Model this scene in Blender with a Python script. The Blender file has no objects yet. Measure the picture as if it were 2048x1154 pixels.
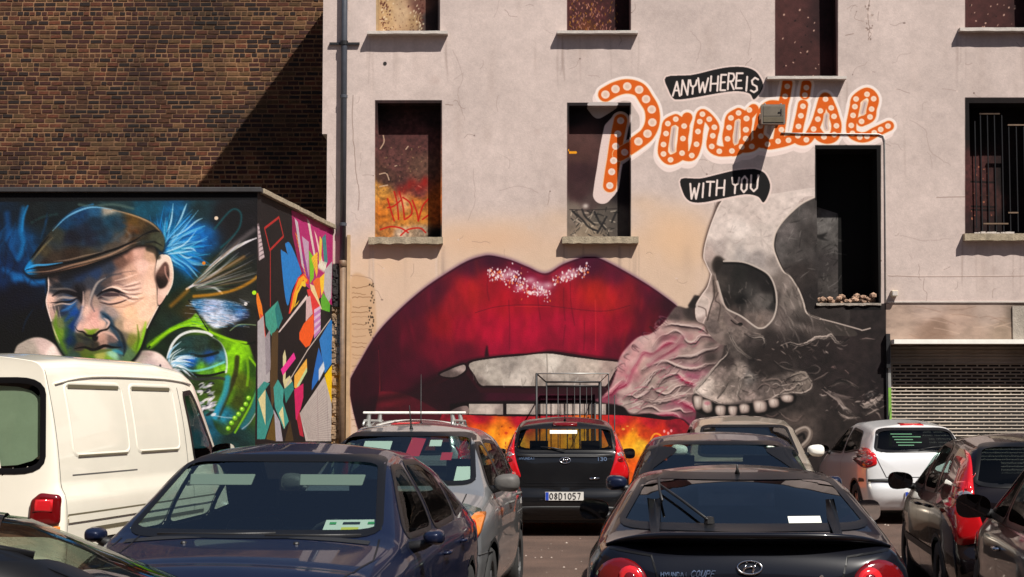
import bpy, bmesh, math, random
import numpy as np
from mathutils import Vector, Matrix
from mathutils.bvhtree import BVHTree
R = math.radians
# ---------------------------------------------------------------- camera, sky, sun, exposure
FPX, HOR, EYE = 3500., 820., 1.65
PITCH = math.atan((HOR-577)/FPX)
sc = bpy.context.scene
cam = bpy.data.objects.new('camera', bpy.data.cameras.new('camera')); sc.collection.objects.link(cam)
cam.location = (0, 0, EYE); cam.rotation_euler = (math.pi/2+PITCH, 0, 0)
cam.data.sensor_width = 36; cam.data.lens = 36*FPX/2048.; cam.data.clip_end = 2000; cam.data.clip_start = .05
sc.camera = cam
SUN = Vector((.80, -1., 1.76)).normalized()
elev = math.asin(SUN.z)
w = bpy.data.worlds.new('World'); sc.world = w; w.use_nodes = True
nt = w.node_tree; bg = nt.nodes['Background']
sky = nt.nodes.new('ShaderNodeTexSky'); sky.sky_type = 'NISHITA'; sky.sun_disc = False
sky.sun_elevation = elev; sky.sun_rotation = math.atan2(SUN.x, SUN.y)
nt.links.new(sky.outputs[0], bg.inputs[0]); bg.inputs[1].default_value = .05
sl = bpy.data.objects.new('sun', bpy.data.lights.new('sun', 'SUN')); sc.collection.objects.link(sl)
sl.data.energy = 5.0; sl.data.angle = R(.5); sl.data.color = (1, .945, .865)
sl.rotation_euler = SUN.to_track_quat('Z', 'Y').to_euler()
sc.view_settings.view_transform = 'Standard'; sc.view_settings.look = 'None'
sc.view_settings.exposure = .55; sc.view_settings.gamma = 1; sc.view_settings.use_curve_mapping = False
sc.cycles.max_bounces = 8; sc.cycles.transparent_max_bounces = 12
GAIN = .80      # painted colours are noted as they look in the sun; this brings them to albedo

# ---------------------------------------------------------------- helpers
C = sc.collection
def at(x, y, Y):
    """survey pixel -> point of the vertical plane at distance Y"""
    dx = (x-1024)/FPX; vz = -(y-577)/FPX
    cy, sy = math.cos(PITCH), math.sin(PITCH)
    d = (dx, cy-vz*sy, sy+vz*cy); t = Y/d[1]
    return Vector((d[0]*t, Y, EYE+d[2]*t))
def tag(o, label=None, cat=None, group=None, kind=None):
    if label: o['label'] = label
    if cat: o['category'] = cat
    if group: o['group'] = group
    if kind: o['kind'] = kind
    return o
def empty(name, loc=(0, 0, 0), rz=0):
    o = bpy.data.objects.new(name, None); C.objects.link(o); o.location = loc; o.rotation_euler = (0, 0, rz); o.empty_display_size = .2
    return o
def link(name, me, parent=None):
    o = bpy.data.objects.new(name, me); C.objects.link(o)
    if parent: o.parent = parent
    return o
def mesh(name, V, F, mat, parent=None, smooth=False):
    me = bpy.data.meshes.new(name); me.from_pydata([tuple(v) for v in V], [], [tuple(f) for f in F])
    for m in (mat if isinstance(mat, (list, tuple)) else [mat]): me.materials.append(m if name == 'body' else FIT.get(m.name, m))
    if smooth: me.polygons.foreach_set('use_smooth', [True]*len(me.polygons))
    me.update()
    return link(name, me, parent)
class MB:
    def __init__(s): s.V = []; s.F = []; s.M = []
    def add(s, V, F, m=0):
        n = len(s.V); s.V += [tuple(v) for v in V]; s.F += [tuple(i+n for i in f) for f in F]; s.M += [m]*len(F); return s
    def box(s, a, b, m=0):
        (x0, y0, z0), (x1, y1, z1) = a, b
        V = [(x0, y0, z0), (x1, y0, z0), (x1, y1, z0), (x0, y1, z0), (x0, y0, z1), (x1, y0, z1), (x1, y1, z1), (x0, y1, z1)]
        return s.add(V, [(0, 3, 2, 1), (4, 5, 6, 7), (0, 1, 5, 4), (1, 2, 6, 5), (2, 3, 7, 6), (3, 0, 4, 7)], m)
    def tube(s, pts, r, n=8, m=0, caps=True):
        P = [Vector(p) for p in pts]; rr = r if isinstance(r, (list, tuple)) else [r]*len(P); V = []; F = []
        up = None
        for i, p in enumerate(P):
            d = (P[min(i+1, len(P)-1)]-P[max(i-1, 0)]).normalized()
            if up is None: up = d.orthogonal().normalized()
            up = (up-d*up.dot(d)).normalized(); q = d.cross(up)
            for k in range(n):
                a = 2*math.pi*k/n; V.append(p+(up*math.cos(a)+q*math.sin(a))*rr[i])
        for i in range(len(P)-1):
            for k in range(n): F.append((i*n+k, i*n+(k+1) % n, (i+1)*n+(k+1) % n, (i+1)*n+k))
        if caps: F.append(tuple(range(n))[::-1]); F.append(tuple((len(P)-1)*n+k for k in range(n)))
        return s.add(V, F, m)
    def lathe(s, prof, axis='z', c=(0, 0, 0), n=24, m=0):
        V = []; F = []
        for r, h in prof:
            for k in range(n):
                a = 2*math.pi*k/n; u, v = r*math.cos(a), r*math.sin(a)
                p = {'z': (u, v, h), 'x': (h, u, v), 'y': (u, h, v)}[axis]; V.append((p[0]+c[0], p[1]+c[1], p[2]+c[2]))
        for i in range(len(prof)-1):
            for k in range(n): F.append((i*n+k, i*n+(k+1) % n, (i+1)*n+(k+1) % n, (i+1)*n+k))
        return s.add(V, F, m)
    def build(s, name, mat, parent=None, smooth=False, bevel=0):
        o = mesh(name, s.V, s.F, mat, parent, smooth)
        if any(s.M): o.data.polygons.foreach_set('material_index', s.M)
        if bevel:
            b = o.modifiers.new('bevel', 'BEVEL'); b.width = bevel; b.segments = 2; b.limit_method = 'ANGLE'
        return o
# ---------------------------------------------------------------- materials
def mat(name, col, rough=.6, metal=0., coat=0., spec=.5, noise=0., nscale=6., bump=0., bscale=40., dark=None, emis=None, stretch=None, patina=0):
    m = bpy.data.materials.new(name); m.use_nodes = True; t = m.node_tree; b = t.nodes['Principled BSDF']
    b.inputs['Base Color'].default_value = (*col, 1); b.inputs['Roughness'].default_value = rough; b.inputs['Metallic'].default_value = metal
    b.inputs['Coat Weight'].default_value = coat; b.inputs['Coat Roughness'].default_value = .04; b.inputs['Specular IOR Level'].default_value = spec
    tc = t.nodes.new('ShaderNodeTexCoord'); src = tc.outputs['Object']
    if stretch:
        mp = t.nodes.new('ShaderNodeMapping'); mp.inputs['Scale'].default_value = stretch; t.links.new(src, mp.inputs[0]); src = mp.outputs[0]
    if noise or dark:
        n = t.nodes.new('ShaderNodeTexNoise'); n.inputs['Scale'].default_value = nscale; n.inputs['Detail'].default_value = 7; n.inputs['Roughness'].default_value = .65
        t.links.new(src, n.inputs[0])
        r = t.nodes.new('ShaderNodeValToRGB'); r.color_ramp.elements[0].position = .32; r.color_ramp.elements[1].position = .68
        d = dark or tuple(c*(1-noise) for c in col); l = tuple(min(c*(1+noise*.6), 1) for c in col)
        r.color_ramp.elements[0].color = (*d, 1); r.color_ramp.elements[1].color = (*l, 1)
        t.links.new(n.outputs[0], r.inputs[0]); t.links.new(r.outputs[0], b.inputs['Base Color'])
    if patina:   # large weathered patches, laid out in world space so neighbours share them
        g = t.nodes.new('ShaderNodeNewGeometry'); n3 = t.nodes.new('ShaderNodeTexNoise'); n3.inputs['Scale'].default_value = .9; n3.inputs['Detail'].default_value = 6; t.links.new(g.outputs['Position'], n3.inputs[0])
        mr = t.nodes.new('ShaderNodeMapRange'); mr.inputs['From Min'].default_value = .35; mr.inputs['From Max'].default_value = .65; mr.inputs['To Min'].default_value = 1-patina; mr.inputs['To Max'].default_value = 1+patina*.6; t.links.new(n3.outputs[0], mr.inputs[0])
        vm = t.nodes.new('ShaderNodeVectorMath'); vm.operation = 'SCALE'; vm.inputs[0].default_value = col; t.links.new(mr.outputs[0], vm.inputs['Scale'])
        if b.inputs['Base Color'].is_linked: t.links.new(b.inputs['Base Color'].links[0].from_socket, vm.inputs[0])
        t.links.new(vm.outputs[0], b.inputs['Base Color'])
    if bump:
        n2 = t.nodes.new('ShaderNodeTexNoise'); n2.inputs['Scale'].default_value = bscale; n2.inputs['Detail'].default_value = 5; t.links.new(src, n2.inputs[0])
        bp = t.nodes.new('ShaderNodeBump'); bp.inputs['Strength'].default_value = bump; bp.inputs['Distance'].default_value = .02
        t.links.new(n2.outputs[0], bp.inputs['Height']); t.links.new(bp.outputs[0], b.inputs['Normal'])
    if emis: b.inputs['Emission Color'].default_value = (*emis, 1); b.inputs['Emission Strength'].default_value = 1
    return m
FIT = {}
def paint_mat(name, col, metal=.3, rough=.35, dust=.08):
    """car paint: clear coat over a base, dulled by dust; the inner side is bare dark lining"""
    m = mat(name, col, rough, metal, coat=1. if max(col) > .1 else .7, spec=.5 if max(col) > .1 else .15)
    t = m.node_tree; b = t.nodes['Principled BSDF']
    tc = t.nodes['Texture Coordinate']; n = t.nodes.new('ShaderNodeTexNoise'); n.inputs['Scale'].default_value = 3; n.inputs['Detail'].default_value = 8
    t.links.new(tc.outputs['Object'], n.inputs[0])
    mx = t.nodes.new('ShaderNodeMix'); mx.data_type = 'RGBA'; mx.inputs['A'].default_value = (*col, 1); mx.inputs['B'].default_value = (.22, .2, .17, 1)
    mr = t.nodes.new('ShaderNodeMapRange'); mr.inputs['From Min'].default_value = .4; mr.inputs['From Max'].default_value = .8; mr.inputs['To Max'].default_value = dust
    t.links.new(n.outputs[0], mr.inputs[0]); t.links.new(mr.outputs[0], mx.inputs['Factor']); t.links.new(mx.outputs['Result'], b.inputs['Base Color'])
    mr2 = t.nodes.new('ShaderNodeMapRange'); mr2.inputs['From Min'].default_value = .3; mr2.inputs['From Max'].default_value = .8; mr2.inputs['To Min'].default_value = .008; mr2.inputs['To Max'].default_value = .06
    t.links.new(n.outputs[0], mr2.inputs[0]); t.links.new(mr2.outputs[0], b.inputs['Coat Roughness'])
    dk = t.nodes.new('ShaderNodeBsdfDiffuse'); dk.inputs[0].default_value = (.03, .03, .032, 1)
    FIT[m.name] = m.copy(); FIT[m.name].name = name+'_fittings'
    g = t.nodes.new('ShaderNodeNewGeometry'); ms = t.nodes.new('ShaderNodeMixShader'); out = t.nodes['Material Output']
    t.links.new(g.outputs['Backfacing'], ms.inputs[0]); t.links.new(b.outputs[0], ms.inputs[1]); t.links.new(dk.outputs[0], ms.inputs[2]); t.links.new(ms.outputs[0], out.inputs[0])
    return m
def glass_mat(name, tint, refl=1.):
    m = bpy.data.materials.new(name); m.use_nodes = True; t = m.node_tree; t.nodes.remove(t.nodes['Principled BSDF']); out = t.nodes['Material Output']
    tr = t.nodes.new('ShaderNodeBsdfTransparent'); tr.inputs[0].default_value = (*tint, 1)
    gl = t.nodes.new('ShaderNodeBsdfGlossy'); gl.inputs['Roughness'].default_value = .015
    fr = t.nodes.new('ShaderNodeFresnel'); fr.inputs[0].default_value = 1.55
    mu = t.nodes.new('ShaderNodeMath'); mu.operation = 'MULTIPLY_ADD'; mu.inputs[1].default_value = refl*1.5; mu.inputs[2].default_value = .02; mu.use_clamp = True
    ms = t.nodes.new('ShaderNodeMixShader')
    t.links.new(fr.outputs[0], mu.inputs[0]); t.links.new(mu.outputs[0], ms.inputs[0]); t.links.new(tr.outputs[0], ms.inputs[1]); t.links.new(gl.outputs[0], ms.inputs[2]); t.links.new(ms.outputs[0], out.inputs[0])
    return m
def image_mat(name, im, rough=.85, bump=.25, bscale=60):
    m = mat(name, (.5, .5, .5), rough, bump=bump, bscale=bscale, spec=.25)
    t = m.node_tree; tx = t.nodes.new('ShaderNodeTexImage'); tx.image = im; tx.extension = 'EXTEND'; uv = t.nodes.new('ShaderNodeUVMap'); uv.uv_map = 'UVMap'
    t.links.new(uv.outputs[0], tx.inputs[0]); t.links.new(tx.outputs[0], t.nodes['Principled BSDF'].inputs['Base Color'])
    return m
M = {}
M['rubber'] = mat('rubber', (.02, .02, .02), .8); M['seal'] = mat('black_seal', (.006, .006, .007), .35, spec=.25)
M['trim'] = mat('black_trim', (.014, .014, .015), .5, bump=.1, bscale=200); M['greytrim'] = mat('grey_trim', (.09, .085, .08), .6, bump=.1, bscale=200)
M['chrome'] = mat('chrome', (.75, .75, .76), .12, 1.); M['alloy'] = mat('alloy', (.5, .5, .52), .35, .9)
M['redlens'] = mat('red_lens', (.45, .006, .009), .12, coat=1., bump=.05, bscale=60); M['darkred'] = mat('dark_red_lens', (.12, .003, .004), .12, coat=1., bump=.06, bscale=60); M['brightred'] = mat('bright_red_lens', (.55, .015, .02), .1, coat=1., bump=.06, bscale=60)
M['clear'] = mat('clear_lens', (.5, .5, .52), .08, .7, coat=1.); M['amber'] = mat('amber_lens', (.7, .2, .03), .15, coat=1.)
M['cabin'] = mat('cabin_fabric', (.02, .02, .023), .9, noise=.3, nscale=30); M['visor'] = mat('visor', (.3, .3, .26), .9); M['dash'] = mat('dashboard', (.018, .018, .02), .7)
M['glass'] = glass_mat('window_glass', (.58, .70, .66), .15); M['blueglass'] = glass_mat('blue_tinted_glass', (.05, .07, .11), .85); M['darkglass'] = glass_mat('tinted_glass', (.08, .09, .10), .22); M['clearglass'] = glass_mat('clear_glass', (.66, .74, .66), .25)
M['plate'] = mat('plate_white', (.62, .6, .56), .4); M['plateblue'] = mat('plate_blue', (.02, .06, .4), .4); M['ink'] = mat('ink', (.015, .015, .018), .5)
M['white'] = mat('white_card', (.7, .7, .64), .6); M['yellow'] = mat('yellow_print', (.7, .6, .08), .6); M['green'] = mat('green_print', (.05, .32, .1), .6); M['redcloth'] = mat('red_print', (.5, .02, .05), .7)
M['mirror'] = mat('mirror_glass', (.8, .8, .8), .02, 1.)
# ---------------------------------------------------------------- painting toolkit
def srgb2lin(a):
    a = np.clip(a, 0, 1)
    return np.where(a <= .04045, a/12.92, ((a+.055)/1.055)**2.4)
def spline(pts, n=8, closed=True):
    P = np.array(pts, float)
    N = len(P)
    if N < 3: return P
    out = []
    rng = range(N) if closed else range(N-1)
    for i in rng:
        if closed: p0, p1, p2, p3 = P[i-1], P[i], P[(i+1) % N], P[(i+2) % N]
        else: p0, p1, p2, p3 = P[max(i-1, 0)], P[i], P[i+1], P[min(i+2, N-1)]
        t = np.linspace(0, 1, n, endpoint=False)[:, None]
        out.append(.5*((2*p1)+(-p0+p2)*t+(2*p0-5*p1+4*p2-p3)*t*t+(-p0+3*p1-3*p2+p3)*t**3))
    if not closed: out.append(P[-1:])
    return np.vstack(out)
def blur1(m, r):
    r = int(round(r))
    if r < 1: return m
    for ax in (0, 1):
        c = np.cumsum(np.pad(m, [(r+1, r) if a == ax else (0, 0) for a in (0, 1)], mode='edge'), axis=ax)
        n = m.shape[ax]
        m = (np.take(c, range(2*r+1, 2*r+1+n), axis=ax)-np.take(c, range(0, n), axis=ax))/(2*r+1)
    return m
def blur(m, r):
    if r < .7: return m
    return blur1(blur1(m, r*.6), r*.6)
_nr = np.random.RandomState(5)
def vnoise(h, w, cell, octaves=4, seed=0, sx=1., sy=1.):
    r = np.random.RandomState(seed)
    out = np.zeros((h, w)); amp = 1; tot = 0; c = float(cell)
    for o in range(octaves):
        gh, gw = int(h/(c*sy))+3, int(w/(c*sx))+3
        g = r.rand(gh, gw)
        y = np.arange(h)/(c*sy); x = np.arange(w)/(c*sx)
        yi = y.astype(int); xi = x.astype(int); fy = y-yi; fx = x-xi
        fy = (fy*fy*(3-2*fy))[:, None]; fx = (fx*fx*(3-2*fx))[None, :]
        a = g[yi][:, xi]; b = g[yi][:, xi+1]; cc = g[yi+1][:, xi]; d = g[yi+1][:, xi+1]
        out += amp*((a*(1-fx)+b*fx)*(1-fy)+(cc*(1-fx)+d*fx)*fy)
        tot += amp; amp *= .55; c = max(c/2, 1.01)
    return out/tot
class Canvas:
    """paint layer; x0,y0 = origin, in survey units; fx maps survey points to pixels"""
    def __init__(s, w, h, fmap, base):
        s.w, s.h, s.f = w, h, fmap
        s.a = np.zeros((h, w, 3)); s.a[:] = np.array(base)/255.
        s.clip = None
    def T(s, pts): return s.f(np.asarray(pts, float))
    def _bb(s, P, pad):
        x0 = max(int(P[:, 0].min()-pad), 0); x1 = min(int(P[:, 0].max()+pad)+2, s.w)
        y0 = max(int(P[:, 1].min()-pad), 0); y1 = min(int(P[:, 1].max()+pad)+2, s.h)
        return x0, y0, x1, y1
    def polymask(s, P, pad=0):
        x0, y0, x1, y1 = s._bb(P, pad+1)
        if x1 <= x0 or y1 <= y0: return None
        W, H = x1-x0, y1-y0; SS = 3
        D = np.zeros((H*SS, W+2))
        Q = np.vstack([P, P[:1]])
        for i in range(len(P)):
            ax, ay = Q[i]; bx, by = Q[i+1]
            ay = (ay-y0)*SS; by = (by-y0)*SS
            if ay == by: continue
            sg = 1. if by > ay else -1.
            lo, hi = (ay, by) if by > ay else (by, ay)
            r = np.arange(max(int(math.ceil(lo-.5)), 0), min(int(math.ceil(hi-.5)), H*SS))
            if len(r) == 0: continue
            xx = ax+(bx-ax)*((r+.5)-ay)/(by-ay)-x0
            xx = np.clip(xx, 0, W+.999)
            fi = xx.astype(int); fr = xx-fi
            D[r, fi] += sg*(1-fr)
            k = fi+1 <= W+1
            D[r[k], fi[k]+1] += sg*fr[k]
        m = np.abs(np.cumsum(D, axis=1)[:, :W])
        m = np.clip(m.reshape(H, SS, W).mean(1), 0, 1)
        return m, (x0, y0, x1, y1)
    def put(s, m, bb, col, alpha=1.):
        x0, y0, x1, y1 = bb
        m = m*alpha
        if s.clip is not None: m = m*s.clip[y0:y1, x0:x1]
        c = np.asarray(col, float)/255.
        A = s.a[y0:y1, x0:x1]
        A += (c-A)*m[..., None]
    def poly(s, pts, col, soft=0, alpha=1., smooth=True, n=6, rough=0, seed=0):
        P = s.T(spline(pts, n) if smooth and len(pts) > 2 else pts)
        if rough:
            r = np.random.RandomState(seed)
            P = P+r.randn(*P.shape)*rough
        q = s.polymask(P, soft*2)
        if q is None: return
        m, bb = q
        s.put(blur(m, soft), bb, col, alpha)
    def fullmask(s, pts, soft=0, smooth=True, n=6):
        P = s.T(spline(pts, n) if smooth else pts)
        out = np.zeros((s.h, s.w)); q = s.polymask(P, soft*2)
        if q:
            m, (x0, y0, x1, y1) = q
            out[y0:y1, x0:x1] = blur(m, soft)
        return out
    def field(s, pts, samples, p=2.2, soft=0, alpha=1., smooth=True, eps=60., tex=.0, seed=3, cell=18, n=6, sx=1., sy=1.):
        P = s.T(spline(pts, n) if smooth else pts)
        q = s.polymask(P, soft*2)
        if q is None: return
        m, (x0, y0, x1, y1) = q
        m = blur(m, soft)
        Y, X = np.mgrid[y0:y1:2, x0:x1:2]
        S = s.T([(a[0], a[1]) for a in samples]); C = np.array([a[2] for a in samples], float)
        num = np.zeros(X.shape+(3,)); den = np.zeros(X.shape)
        for (sx_, sy_), c in zip(S, C):
            w = 1/(((X-sx_)**2+(Y-sy_)**2)+eps)**p
            num += w[..., None]*c; den += w
        F = (num/den[..., None]).repeat(2, 0).repeat(2, 1)[:y1-y0, :x1-x0]
        if min(F.shape[:2]) > 3: F = np.stack([blur1(F[..., q_], 1) for q_ in range(3)], 2)
        if tex:
            N = vnoise(y1-y0, x1-x0, cell, 5, seed, sx, sy)
            F = F*(1+tex*(N-.5)*2)[..., None]
        s.put(m, (x0, y0, x1, y1), F, alpha)
    def stroke(s, pts, w, col, alpha=1., soft=1., smooth=True, w1=None, n=6, taper=False, jit=0, seed=0):
        P = spline(pts, n, False) if smooth and len(pts) > 2 else np.array(pts, float)
        if jit:
            r = np.random.RandomState(seed); P = P+r.randn(*P.shape)*jit
        P = s.T(P); N = len(P)
        x0, y0, x1, y1 = s._bb(P, max(w, w1 or 0)+soft+1)
        if x1 <= x0 or y1 <= y0: return
        D = np.full((y1-y0, x1-x0), 1e3)
        for i in range(N-1):
            t = i/max(N-2, 1)
            ww = w if w1 is None else w+(w1-w)*t
            if taper: ww = ww*(.15+.85*math.sin(math.pi*min(max(t, .04), .96)))
            hw = ww/2.
            a, b = P[i], P[i+1]
            pd = hw+soft+1.5
            c0 = max(int(min(a[0], b[0])-pd)-x0, 0); c1 = min(int(max(a[0], b[0])+pd)+2-x0, x1-x0)
            r0 = max(int(min(a[1], b[1])-pd)-y0, 0); r1 = min(int(max(a[1], b[1])+pd)+2-y0, y1-y0)
            if c1 <= c0 or r1 <= r0: continue
            Y, X = np.mgrid[r0:r1, c0:c1]; X = X+x0-a[0]; Y = Y+y0-a[1]
            d = b-a; L = d@d+1e-9
            u = np.clip((X*d[0]+Y*d[1])/L, 0, 1)
            dd = np.hypot(X-u*d[0], Y-u*d[1])-hw
            sub = D[r0:r1, c0:c1]
            np.minimum(sub, dd, out=sub)
        m = np.clip(.5-D/max(soft, .8), 0, 1)
        m = m*m*(3-2*m) if soft > 2 else m
        s.put(m, (x0, y0, x1, y1), col, alpha)
    def rag(s, pts, w, col, alpha=.8, soft=1.6, seed=0, n=3):
        # a broken brush line: several thin uneven passes
        r = np.random.RandomState(seed+int(abs(pts[0][0])*7) % 997)
        for k in range(n):
            o = r.randn(2)*w*.35; P = spline(pts, 6, False) if len(pts) > 2 else np.array(pts, float)
            a = r.randint(0, max(1, len(P)//3)); b = len(P)-r.randint(0, max(1, len(P)//3)); P = P[a:b] if b-a > 2 else P
            c = np.clip(np.array(col)*(1+r.randn()*.10), 0, 250)
            s.stroke([tuple(q+o+r.randn(2)*.5) for q in P], w*r.uniform(.35, .8), c, alpha*r.uniform(.5, .95), soft=soft, smooth=False, taper=True)
    def dot(s, x, y, rx, ry, col, alpha=1., soft=1., rot=0):
        cx, cy = s.T([(x, y)])[0]
        R = max(rx, ry)+soft+2
        x0, y0, x1, y1 = s._bb(np.array([[cx, cy]]), R)
        if x1 <= x0 or y1 <= y0: return
        Y, X = np.mgrid[y0:y1, x0:x1]; X = X-cx; Y = Y-cy
        c, sn = math.cos(rot), math.sin(rot)
        U = (X*c+Y*sn)/rx; V = (-X*sn+Y*c)/ry
        d = (np.hypot(U, V)-1)*min(rx, ry)
        s.put(np.clip(.5-d/max(soft, .8), 0, 1), (x0, y0, x1, y1), col, alpha)
    def glow(s, x, y, rx, ry, col, alpha=1., rot=0):
        cx, cy = s.T([(x, y)])[0]
        R = max(rx, ry)*2.5
        x0, y0, x1, y1 = s._bb(np.array([[cx, cy]]), R)
        if x1 <= x0 or y1 <= y0: return
        Y, X = np.mgrid[y0:y1, x0:x1]; X = X-cx; Y = Y-cy
        c, sn = math.cos(rot), math.sin(rot)
        U = (X*c+Y*sn)/rx; V = (-X*sn+Y*c)/ry
        s.put(np.exp(-(U*U+V*V)), (x0, y0, x1, y1), col, alpha)
    def mottle(s, amt, cell, seed, sx=1., sy=1., tint=(1, 1, 1)):
        N = vnoise(s.h, s.w, cell, 5, seed, sx, sy)-.5
        s.a *= 1+amt*N[..., None]*2*np.array(tint)
    def image(s, name, gain, con=1., piv=.35):
        v = np.clip(piv+(np.clip(s.a, 0, 1)-piv)*con, 0, 1); L = v.max(2, keepdims=True); v = v*(.74+.26*np.clip(L/.66, 0, 1)**1.3); g_ = v.mean(2, keepdims=True); v = np.clip(g_+(v-g_)*(1+.09*np.clip((L-v.min(2, keepdims=True)-.15)*3, 0, 1)), 0, 1)
        a = srgb2lin(v)*gain
        buf = np.ones((s.h, s.w, 4), np.float32); buf[..., :3] = a[::-1]
        im = bpy.data.images.new(name, s.w, s.h, float_buffer=True)
        im.colorspace_settings.name = 'Non-Color'
        im.pixels.foreach_set(buf.ravel()); im.update(); im.pack()
        return im
def Z(ox, oy, k, pts): return [(ox+a/k, oy+b/k) for a, b in pts]
GLYPH = {  # single-stroke capitals on a 1 x 1 box, y down
 'A': [[(0, 1), (.45, 0), (1, 1)], [(.2, .62), (.8, .62)]], 'N': [[(0, 1), (.05, 0), (.95, 1), (1, 0)]],
 'Y': [[(0, 0), (.15, .38), (.5, .5), (.9, .35), (1, 0)], [(.5, .5), (.5, 1)]], 'W': [[(0, 0), (.25, 1), (.5, .3), (.75, 1), (1, 0)]],
 'H': [[(0, 0), (0, 1)], [(1, 0), (1, 1)], [(0, .52), (1, .5)]], 'E': [[(1, 0), (0, 0), (0, 1), (1, 1)], [(0, .5), (.8, .48)]],
 'R': [[(0, 1), (0, 0), (.8, .03), (1, .25), (.75, .48), (0, .52)], [(.4, .52), (1, 1)]], 'I': [[(.5, 0), (.5, 1)]],
 'S': [[(1, .12), (.5, 0), (.05, .2), (.2, .45), (.85, .6), (.95, .85), (.5, 1), (0, .88)]],
 'T': [[(0, 0), (1, 0)], [(.5, 0), (.5, 1)]], 'O': [[(.5, 0), (.05, .2), (.05, .8), (.5, 1), (.95, .8), (.95, .2), (.5, 0)]],
 'U': [[(0, 0), (.03, .8), (.5, 1), (.95, .8), (1, 0)]], 'D': [[(0, 0), (0, 1), (.6, 1), (1, .7), (1, .3), (.6, 0), (0, 0)]],
 'P': [[(0, 1), (0, 0), (.8, 0), (1, .25), (.8, .5), (0, .5)]], 'C': [[(1, .15), (.5, 0), (0, .3), (0, .7), (.5, 1), (1, .85)]],
 '0': [[(.5, 0), (0, .25), (0, .75), (.5, 1), (1, .75), (1, .25), (.5, 0)]], '1': [[(.2, .2), (.6, 0), (.6, 1)]],
 '9': [[(1, .3), (.5, .5), (0, .28), (.5, 0), (1, .3), (.9, .8), (.4, 1)]], '7': [[(0, 0), (1, 0), (.4, 1)]],
 '3': [[(0, .1), (.6, 0), (.95, .25), (.4, .48), (1, .72), (.6, 1), (0, .9)]], '8': [[(.5, .48), (.05, .25), (.5, 0), (.95, .25), (.5, .48), (0, .75), (.5, 1), (1, .75), (.5, .48)]],
 '2': [[(0, .2), (.5, 0), (1, .25), (0, 1), (1, 1)]], '6': [[(.9, .05), (.2, .3), (0, .75), (.5, 1), (1, .75), (.5, .5), (.05, .65)]],
 '5': [[(1, 0), (.1, 0), (0, .45), (.6, .4), (1, .7), (.6, 1), (0, .95)]], 'L': [[(0, 0), (0, 1), (1, 1)]], '-': [[(.1, .5), (.9, .5)]],
 'M': [[(0, 1), (.05, 0), (.5, .6), (.95, 0), (1, 1)]], 'V': [[(0, 0), (.5, 1), (1, 0)]]}
def glyph(ch, x0, x1, yt, yb, slant=0):
    return [[(x0+(x1-x0)*u+slant*(1-v), yt+(yb-yt)*v) for u, v in st] for st in GLYPH[ch]]

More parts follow.
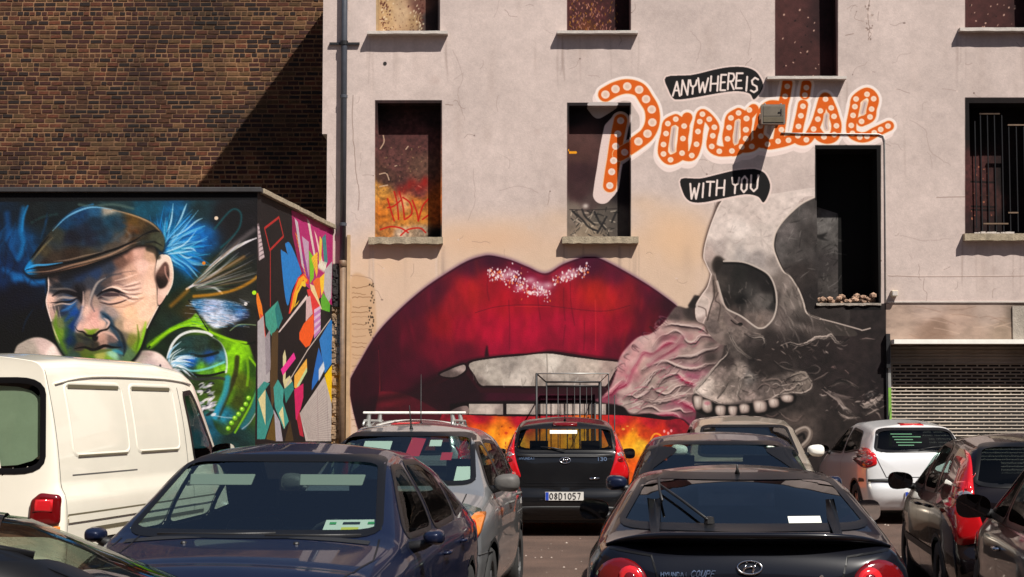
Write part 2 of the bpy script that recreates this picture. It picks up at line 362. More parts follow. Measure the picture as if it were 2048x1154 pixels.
# ---------------------------------------------------------------- the big gable wall: lips, lettering, skull
def paint_main(cv):
    rs = np.random.RandomState(11)
    # aged render: pinkish grey above, peach wash behind the lips
    cv.mottle(.06, 90, 1); cv.mottle(.05, 14, 2); cv.mottle(.045, 3, 8)
    pe = (222, 188, 156)
    cv.poly([(690, 500), (900, 470), (1120, 465), (1300, 450), (1430, 440), (1440, 560), (1390, 640), (1300, 880), (690, 885)], pe, soft=44, alpha=.6)
    for x_, y_, a_ in ((900, 470, 70), (1020, 480, 60), (1120, 440, 50), (1180, 500, 60), (1330, 440, 60), (1290, 410, 40), (760, 520, 50), (1390, 520, 50)): cv.glow(x_+rs.randn()*8, y_+rs.randn()*8, a_, a_*.5, pe, .45)
    cv.glow(1350, 470, 70, 45, (232, 190, 150), .5); cv.glow(980, 480, 110, 30, (218, 180, 150), .6)
    for i in range(90):   # drip stains and patches
        x = rs.uniform(645, 2050); y = rs.uniform(0, 560)
        cv.glow(x, y, rs.uniform(2, 16), rs.uniform(8, 60), (150, 132, 122) if rs.rand() < .6 else (222, 200, 190), rs.uniform(.06, .22))
    for i in range(110):  # hair cracks and chips
        x = rs.uniform(650, 2050); y = rs.uniform(-20, 600)
        p = [(x, y)]
        a = rs.uniform(0, 6.28)
        for k in range(rs.randint(2, 6)):
            a += rs.uniform(-.9, .9); p.append((p[-1][0]+math.cos(a)*rs.uniform(3, 12), p[-1][1]+math.sin(a)*rs.uniform(3, 12)))
        cv.stroke(p, .9, (120, 100, 92), rs.uniform(.25, .6), soft=1)
        if rs.rand() < .5: cv.dot(x, y, rs.uniform(1, 3), rs.uniform(.8, 2), (228, 208, 198) if rs.rand() < .5 else (110, 92, 85), .6)
    for p in ([(705, 190), (704, 240), (708, 300), (712, 350), (718, 380), (716, 420)], [(1738, 0), (1735, 30), (1738, 55), (1736, 72)], [(1690, 70), (1706, 66)], [(890, 208), (905, 209)],
              [(1872, 394), (1940, 392)], [(700, 550), (740, 556), (745, 575)], [(1775, 551), (1860, 553), (2048, 552)], [(1730, 60), (1742, 66), (1735, 80)]):
        cv.stroke(p, 1.3, (130, 108, 98), .75, soft=1, jit=.4)
    cv.stroke([(1775, 549), (1860, 551), (2048, 550)], 1.5, (225, 205, 195), .6)
    for i in range(26): cv.dot(1738+rs.randn()*4, rs.uniform(5, 85), rs.uniform(1, 3), rs.uniform(1, 3), (120, 100, 90) if rs.rand() < .5 else (225, 205, 195), .6)
    for x0_, x1_, yb_ in ((738, 886, 516), (1124, 1276, 514), (736, 896, 98), (1114, 1275, 97), (1532, 1690, 188), (1925, 2060, 510), (1916, 2060, 92)):   # dirty runs below the sills
        for k in range(12):
            x = rs.choice([x0_+rs.uniform(-4, 12), x1_+rs.uniform(-14, 4), rs.uniform(x0_, x1_)]); cv.stroke([(x, yb_-24), (x+rs.randn(), yb_+rs.uniform(5, 30)), (x+rs.randn()*2, yb_+rs.uniform(30, 85))], rs.uniform(1.5, 6), (140, 122, 114) if rs.rand() < .7 else (224, 208, 200), rs.uniform(.10, .32), soft=5, taper=True)
    for p in ([(905, 100), (925, 150), (915, 190), (930, 240)], [(1000, 380), (1040, 372), (1075, 384)], [(1380, 60), (1400, 90), (1392, 125)], [(1820, 240), (1850, 260), (1860, 300), (1900, 330)], [(660, 330), (672, 380), (665, 420)], [(945, 340), (950, 400), (935, 440)], [(1480, 20), (1500, 60), (1495, 110)], [(1800, 470), (1850, 480), (1900, 476)]): cv.stroke(p, 1.2, (138, 118, 110), .32, soft=1.2, jit=.8, seed=int(p[0][0]))
    for i in range(16): x = rs.uniform(700, 1100); y = rs.uniform(150, 460); cv.poly([(x+rs.uniform(-14, 14), y+rs.uniform(-10, 10)) for _ in range(5)], (214, 198, 190) if i % 2 else (186, 166, 158), soft=2.5, alpha=.4)
    # old quoin at the left: bared masonry
    cv.poly([(700, 560), (742, 562), (750, 600), (750, 690), (720, 720), (702, 745)], (190, 150, 108), soft=3, alpha=.5)
    for k in range(24):
        y = 575+k*12+rs.randn()*2; x0 = 702+rs.rand()*5
        cv.stroke([(x0, y), (x0+12, y+rs.randn()), (x0+rs.uniform(24, 40), y+rs.randn()*1.5)], 1.4, (120, 88, 60), rs.uniform(.3, .7), jit=.6, seed=k)
    for k in range(40): cv.dot(742+rs.randn()*3.5, rs.uniform(565, 680), 1.4, 2, (60, 48, 38), .8)
    cv.poly([(640, 600), (700, 600), (700, 900), (640, 900)], (176, 136, 88), soft=3, alpha=.85, smooth=False)
    for k in range(60): cv.glow(rs.uniform(664, 684), rs.uniform(610, 880), rs.uniform(2, 5), rs.uniform(3, 9), (120, 88, 60) if rs.rand() < .6 else (215, 185, 150), .5)
    cv.poly([(662, 528), (684, 528), (684, 612), (662, 612)], (30, 26, 24), soft=1, smooth=False)  # dark recess painted on, its shade put into the colour
    # ---- lips
    top = [(701, 757), (720, 723), (754, 667), (796, 622), (848, 577), (900, 542), (935, 522), (962, 513), (983, 511), (1021, 520), (1056, 534), (1091, 547),
           (1125, 529), (1160, 516), (1181, 514), (1200, 517), (1247, 541), (1299, 572), (1340, 601), (1356, 614)]
    low = [(1335, 640), (1310, 660), (1280, 690), (1247, 722), (1195, 716), (1143, 707), (1098, 702), (1063, 709), (1039, 707), (987, 712), (945, 719), (928, 726), (883, 743), (850, 770), (790, 800), (740, 830), (720, 860), (708, 830), (700, 790)]
    tops = [tuple(q) for q in spline(top, 6, False)]; lows = [tuple(q) for q in spline(low, 6, False)]
    allup = tops+lows
    inner = [(701, 760), (750, 700), (860, 735), (1000, 690), (1240, 700), (1380, 620), (1380, 900), (1260, 1000), (730, 1000), (716, 860), (702, 800)]
    cv.poly(inner, (58, 14, 28), smooth=False, soft=1)      # mouth and everything under the upper lip
    cv.poly([(q[0], q[1]-5) for q in allup], (150, 120, 128), smooth=False, soft=3, alpha=.8)
    cv.field(allup, [
        (705, 765, (62, 12, 26)), (730, 720, (66, 14, 30)), (770, 670, (78, 14, 34)), (720, 830, (40, 10, 20)), (820, 615, (90, 16, 40)), (870, 575, (100, 22, 44)), (940, 525, (85, 22, 46)), (985, 518, (80, 18, 46)),
        (1040, 540, (120, 20, 55)), (1091, 560, (150, 40, 60)), (1180, 522, (90, 18, 50)), (1230, 545, (110, 24, 50)), (1300, 580, (90, 18, 42)), (1345, 610, (70, 14, 34)), (1320, 645, (85, 12, 35)),
        (940, 585, (172, 40, 36)), (915, 600, (158, 34, 40)), (985, 560, (165, 28, 40)), (1010, 600, (180, 26, 40)), (1060, 600, (165, 22, 40)), (1130, 590, (168, 30, 40)), (1190, 588, (184, 50, 30)), (1220, 600, (176, 44, 34)), (1250, 590, (150, 30, 40)),
        (880, 650, (150, 22, 34)), (830, 660, (105, 14, 38)), (780, 720, (82, 12, 34)), (780, 780, (86, 12, 34)), (840, 740, (92, 14, 38)), (870, 700, (120, 14, 40)), (930, 660, (168, 18, 48)), (990, 660, (182, 16, 52)),
        (1060, 650, (180, 16, 54)), (1130, 650, (176, 18, 54)), (1190, 640, (172, 22, 46)), (1240, 650, (150, 16, 40)), (1290, 640, (105, 14, 38)), (1270, 680, (98, 12, 38)), (930, 705, (110, 14, 40)), (1000, 700, (160, 16, 52)),
        (1100, 690, (150, 14, 48)), (1180, 700, (158, 16, 50)), (1230, 705, (110, 14, 40)), (850, 765, (58, 12, 26)), (760, 820, (45, 8, 20)), (740, 790, (60, 10, 26))],
        p=2.0, eps=200, tex=.13, cell=20, smooth=False, soft=.8, sx=.8, sy=1.4)
    cv.clip = cv.fullmask(allup, 1, smooth=False)
    for i in range(150):   # vertical brushwork and scuffs
        x = rs.uniform(760, 1320); y = rs.uniform(530, 700)
        c = [(220, 80, 40), (120, 10, 40), (205, 30, 60), (90, 10, 40)][rs.randint(4)]
        cv.glow(x, y, rs.uniform(3, 9), rs.uniform(12, 40), c, rs.uniform(.05, .16), rs.uniform(-.3, .3))
    for x, y0, y1 in ((1127, 575, 640), (1140, 560, 650), (1017, 600, 700), (975, 555, 600), (1130, 650, 690), (1168, 640, 700), (757, 700, 800), (828, 670, 690), (1075, 560, 640), (1190, 600, 700)):
        cv.stroke([(x, y0), (x+rs.randn()*2, (y0+y1)/2), (x+rs.randn()*3, y1)], 2, (230, 90, 60) if rs.rand() < .3 else (95, 10, 35), .35, soft=2)
    cv.stroke([(950, 625), (1000, 612), (1080, 610), (1200, 622), (1260, 610)], 1.4, (90, 10, 34), .5)
    cv.stroke([(1030, 612), (1100, 613)], 1.6, (215, 70, 50), .5)
    cv.stroke([(757, 690), (760, 740), (762, 800)], 1.5, (50, 8, 22), .8)
    cv.poly([(970, 718), (974, 690), (979, 715), (990, 720)], (45, 8, 22), soft=2, alpha=.9)
    for p in ([(850, 760), (900, 735), (930, 722), (990, 712), (1060, 709), (1100, 702), (1150, 708), (1245, 722)],): cv.stroke(p, 6, (60, 8, 26), .55, soft=7)
    cv.stroke(top, 5, (55, 12, 36), .6, soft=5)
    mk = cv.fullmask(allup, 1, smooth=False)[..., None]; cv.a = cv.a*(1-mk)+np.clip(cv.a*np.array([.93, .76, 1.0]), 0, 1)*mk
    for i in range(330):   # gloss speckle along the cupid's bow
        t = rs.rand()
        if rs.rand() < .68: x = 975+t*125; y = 545+t*35+rs.randn()*(5+14*t*(1-t)*2)+ (8 if t > .6 else 0)
        else: x = 1105+t*75; y = 560-t*24+rs.randn()*6
        r = rs.uniform(.6, 1.9); cv.dot(x, y, r, r*rs.uniform(.9, 2.2), (250, 240, 240) if rs.rand() < .8 else (230, 130, 60), rs.uniform(.5, .95), soft=1.2, rot=rs.uniform(-.5, .5))
    for x, y in ((1040, 575), (1085, 583), (1060, 560), (1075, 570), (1095, 570), (1010, 552), (1022, 545), (1130, 552), (1145, 545)): cv.glow(x, y, 11, 7, (236, 214, 220), .6)
    cv.clip = None
    # inner mouth tone, lower-left bump
    cv.field([(800, 800), (930, 745), (960, 785), (1210, 790), (1215, 806), (930, 808), (900, 826), (800, 830)], [(820, 805, (50, 14, 26)), (930, 790, (42, 12, 24)), (1000, 792, (66, 12, 36)), (1100, 792, (74, 14, 40)), (1200, 792, (60, 14, 34))], smooth=False, tex=.2)
    cv.field([(757, 790), (775, 783), (810, 788), (850, 806), (880, 828), (860, 850), (760, 850)], [(780, 795, (112, 24, 40)), (830, 810, (84, 18, 34)), (780, 830, (70, 14, 28))], tex=.2, soft=2)
    cv.stroke([(745, 800), (800, 790), (850, 770), (900, 745)], 14, (40, 9, 20), .6, soft=14)
    # teeth
    tooth = [(936, 724), (985, 714), (1039, 709), (1094, 704), (1146, 711), (1195, 717), (1243, 723), (1232, 742), (1216, 772), (1195, 775), (1091, 776), (985, 775), (959, 773), (946, 752)]
    cv.poly(tooth, (30, 8, 14), soft=1.5, n=4); 
    tin = [(939, 727), (985, 717), (1039, 712), (1094, 707), (1146, 714), (1195, 720), (1241, 726), (1229, 743), (1213, 770), (1195, 772), (1091, 772), (985, 771), (962, 770), (949, 750)]
    cv.field(tin, [(945, 735, (165, 155, 145)), (980, 750, (186, 176, 166)), (1020, 725, (160, 150, 142)), (1040, 755, (205, 194, 184)), (1080, 735, (184, 172, 162)), (1100, 725, (215, 205, 194)), (1130, 740, (182, 170, 160)), (1180, 735, (198, 182, 170)), (1160, 765, (160, 148, 140)), (1220, 735, (172, 150, 142)), (960, 768, (130, 118, 112)), (1090, 770, (150, 138, 130))], tex=.16, cell=8, n=4, soft=.6)
    cv.stroke([(1093, 708), (1094, 740), (1093, 772)], 2.2, (130, 120, 112), .7, soft=2)
    for i in range(34): 
        x = rs.uniform(945, 1230); y = rs.uniform(728, 765); cv.stroke([(x, y), (x+rs.randn()*3, y+rs.uniform(5, 16))], rs.uniform(1, 2.2), (228, 220, 212) if rs.rand() < .5 else (128, 120, 114), .45, soft=1.5)
    cv.poly([(876, 748), (893, 738), (912, 730), (930, 726), (934, 742), (914, 756), (895, 757)], (25, 8, 14), soft=1)
    cv.field([(880, 749), (898, 740), (915, 733), (929, 730), (930, 741), (912, 753), (893, 754)], [(890, 748, (105, 90, 88)), (920, 736, (168, 150, 144)), (912, 750, (110, 95, 92))], tex=.15, cell=6)
    # lower teeth row
    cv.poly([(900, 808), (936, 803), (1010, 802), (1212, 802), (1255, 806), (1320, 812), (1380, 826), (1330, 838), (900, 834)], (22, 8, 12), smooth=False, soft=1.5)
    for x0, x1 in ((938, 1006), (1013, 1074), (1077, 1128), (1131, 1176), (1179, 1212)):
        cv.field([(x0, 808), (x1, 808), (x1, 829), (x0, 828)], [(x0+6, 812, (176, 165, 156)), ((x0+x1)/2, 820, (198, 184, 174)), (x1-5, 826, (160, 146, 140))], tex=.14, cell=7, smooth=False, soft=.8)
    cv.field([(900, 826), (912, 816), (934, 812), (936, 828)], [(915, 822, (96, 80, 80)), (930, 820, (150, 128, 124))], tex=.1)
    for k in range(16): 
        x = 1085+k*8+rs.randn(); cv.stroke([(x, 809), (x+rs.randn(), 829)], rs.uniform(1, 2.4), (235, 225, 218) if k % 2 else (120, 110, 104), .5, soft=1.4)
    # lower lip: crimson rim into fire orange
    ll = [(880, 838), (905, 829), (960, 831), (1040, 833), (1120, 831), (1210, 830), (1262, 832), (1330, 840), (1368, 842), (1400, 900), (1380, 1010), (860, 1010)]
    cv.field(ll, [(900, 835, (120, 18, 40)), (960, 837, (165, 24, 45)), (1040, 838, (160, 22, 45)), (1100, 836, (168, 26, 45)), (1240, 838, (176, 30, 46)), (1300, 843, (170, 34, 44)), (1350, 850, (140, 26, 44)),
        (900, 860, (190, 70, 24)), (960, 856, (212, 92, 26)), (985, 868, (240, 150, 40)), (1010, 862, (225, 120, 30)), (950, 880, (235, 150, 50)), (1020, 880, (238, 176, 60)), (1100, 870, (225, 140, 40)), (1150, 880, (220, 150, 40)), (1245, 858, (205, 70, 30)), (1262, 875, (238, 160, 40)), (1290, 865, (200, 70, 30)),
        (1250, 900, (240, 170, 50)), (1280, 890, (246, 190, 60)), (1320, 868, (190, 50, 32)), (1330, 890, (205, 80, 30)), (1300, 910, (230, 130, 40)), (1260, 930, (210, 90, 26)), (1100, 950, (190, 80, 30)), (950, 950, (190, 80, 30))], eps=50, p=2.2, tex=.28, cell=10, n=4)
    for i in range(70):
        x = rs.uniform(890, 1370); y = rs.uniform(845, 930); cv.dot(x, y, rs.uniform(1, 3.4), rs.uniform(1, 3), [(252, 205, 90), (110, 30, 20), (170, 40, 30)][rs.randint(3)], .6)
    cv.stroke([(1308, 905), (1300, 885), (1308, 868), (1320, 870), (1326, 885)], 3.5, (250, 170, 60), .8)
    for p in ((1328, 862), (1336, 866), (1342, 861)): cv.dot(*p, 2.2, 3, (250, 190, 190), .8)
    # ---- cheek / dark ground round the skull
    dark = [(1410, 700), (1520, 640), (1560, 560), (1640, 560), (1778, 560), (1778, 1000), (1400, 1000), (1384, 860), (1385, 800)]
    drk = [(1604, 606), (1622, 618), (1700, 612), (1778, 606), (1778, 1010), (1378, 1010), (1384, 860), (1375, 835), (1385, 806), (1440, 640), (1500, 640), (1560, 640)]
    cv.field(drk, [(1640, 620, (62, 52, 50)), (1740, 630, (50, 42, 42)), (1700, 700, (54, 44, 44)), (1640, 720, (46, 38, 38)), (1760, 760, (40, 32, 34)), (1560, 720, (60, 52, 50)), (1600, 800, (60, 52, 50)), (1700, 790, (56, 46, 46)), (1600, 840, (80, 70, 66)), (1680, 850, (52, 44, 42)), (1740, 860, (54, 44, 44)), (1500, 860, (44, 38, 38)), (1560, 900, (40, 34, 34)), (1700, 930, (48, 38, 38)), (1420, 850, (50, 40, 42))], tex=.35, cell=12, smooth=False, soft=.8)
    # ---- smoke / muscle fibre between lips and skull
    sm = [(1321, 653), (1345, 620), (1356, 612), (1376, 616), (1384, 598), (1396, 592), (1440, 640), (1448, 700), (1425, 745), (1392, 778), (1386, 800), (1392, 830), (1384, 850), (1366, 838), (1346, 832), (1325, 832), (1300, 826), (1262, 828), (1245, 812), (1205, 806), (1190, 800), (1206, 792), (1222, 770), (1232, 745), (1240, 715), (1252, 697), (1275, 675), (1300, 668)]
    cv.field(sm, [(1350, 630, (100, 84, 82)), (1380, 625, (70, 60, 58)), (1340, 655, (192, 160, 152)), (1370, 650, (128, 110, 102)), (1300, 690, (205, 170, 164)), (1340, 680, (160, 84, 100)), (1310, 705, (172, 96, 112)), (1270, 720, (200, 150, 150)), (1260, 745, (190, 130, 136)), (1290, 730, (196, 160, 152)), (1370, 675, (176, 130, 130)), (1400, 680, (176, 150, 142)), (1380, 705, (150, 128, 122)), (1420, 700, (110, 96, 92)), (1340, 740, (150, 120, 120)), (1380, 750, (165, 100, 118)), (1300, 770, (160, 142, 134)), (1250, 780, (196, 168, 162)), (1340, 780, (172, 152, 144)), (1370, 790, (150, 130, 124)), (1300, 800, (150, 128, 124)), (1260, 810, (188, 170, 162)), (1350, 815, (150, 92, 108)), (1375, 820, (130, 60, 80)), (1215, 795, (140, 80, 94))], eps=40, p=2.4, tex=.22, cell=12, soft=1.2, n=4)
    cv.clip = cv.fullmask([(q[0], q[1]) for q in sm], 2, n=4)
    k = 4.12
    ridges = [([(520, 290), (600, 275), (690, 290), (800, 300), (870, 340), (940, 400), (1030, 385)], 0), ([(230, 700), (300, 590), (350, 510), (430, 515), (500, 460), (560, 430), (640, 440), (700, 430)], 1),
              ([(440, 470), (500, 390), (560, 370), (620, 340), (680, 370), (720, 430), (780, 430), (830, 380), (930, 390), (1000, 400)], 2), ([(540, 570), (640, 545), (760, 540), (850, 500), (950, 480), (1010, 430)], 2), ([(350, 660), (430, 620), (540, 590), (620, 620), (700, 645), (800, 650), (880, 620), (960, 610)], 2),
              ([(90, 840), (160, 790), (220, 760), (240, 700)], 1), ([(150, 850), (240, 860), (300, 840), (370, 770), (430, 680), (520, 640)], 2), ([(200, 880), (260, 870), (310, 890), (380, 850), (430, 800), (480, 840), (560, 860), (640, 800), (720, 790), (790, 800)], 2),
              ([(450, 810), (500, 740), (570, 700), (650, 690), (720, 760), (800, 775), (850, 700)], 2), ([(360, 900), (450, 920), (560, 910), (660, 880), (780, 870)], 2), ([(20, 890), (80, 850), (130, 800), (190, 745)], 1),
              ([(210, 980), (280, 1010), (350, 970), (430, 960), (500, 1000), (600, 990), (660, 980), (700, 1010), (780, 1000)], 2), ([(330, 1020), (420, 1030), (560, 1020), (640, 1040), (660, 1110)], 1), ([(600, 900), (700, 930), (760, 960), (820, 1000)], 1), ([(680, 370), (640, 440), (560, 500), (480, 540), (400, 600)], 1), ([(640, 690), (700, 740), (780, 770)], 1)]
    for pts, kind in ridges:
        P = Z(1200, 580, k, pts)
        P2 = [(a, b+5) for a, b in P]
        cv.stroke([(a, b+4) for a, b in P], 9, (118, 92, 92) if kind != 1 else (150, 60, 86), .55, soft=8)
        cv.rag([(a, b+2) for a, b in P], 5, (60, 42, 46) if kind != 1 else (140, 36, 66), .85, n=4)
        cv.rag([(a, b-1.6) for a, b in P], 4.4, (222, 200, 192) if kind != 1 else (214, 150, 158), .9, n=4)
        cv.stroke([(a, b-5) for a, b in P], 7, (190, 160, 154), .4, soft=7)
    for i in range(40): cv.glow(rs.uniform(1240, 1410), rs.uniform(650, 815), rs.uniform(8, 24), rs.uniform(4, 10), [(214, 190, 184), (182, 140, 144), (150, 126, 122)][rs.randint(3)], .28, -.5)
    for i in range(100):
        t = rs.rand(); x = 1215+rs.rand()*190; y = 830-(x-1215)*rs.uniform(.1, .95)+rs.randn()*8
        L = rs.uniform(8, 26); a = rs.uniform(-.9, .1)
        cv.stroke([(x, y), (x+L*.5*math.cos(a), y+L*.5*math.sin(a)+rs.randn()*2), (x+L*math.cos(a), y+L*math.sin(a))], rs.uniform(1, 2.4), [(225, 206, 198), (86, 64, 68), (176, 92, 112), (150, 130, 124)][rs.randint(4)], .5, soft=1.6)
    cv.clip = None
    for i in range(30):   # curls of smoke at the lip side
        t = rs.rand(); x = 1345-t*135+rs.randn()*3; y = 628+t*150-(math.sin(t*3.14)*14)+rs.randn()*4
        cv.stroke([(x+6, y+4), (x-rs.uniform(2, 9), y-rs.uniform(1, 8)), (x+rs.uniform(-6, 6), y-rs.uniform(6, 14)), (x+rs.uniform(3, 10), y-rs.uniform(2, 8))], rs.uniform(1.5, 4), (176, 150, 150) if i % 3 else (50, 26, 34), .4, soft=3, taper=True)
    # ---- skull cranium
    cr = [(1444, 401), (1426, 438), (1412, 481), (1407, 511), (1411, 525), (1422, 548), (1415, 573), (1404, 589), (1391, 610), (1393, 640), (1410, 650), (1420, 670), (1445, 690), (1490, 690), (1560, 694), (1600, 690), (1650, 672), (1712, 672), (1700, 655), (1650, 642), (1614, 626), (1606, 602), (1595, 575), (1579, 551), (1565, 540), (1560, 480), (1600, 400), (1640, 392), (1640, 374), (1540, 388), (1480, 386)]
    cv.poly([(a-3, b-2) for a, b in cr[:12]]+[(1440, 600), (1470, 450)], (70, 52, 48), soft=2.5, alpha=.8, n=4)
    cv.field(cr, [(1460, 410, (214, 198, 190)), (1430, 460, (222, 206, 198)), (1415, 510, (190, 170, 162)), (1500, 430, (206, 190, 182)), (1480, 460, (226, 212, 204)), (1540, 420, (216, 200, 192)), (1590, 405, (220, 204, 196)), (1440, 495, (180, 166, 160)), (1480, 507, (178, 168, 163)), (1512, 517, (160, 150, 146)), (1460, 500, (206, 192, 184)), (1500, 490, (210, 196, 188)), (1525, 470, (204, 190, 182)), (1540, 490, (206, 192, 184)), (1545, 530, (156, 144, 138)), (1560, 560, (126, 114, 108)), (1580, 600, (116, 106, 100)), (1590, 640, (90, 82, 78)), (1560, 640, (110, 98, 94)), (1620, 660, (88, 78, 74)), (1680, 660, (74, 66, 62)), (1540, 682, (58, 50, 49)), (1600, 684, (56, 49, 48)), (1510, 684, (66, 57, 55)), (1500, 670, (124, 112, 106)), (1450, 680, (130, 114, 108)), (1412, 600, (204, 186, 176)), (1400, 625, (212, 194, 186)), (1420, 570, (160, 142, 134)), (1430, 640, (110, 96, 92)), (1440, 660, (136, 120, 114)), (1424, 530, (150, 134, 126)), (1405, 640, (170, 150, 144)), (1480, 650, (112, 96, 92))], eps=60, p=2.3, tex=.13, cell=9, n=4, soft=.8)
    cv.clip = cv.fullmask(cr, 1, n=4)
    for i in range(70):
        x = rs.uniform(1410, 1640); y = rs.uniform(395, 500); cv.stroke([(x, y), (x+rs.uniform(4, 16), y+rs.randn()*7)], rs.uniform(1, 2.5), (224, 210, 202) if rs.rand() < .5 else (160, 144, 138), .35, soft=2)
    for a in range(14):
        an = a/14*6.28+rs.randn()*.3; cv.stroke([(1522+math.cos(an)*5, 475+math.sin(an)*5), (1522+math.cos(an)*rs.uniform(14, 26), 475+math.sin(an)*rs.uniform(12, 22))], rs.uniform(1, 3.5), (226, 210, 202) if a % 2 else (164, 150, 144), .35, soft=3)
    for i in range(60):
        x = rs.uniform(1540, 1700); y = rs.uniform(560, 690); cv.stroke([(x, y), (x+rs.uniform(2, 12), y+rs.uniform(5, 18))], rs.uniform(1, 3), (150, 136, 130) if rs.rand() < .5 else (66, 58, 56), .35, soft=2.5)
    cv.clip = None
    # temple hollow
    th = [(1640, 385), (1630, 393), (1605, 405), (1584, 422), (1563, 444), (1550, 466), (1546, 488), (1550, 508), (1565, 540), (1579, 551), (1595, 575), (1606, 602), (1614, 626), (1640, 637), (1700, 652), (1700, 385)]
    cv.field(th, [(1600, 420, (98, 92, 90)), (1570, 460, (112, 104, 102)), (1620, 400, (82, 76, 74)), (1560, 490, (104, 98, 96)), (1590, 500, (88, 82, 80)), (1620, 470, (74, 68, 66)), (1600, 550, (66, 58, 56)), (1625, 600, (48, 42, 42)), (1660, 440, (112, 108, 106)), (1680, 470, (96, 92, 90)), (1660, 520, (72, 66, 66)), (1680, 560, (86, 80, 78)), (1640, 630, (60, 52, 50))], tex=.22, cell=10, n=3, soft=.8, smooth=False)
    for i in range(46):
        x = rs.uniform(1560, 1690); y = rs.uniform(430, 600); a = rs.uniform(-1.5, .3); L = rs.uniform(6, 26)
        cv.stroke([(x, y), (x+L*math.cos(a)*.5+rs.randn()*2, y+L*math.sin(a)*.5), (x+L*math.cos(a), y+L*math.sin(a))], rs.uniform(1, 2.6), (150, 144, 140) if rs.rand() < .55 else (36, 32, 32), .45, soft=2, taper=True)
    cv.poly([(1636, 455), (1650, 462), (1668, 458), (1660, 468), (1672, 474), (1650, 470)], (30, 28, 28), soft=1, alpha=.8)
    cv.stroke(th[1:14], 3.4, (216, 200, 188), .95, soft=2)
    cv.stroke([(a+3, b+1) for a, b in th[5:14]], 2, (28, 22, 20), .7, soft=2)
    cv.stroke([(1640, 637), (1675, 646), (1718, 658), (1724, 660), (1740, 656)], 2.6, (196, 180, 170), .9, soft=1.5)
    for x_, y_, rx_, ry_, c_, al_ in ((1568, 575, 10, 22, (168, 152, 145), .6), (1584, 612, 9, 26, (150, 136, 130), .5), (1562, 628, 8, 24, (142, 128, 122), .5), (1600, 640, 22, 8, (62, 54, 52), .5), (1610, 655, 50, 6, (150, 136, 130), .35), (1556, 600, 5, 30, (72, 64, 61), .6), (1530, 540, 16, 10, (188, 176, 170), .5), (1440, 655, 10, 14, (172, 154, 146), .45), (1470, 672, 16, 12, (158, 142, 134), .5), (1500, 676, 18, 8, (78, 68, 65), .5)): cv.glow(x_, y_, rx_, ry_, c_, al_, .25)
    for i in range(50):
        x = rs.uniform(1552, 1625); y = rs.uniform(560, 670); L_ = rs.uniform(8, 26); cv.stroke([(x, y), (x+L_*.25+rs.randn()*2, y+L_*.5), (x+L_*.4+rs.randn()*2, y+L_)], rs.uniform(1.5, 4), (176, 162, 154) if rs.rand() < .5 else (58, 50, 48), rs.uniform(.2, .45), soft=3, taper=True)
    # eye socket
    es = [(1447, 522), (1482, 523), (1509, 532), (1536, 548), (1549, 573), (1553, 605), (1547, 634), (1532, 652), (1520, 656), (1509, 652), (1482, 632), (1452, 616), (1444, 597), (1434, 562), (1430, 530), (1436, 520)]
    cv.field(es, [(1450, 535, (58, 52, 50)), (1440, 560, (78, 70, 66)), (1480, 545, (44, 42, 40)), (1510, 545, (40, 36, 36)), (1535, 570, (36, 32, 32)), (1545, 610, (50, 48, 48)), (1470, 580, (54, 50, 48)), (1455, 600, (46, 40, 38)), (1500, 585, (70, 66, 64)), (1515, 600, (116, 108, 104)), (1500, 615, (96, 88, 84)), (1535, 605, (104, 98, 94)), (1480, 610, (60, 54, 52)), (1500, 632, (120, 106, 100)), (1520, 640, (134, 118, 110)), (1535, 630, (126, 112, 106)), (1470, 620, (84, 72, 68)), (1482, 598, (30, 28, 28))], eps=25, tex=.2, cell=8, soft=.6)
    cv.poly([(1470, 602), (1478, 596), (1487, 598), (1486, 606), (1476, 608)], (22, 20, 20), soft=1.5, alpha=.9)
    for i in range(26):
        x = rs.uniform(1450, 1540); y = rs.uniform(560, 640); cv.stroke([(x, y), (x+rs.randn()*4, y+rs.uniform(5, 16))], rs.uniform(1, 2.5), (150, 140, 134) if rs.rand() < .5 else (40, 36, 34), .4, soft=2)
    cv.poly([(1424, 530), (1430, 514), (1440, 513), (1448, 520), (1444, 530), (1436, 545), (1428, 545)], (50, 42, 38), soft=2.5, alpha=.9)
    cv.stroke(es[:14], 3.2, (198, 184, 174), .95, soft=1.6)
    cv.stroke([(1447, 526), (1482, 527), (1508, 536), (1532, 552), (1545, 575), (1549, 604)], 4, (18, 16, 16), .8, soft=2.5)
    # nasal bones
    cv.field([(1424, 552), (1432, 560), (1440, 600), (1452, 618), (1446, 640), (1455, 655), (1430, 668), (1412, 655), (1410, 640), (1425, 600)], [(1428, 570, (120, 104, 96)), (1420, 610, (170, 148, 140)), (1435, 620, (124, 110, 104)), (1430, 650, (116, 102, 98)), (1445, 645, (140, 124, 116))], tex=.2, cell=6, soft=1)
    for p, c in (([(1405, 590), (1418, 600), (1414, 625), (1406, 645)], (220, 196, 186)), ([(1426, 560), (1428, 590), (1422, 610), (1414, 640)], (70, 58, 54)), ([(1436, 585), (1430, 600), (1440, 610), (1436, 640)], (88, 74, 70)), ([(1432, 562), (1442, 596), (1452, 615)], (190, 170, 160)), ([(1396, 612), (1410, 618), (1412, 632)], (110, 92, 86)), ([(1462, 640), (1472, 648), (1482, 646)], (24, 20, 20)), ([(1452, 622), (1470, 640), (1500, 662), (1520, 668)], (150, 134, 126))):
        cv.stroke(p, 2.4, c, .8, soft=2)
    cv.dot(1480, 648, 5, 3.5, (26, 22, 20), .9)
    cv.stroke([(1391, 610), (1404, 589), (1415, 573), (1422, 548)], 2.4, (225, 205, 195), .9); cv.stroke(cr[:6], 2.2, (232, 214, 204), .8)
    cv.poly([(1376, 612), (1388, 596), (1398, 592), (1392, 606), (1390, 616)], (50, 42, 40), soft=1)
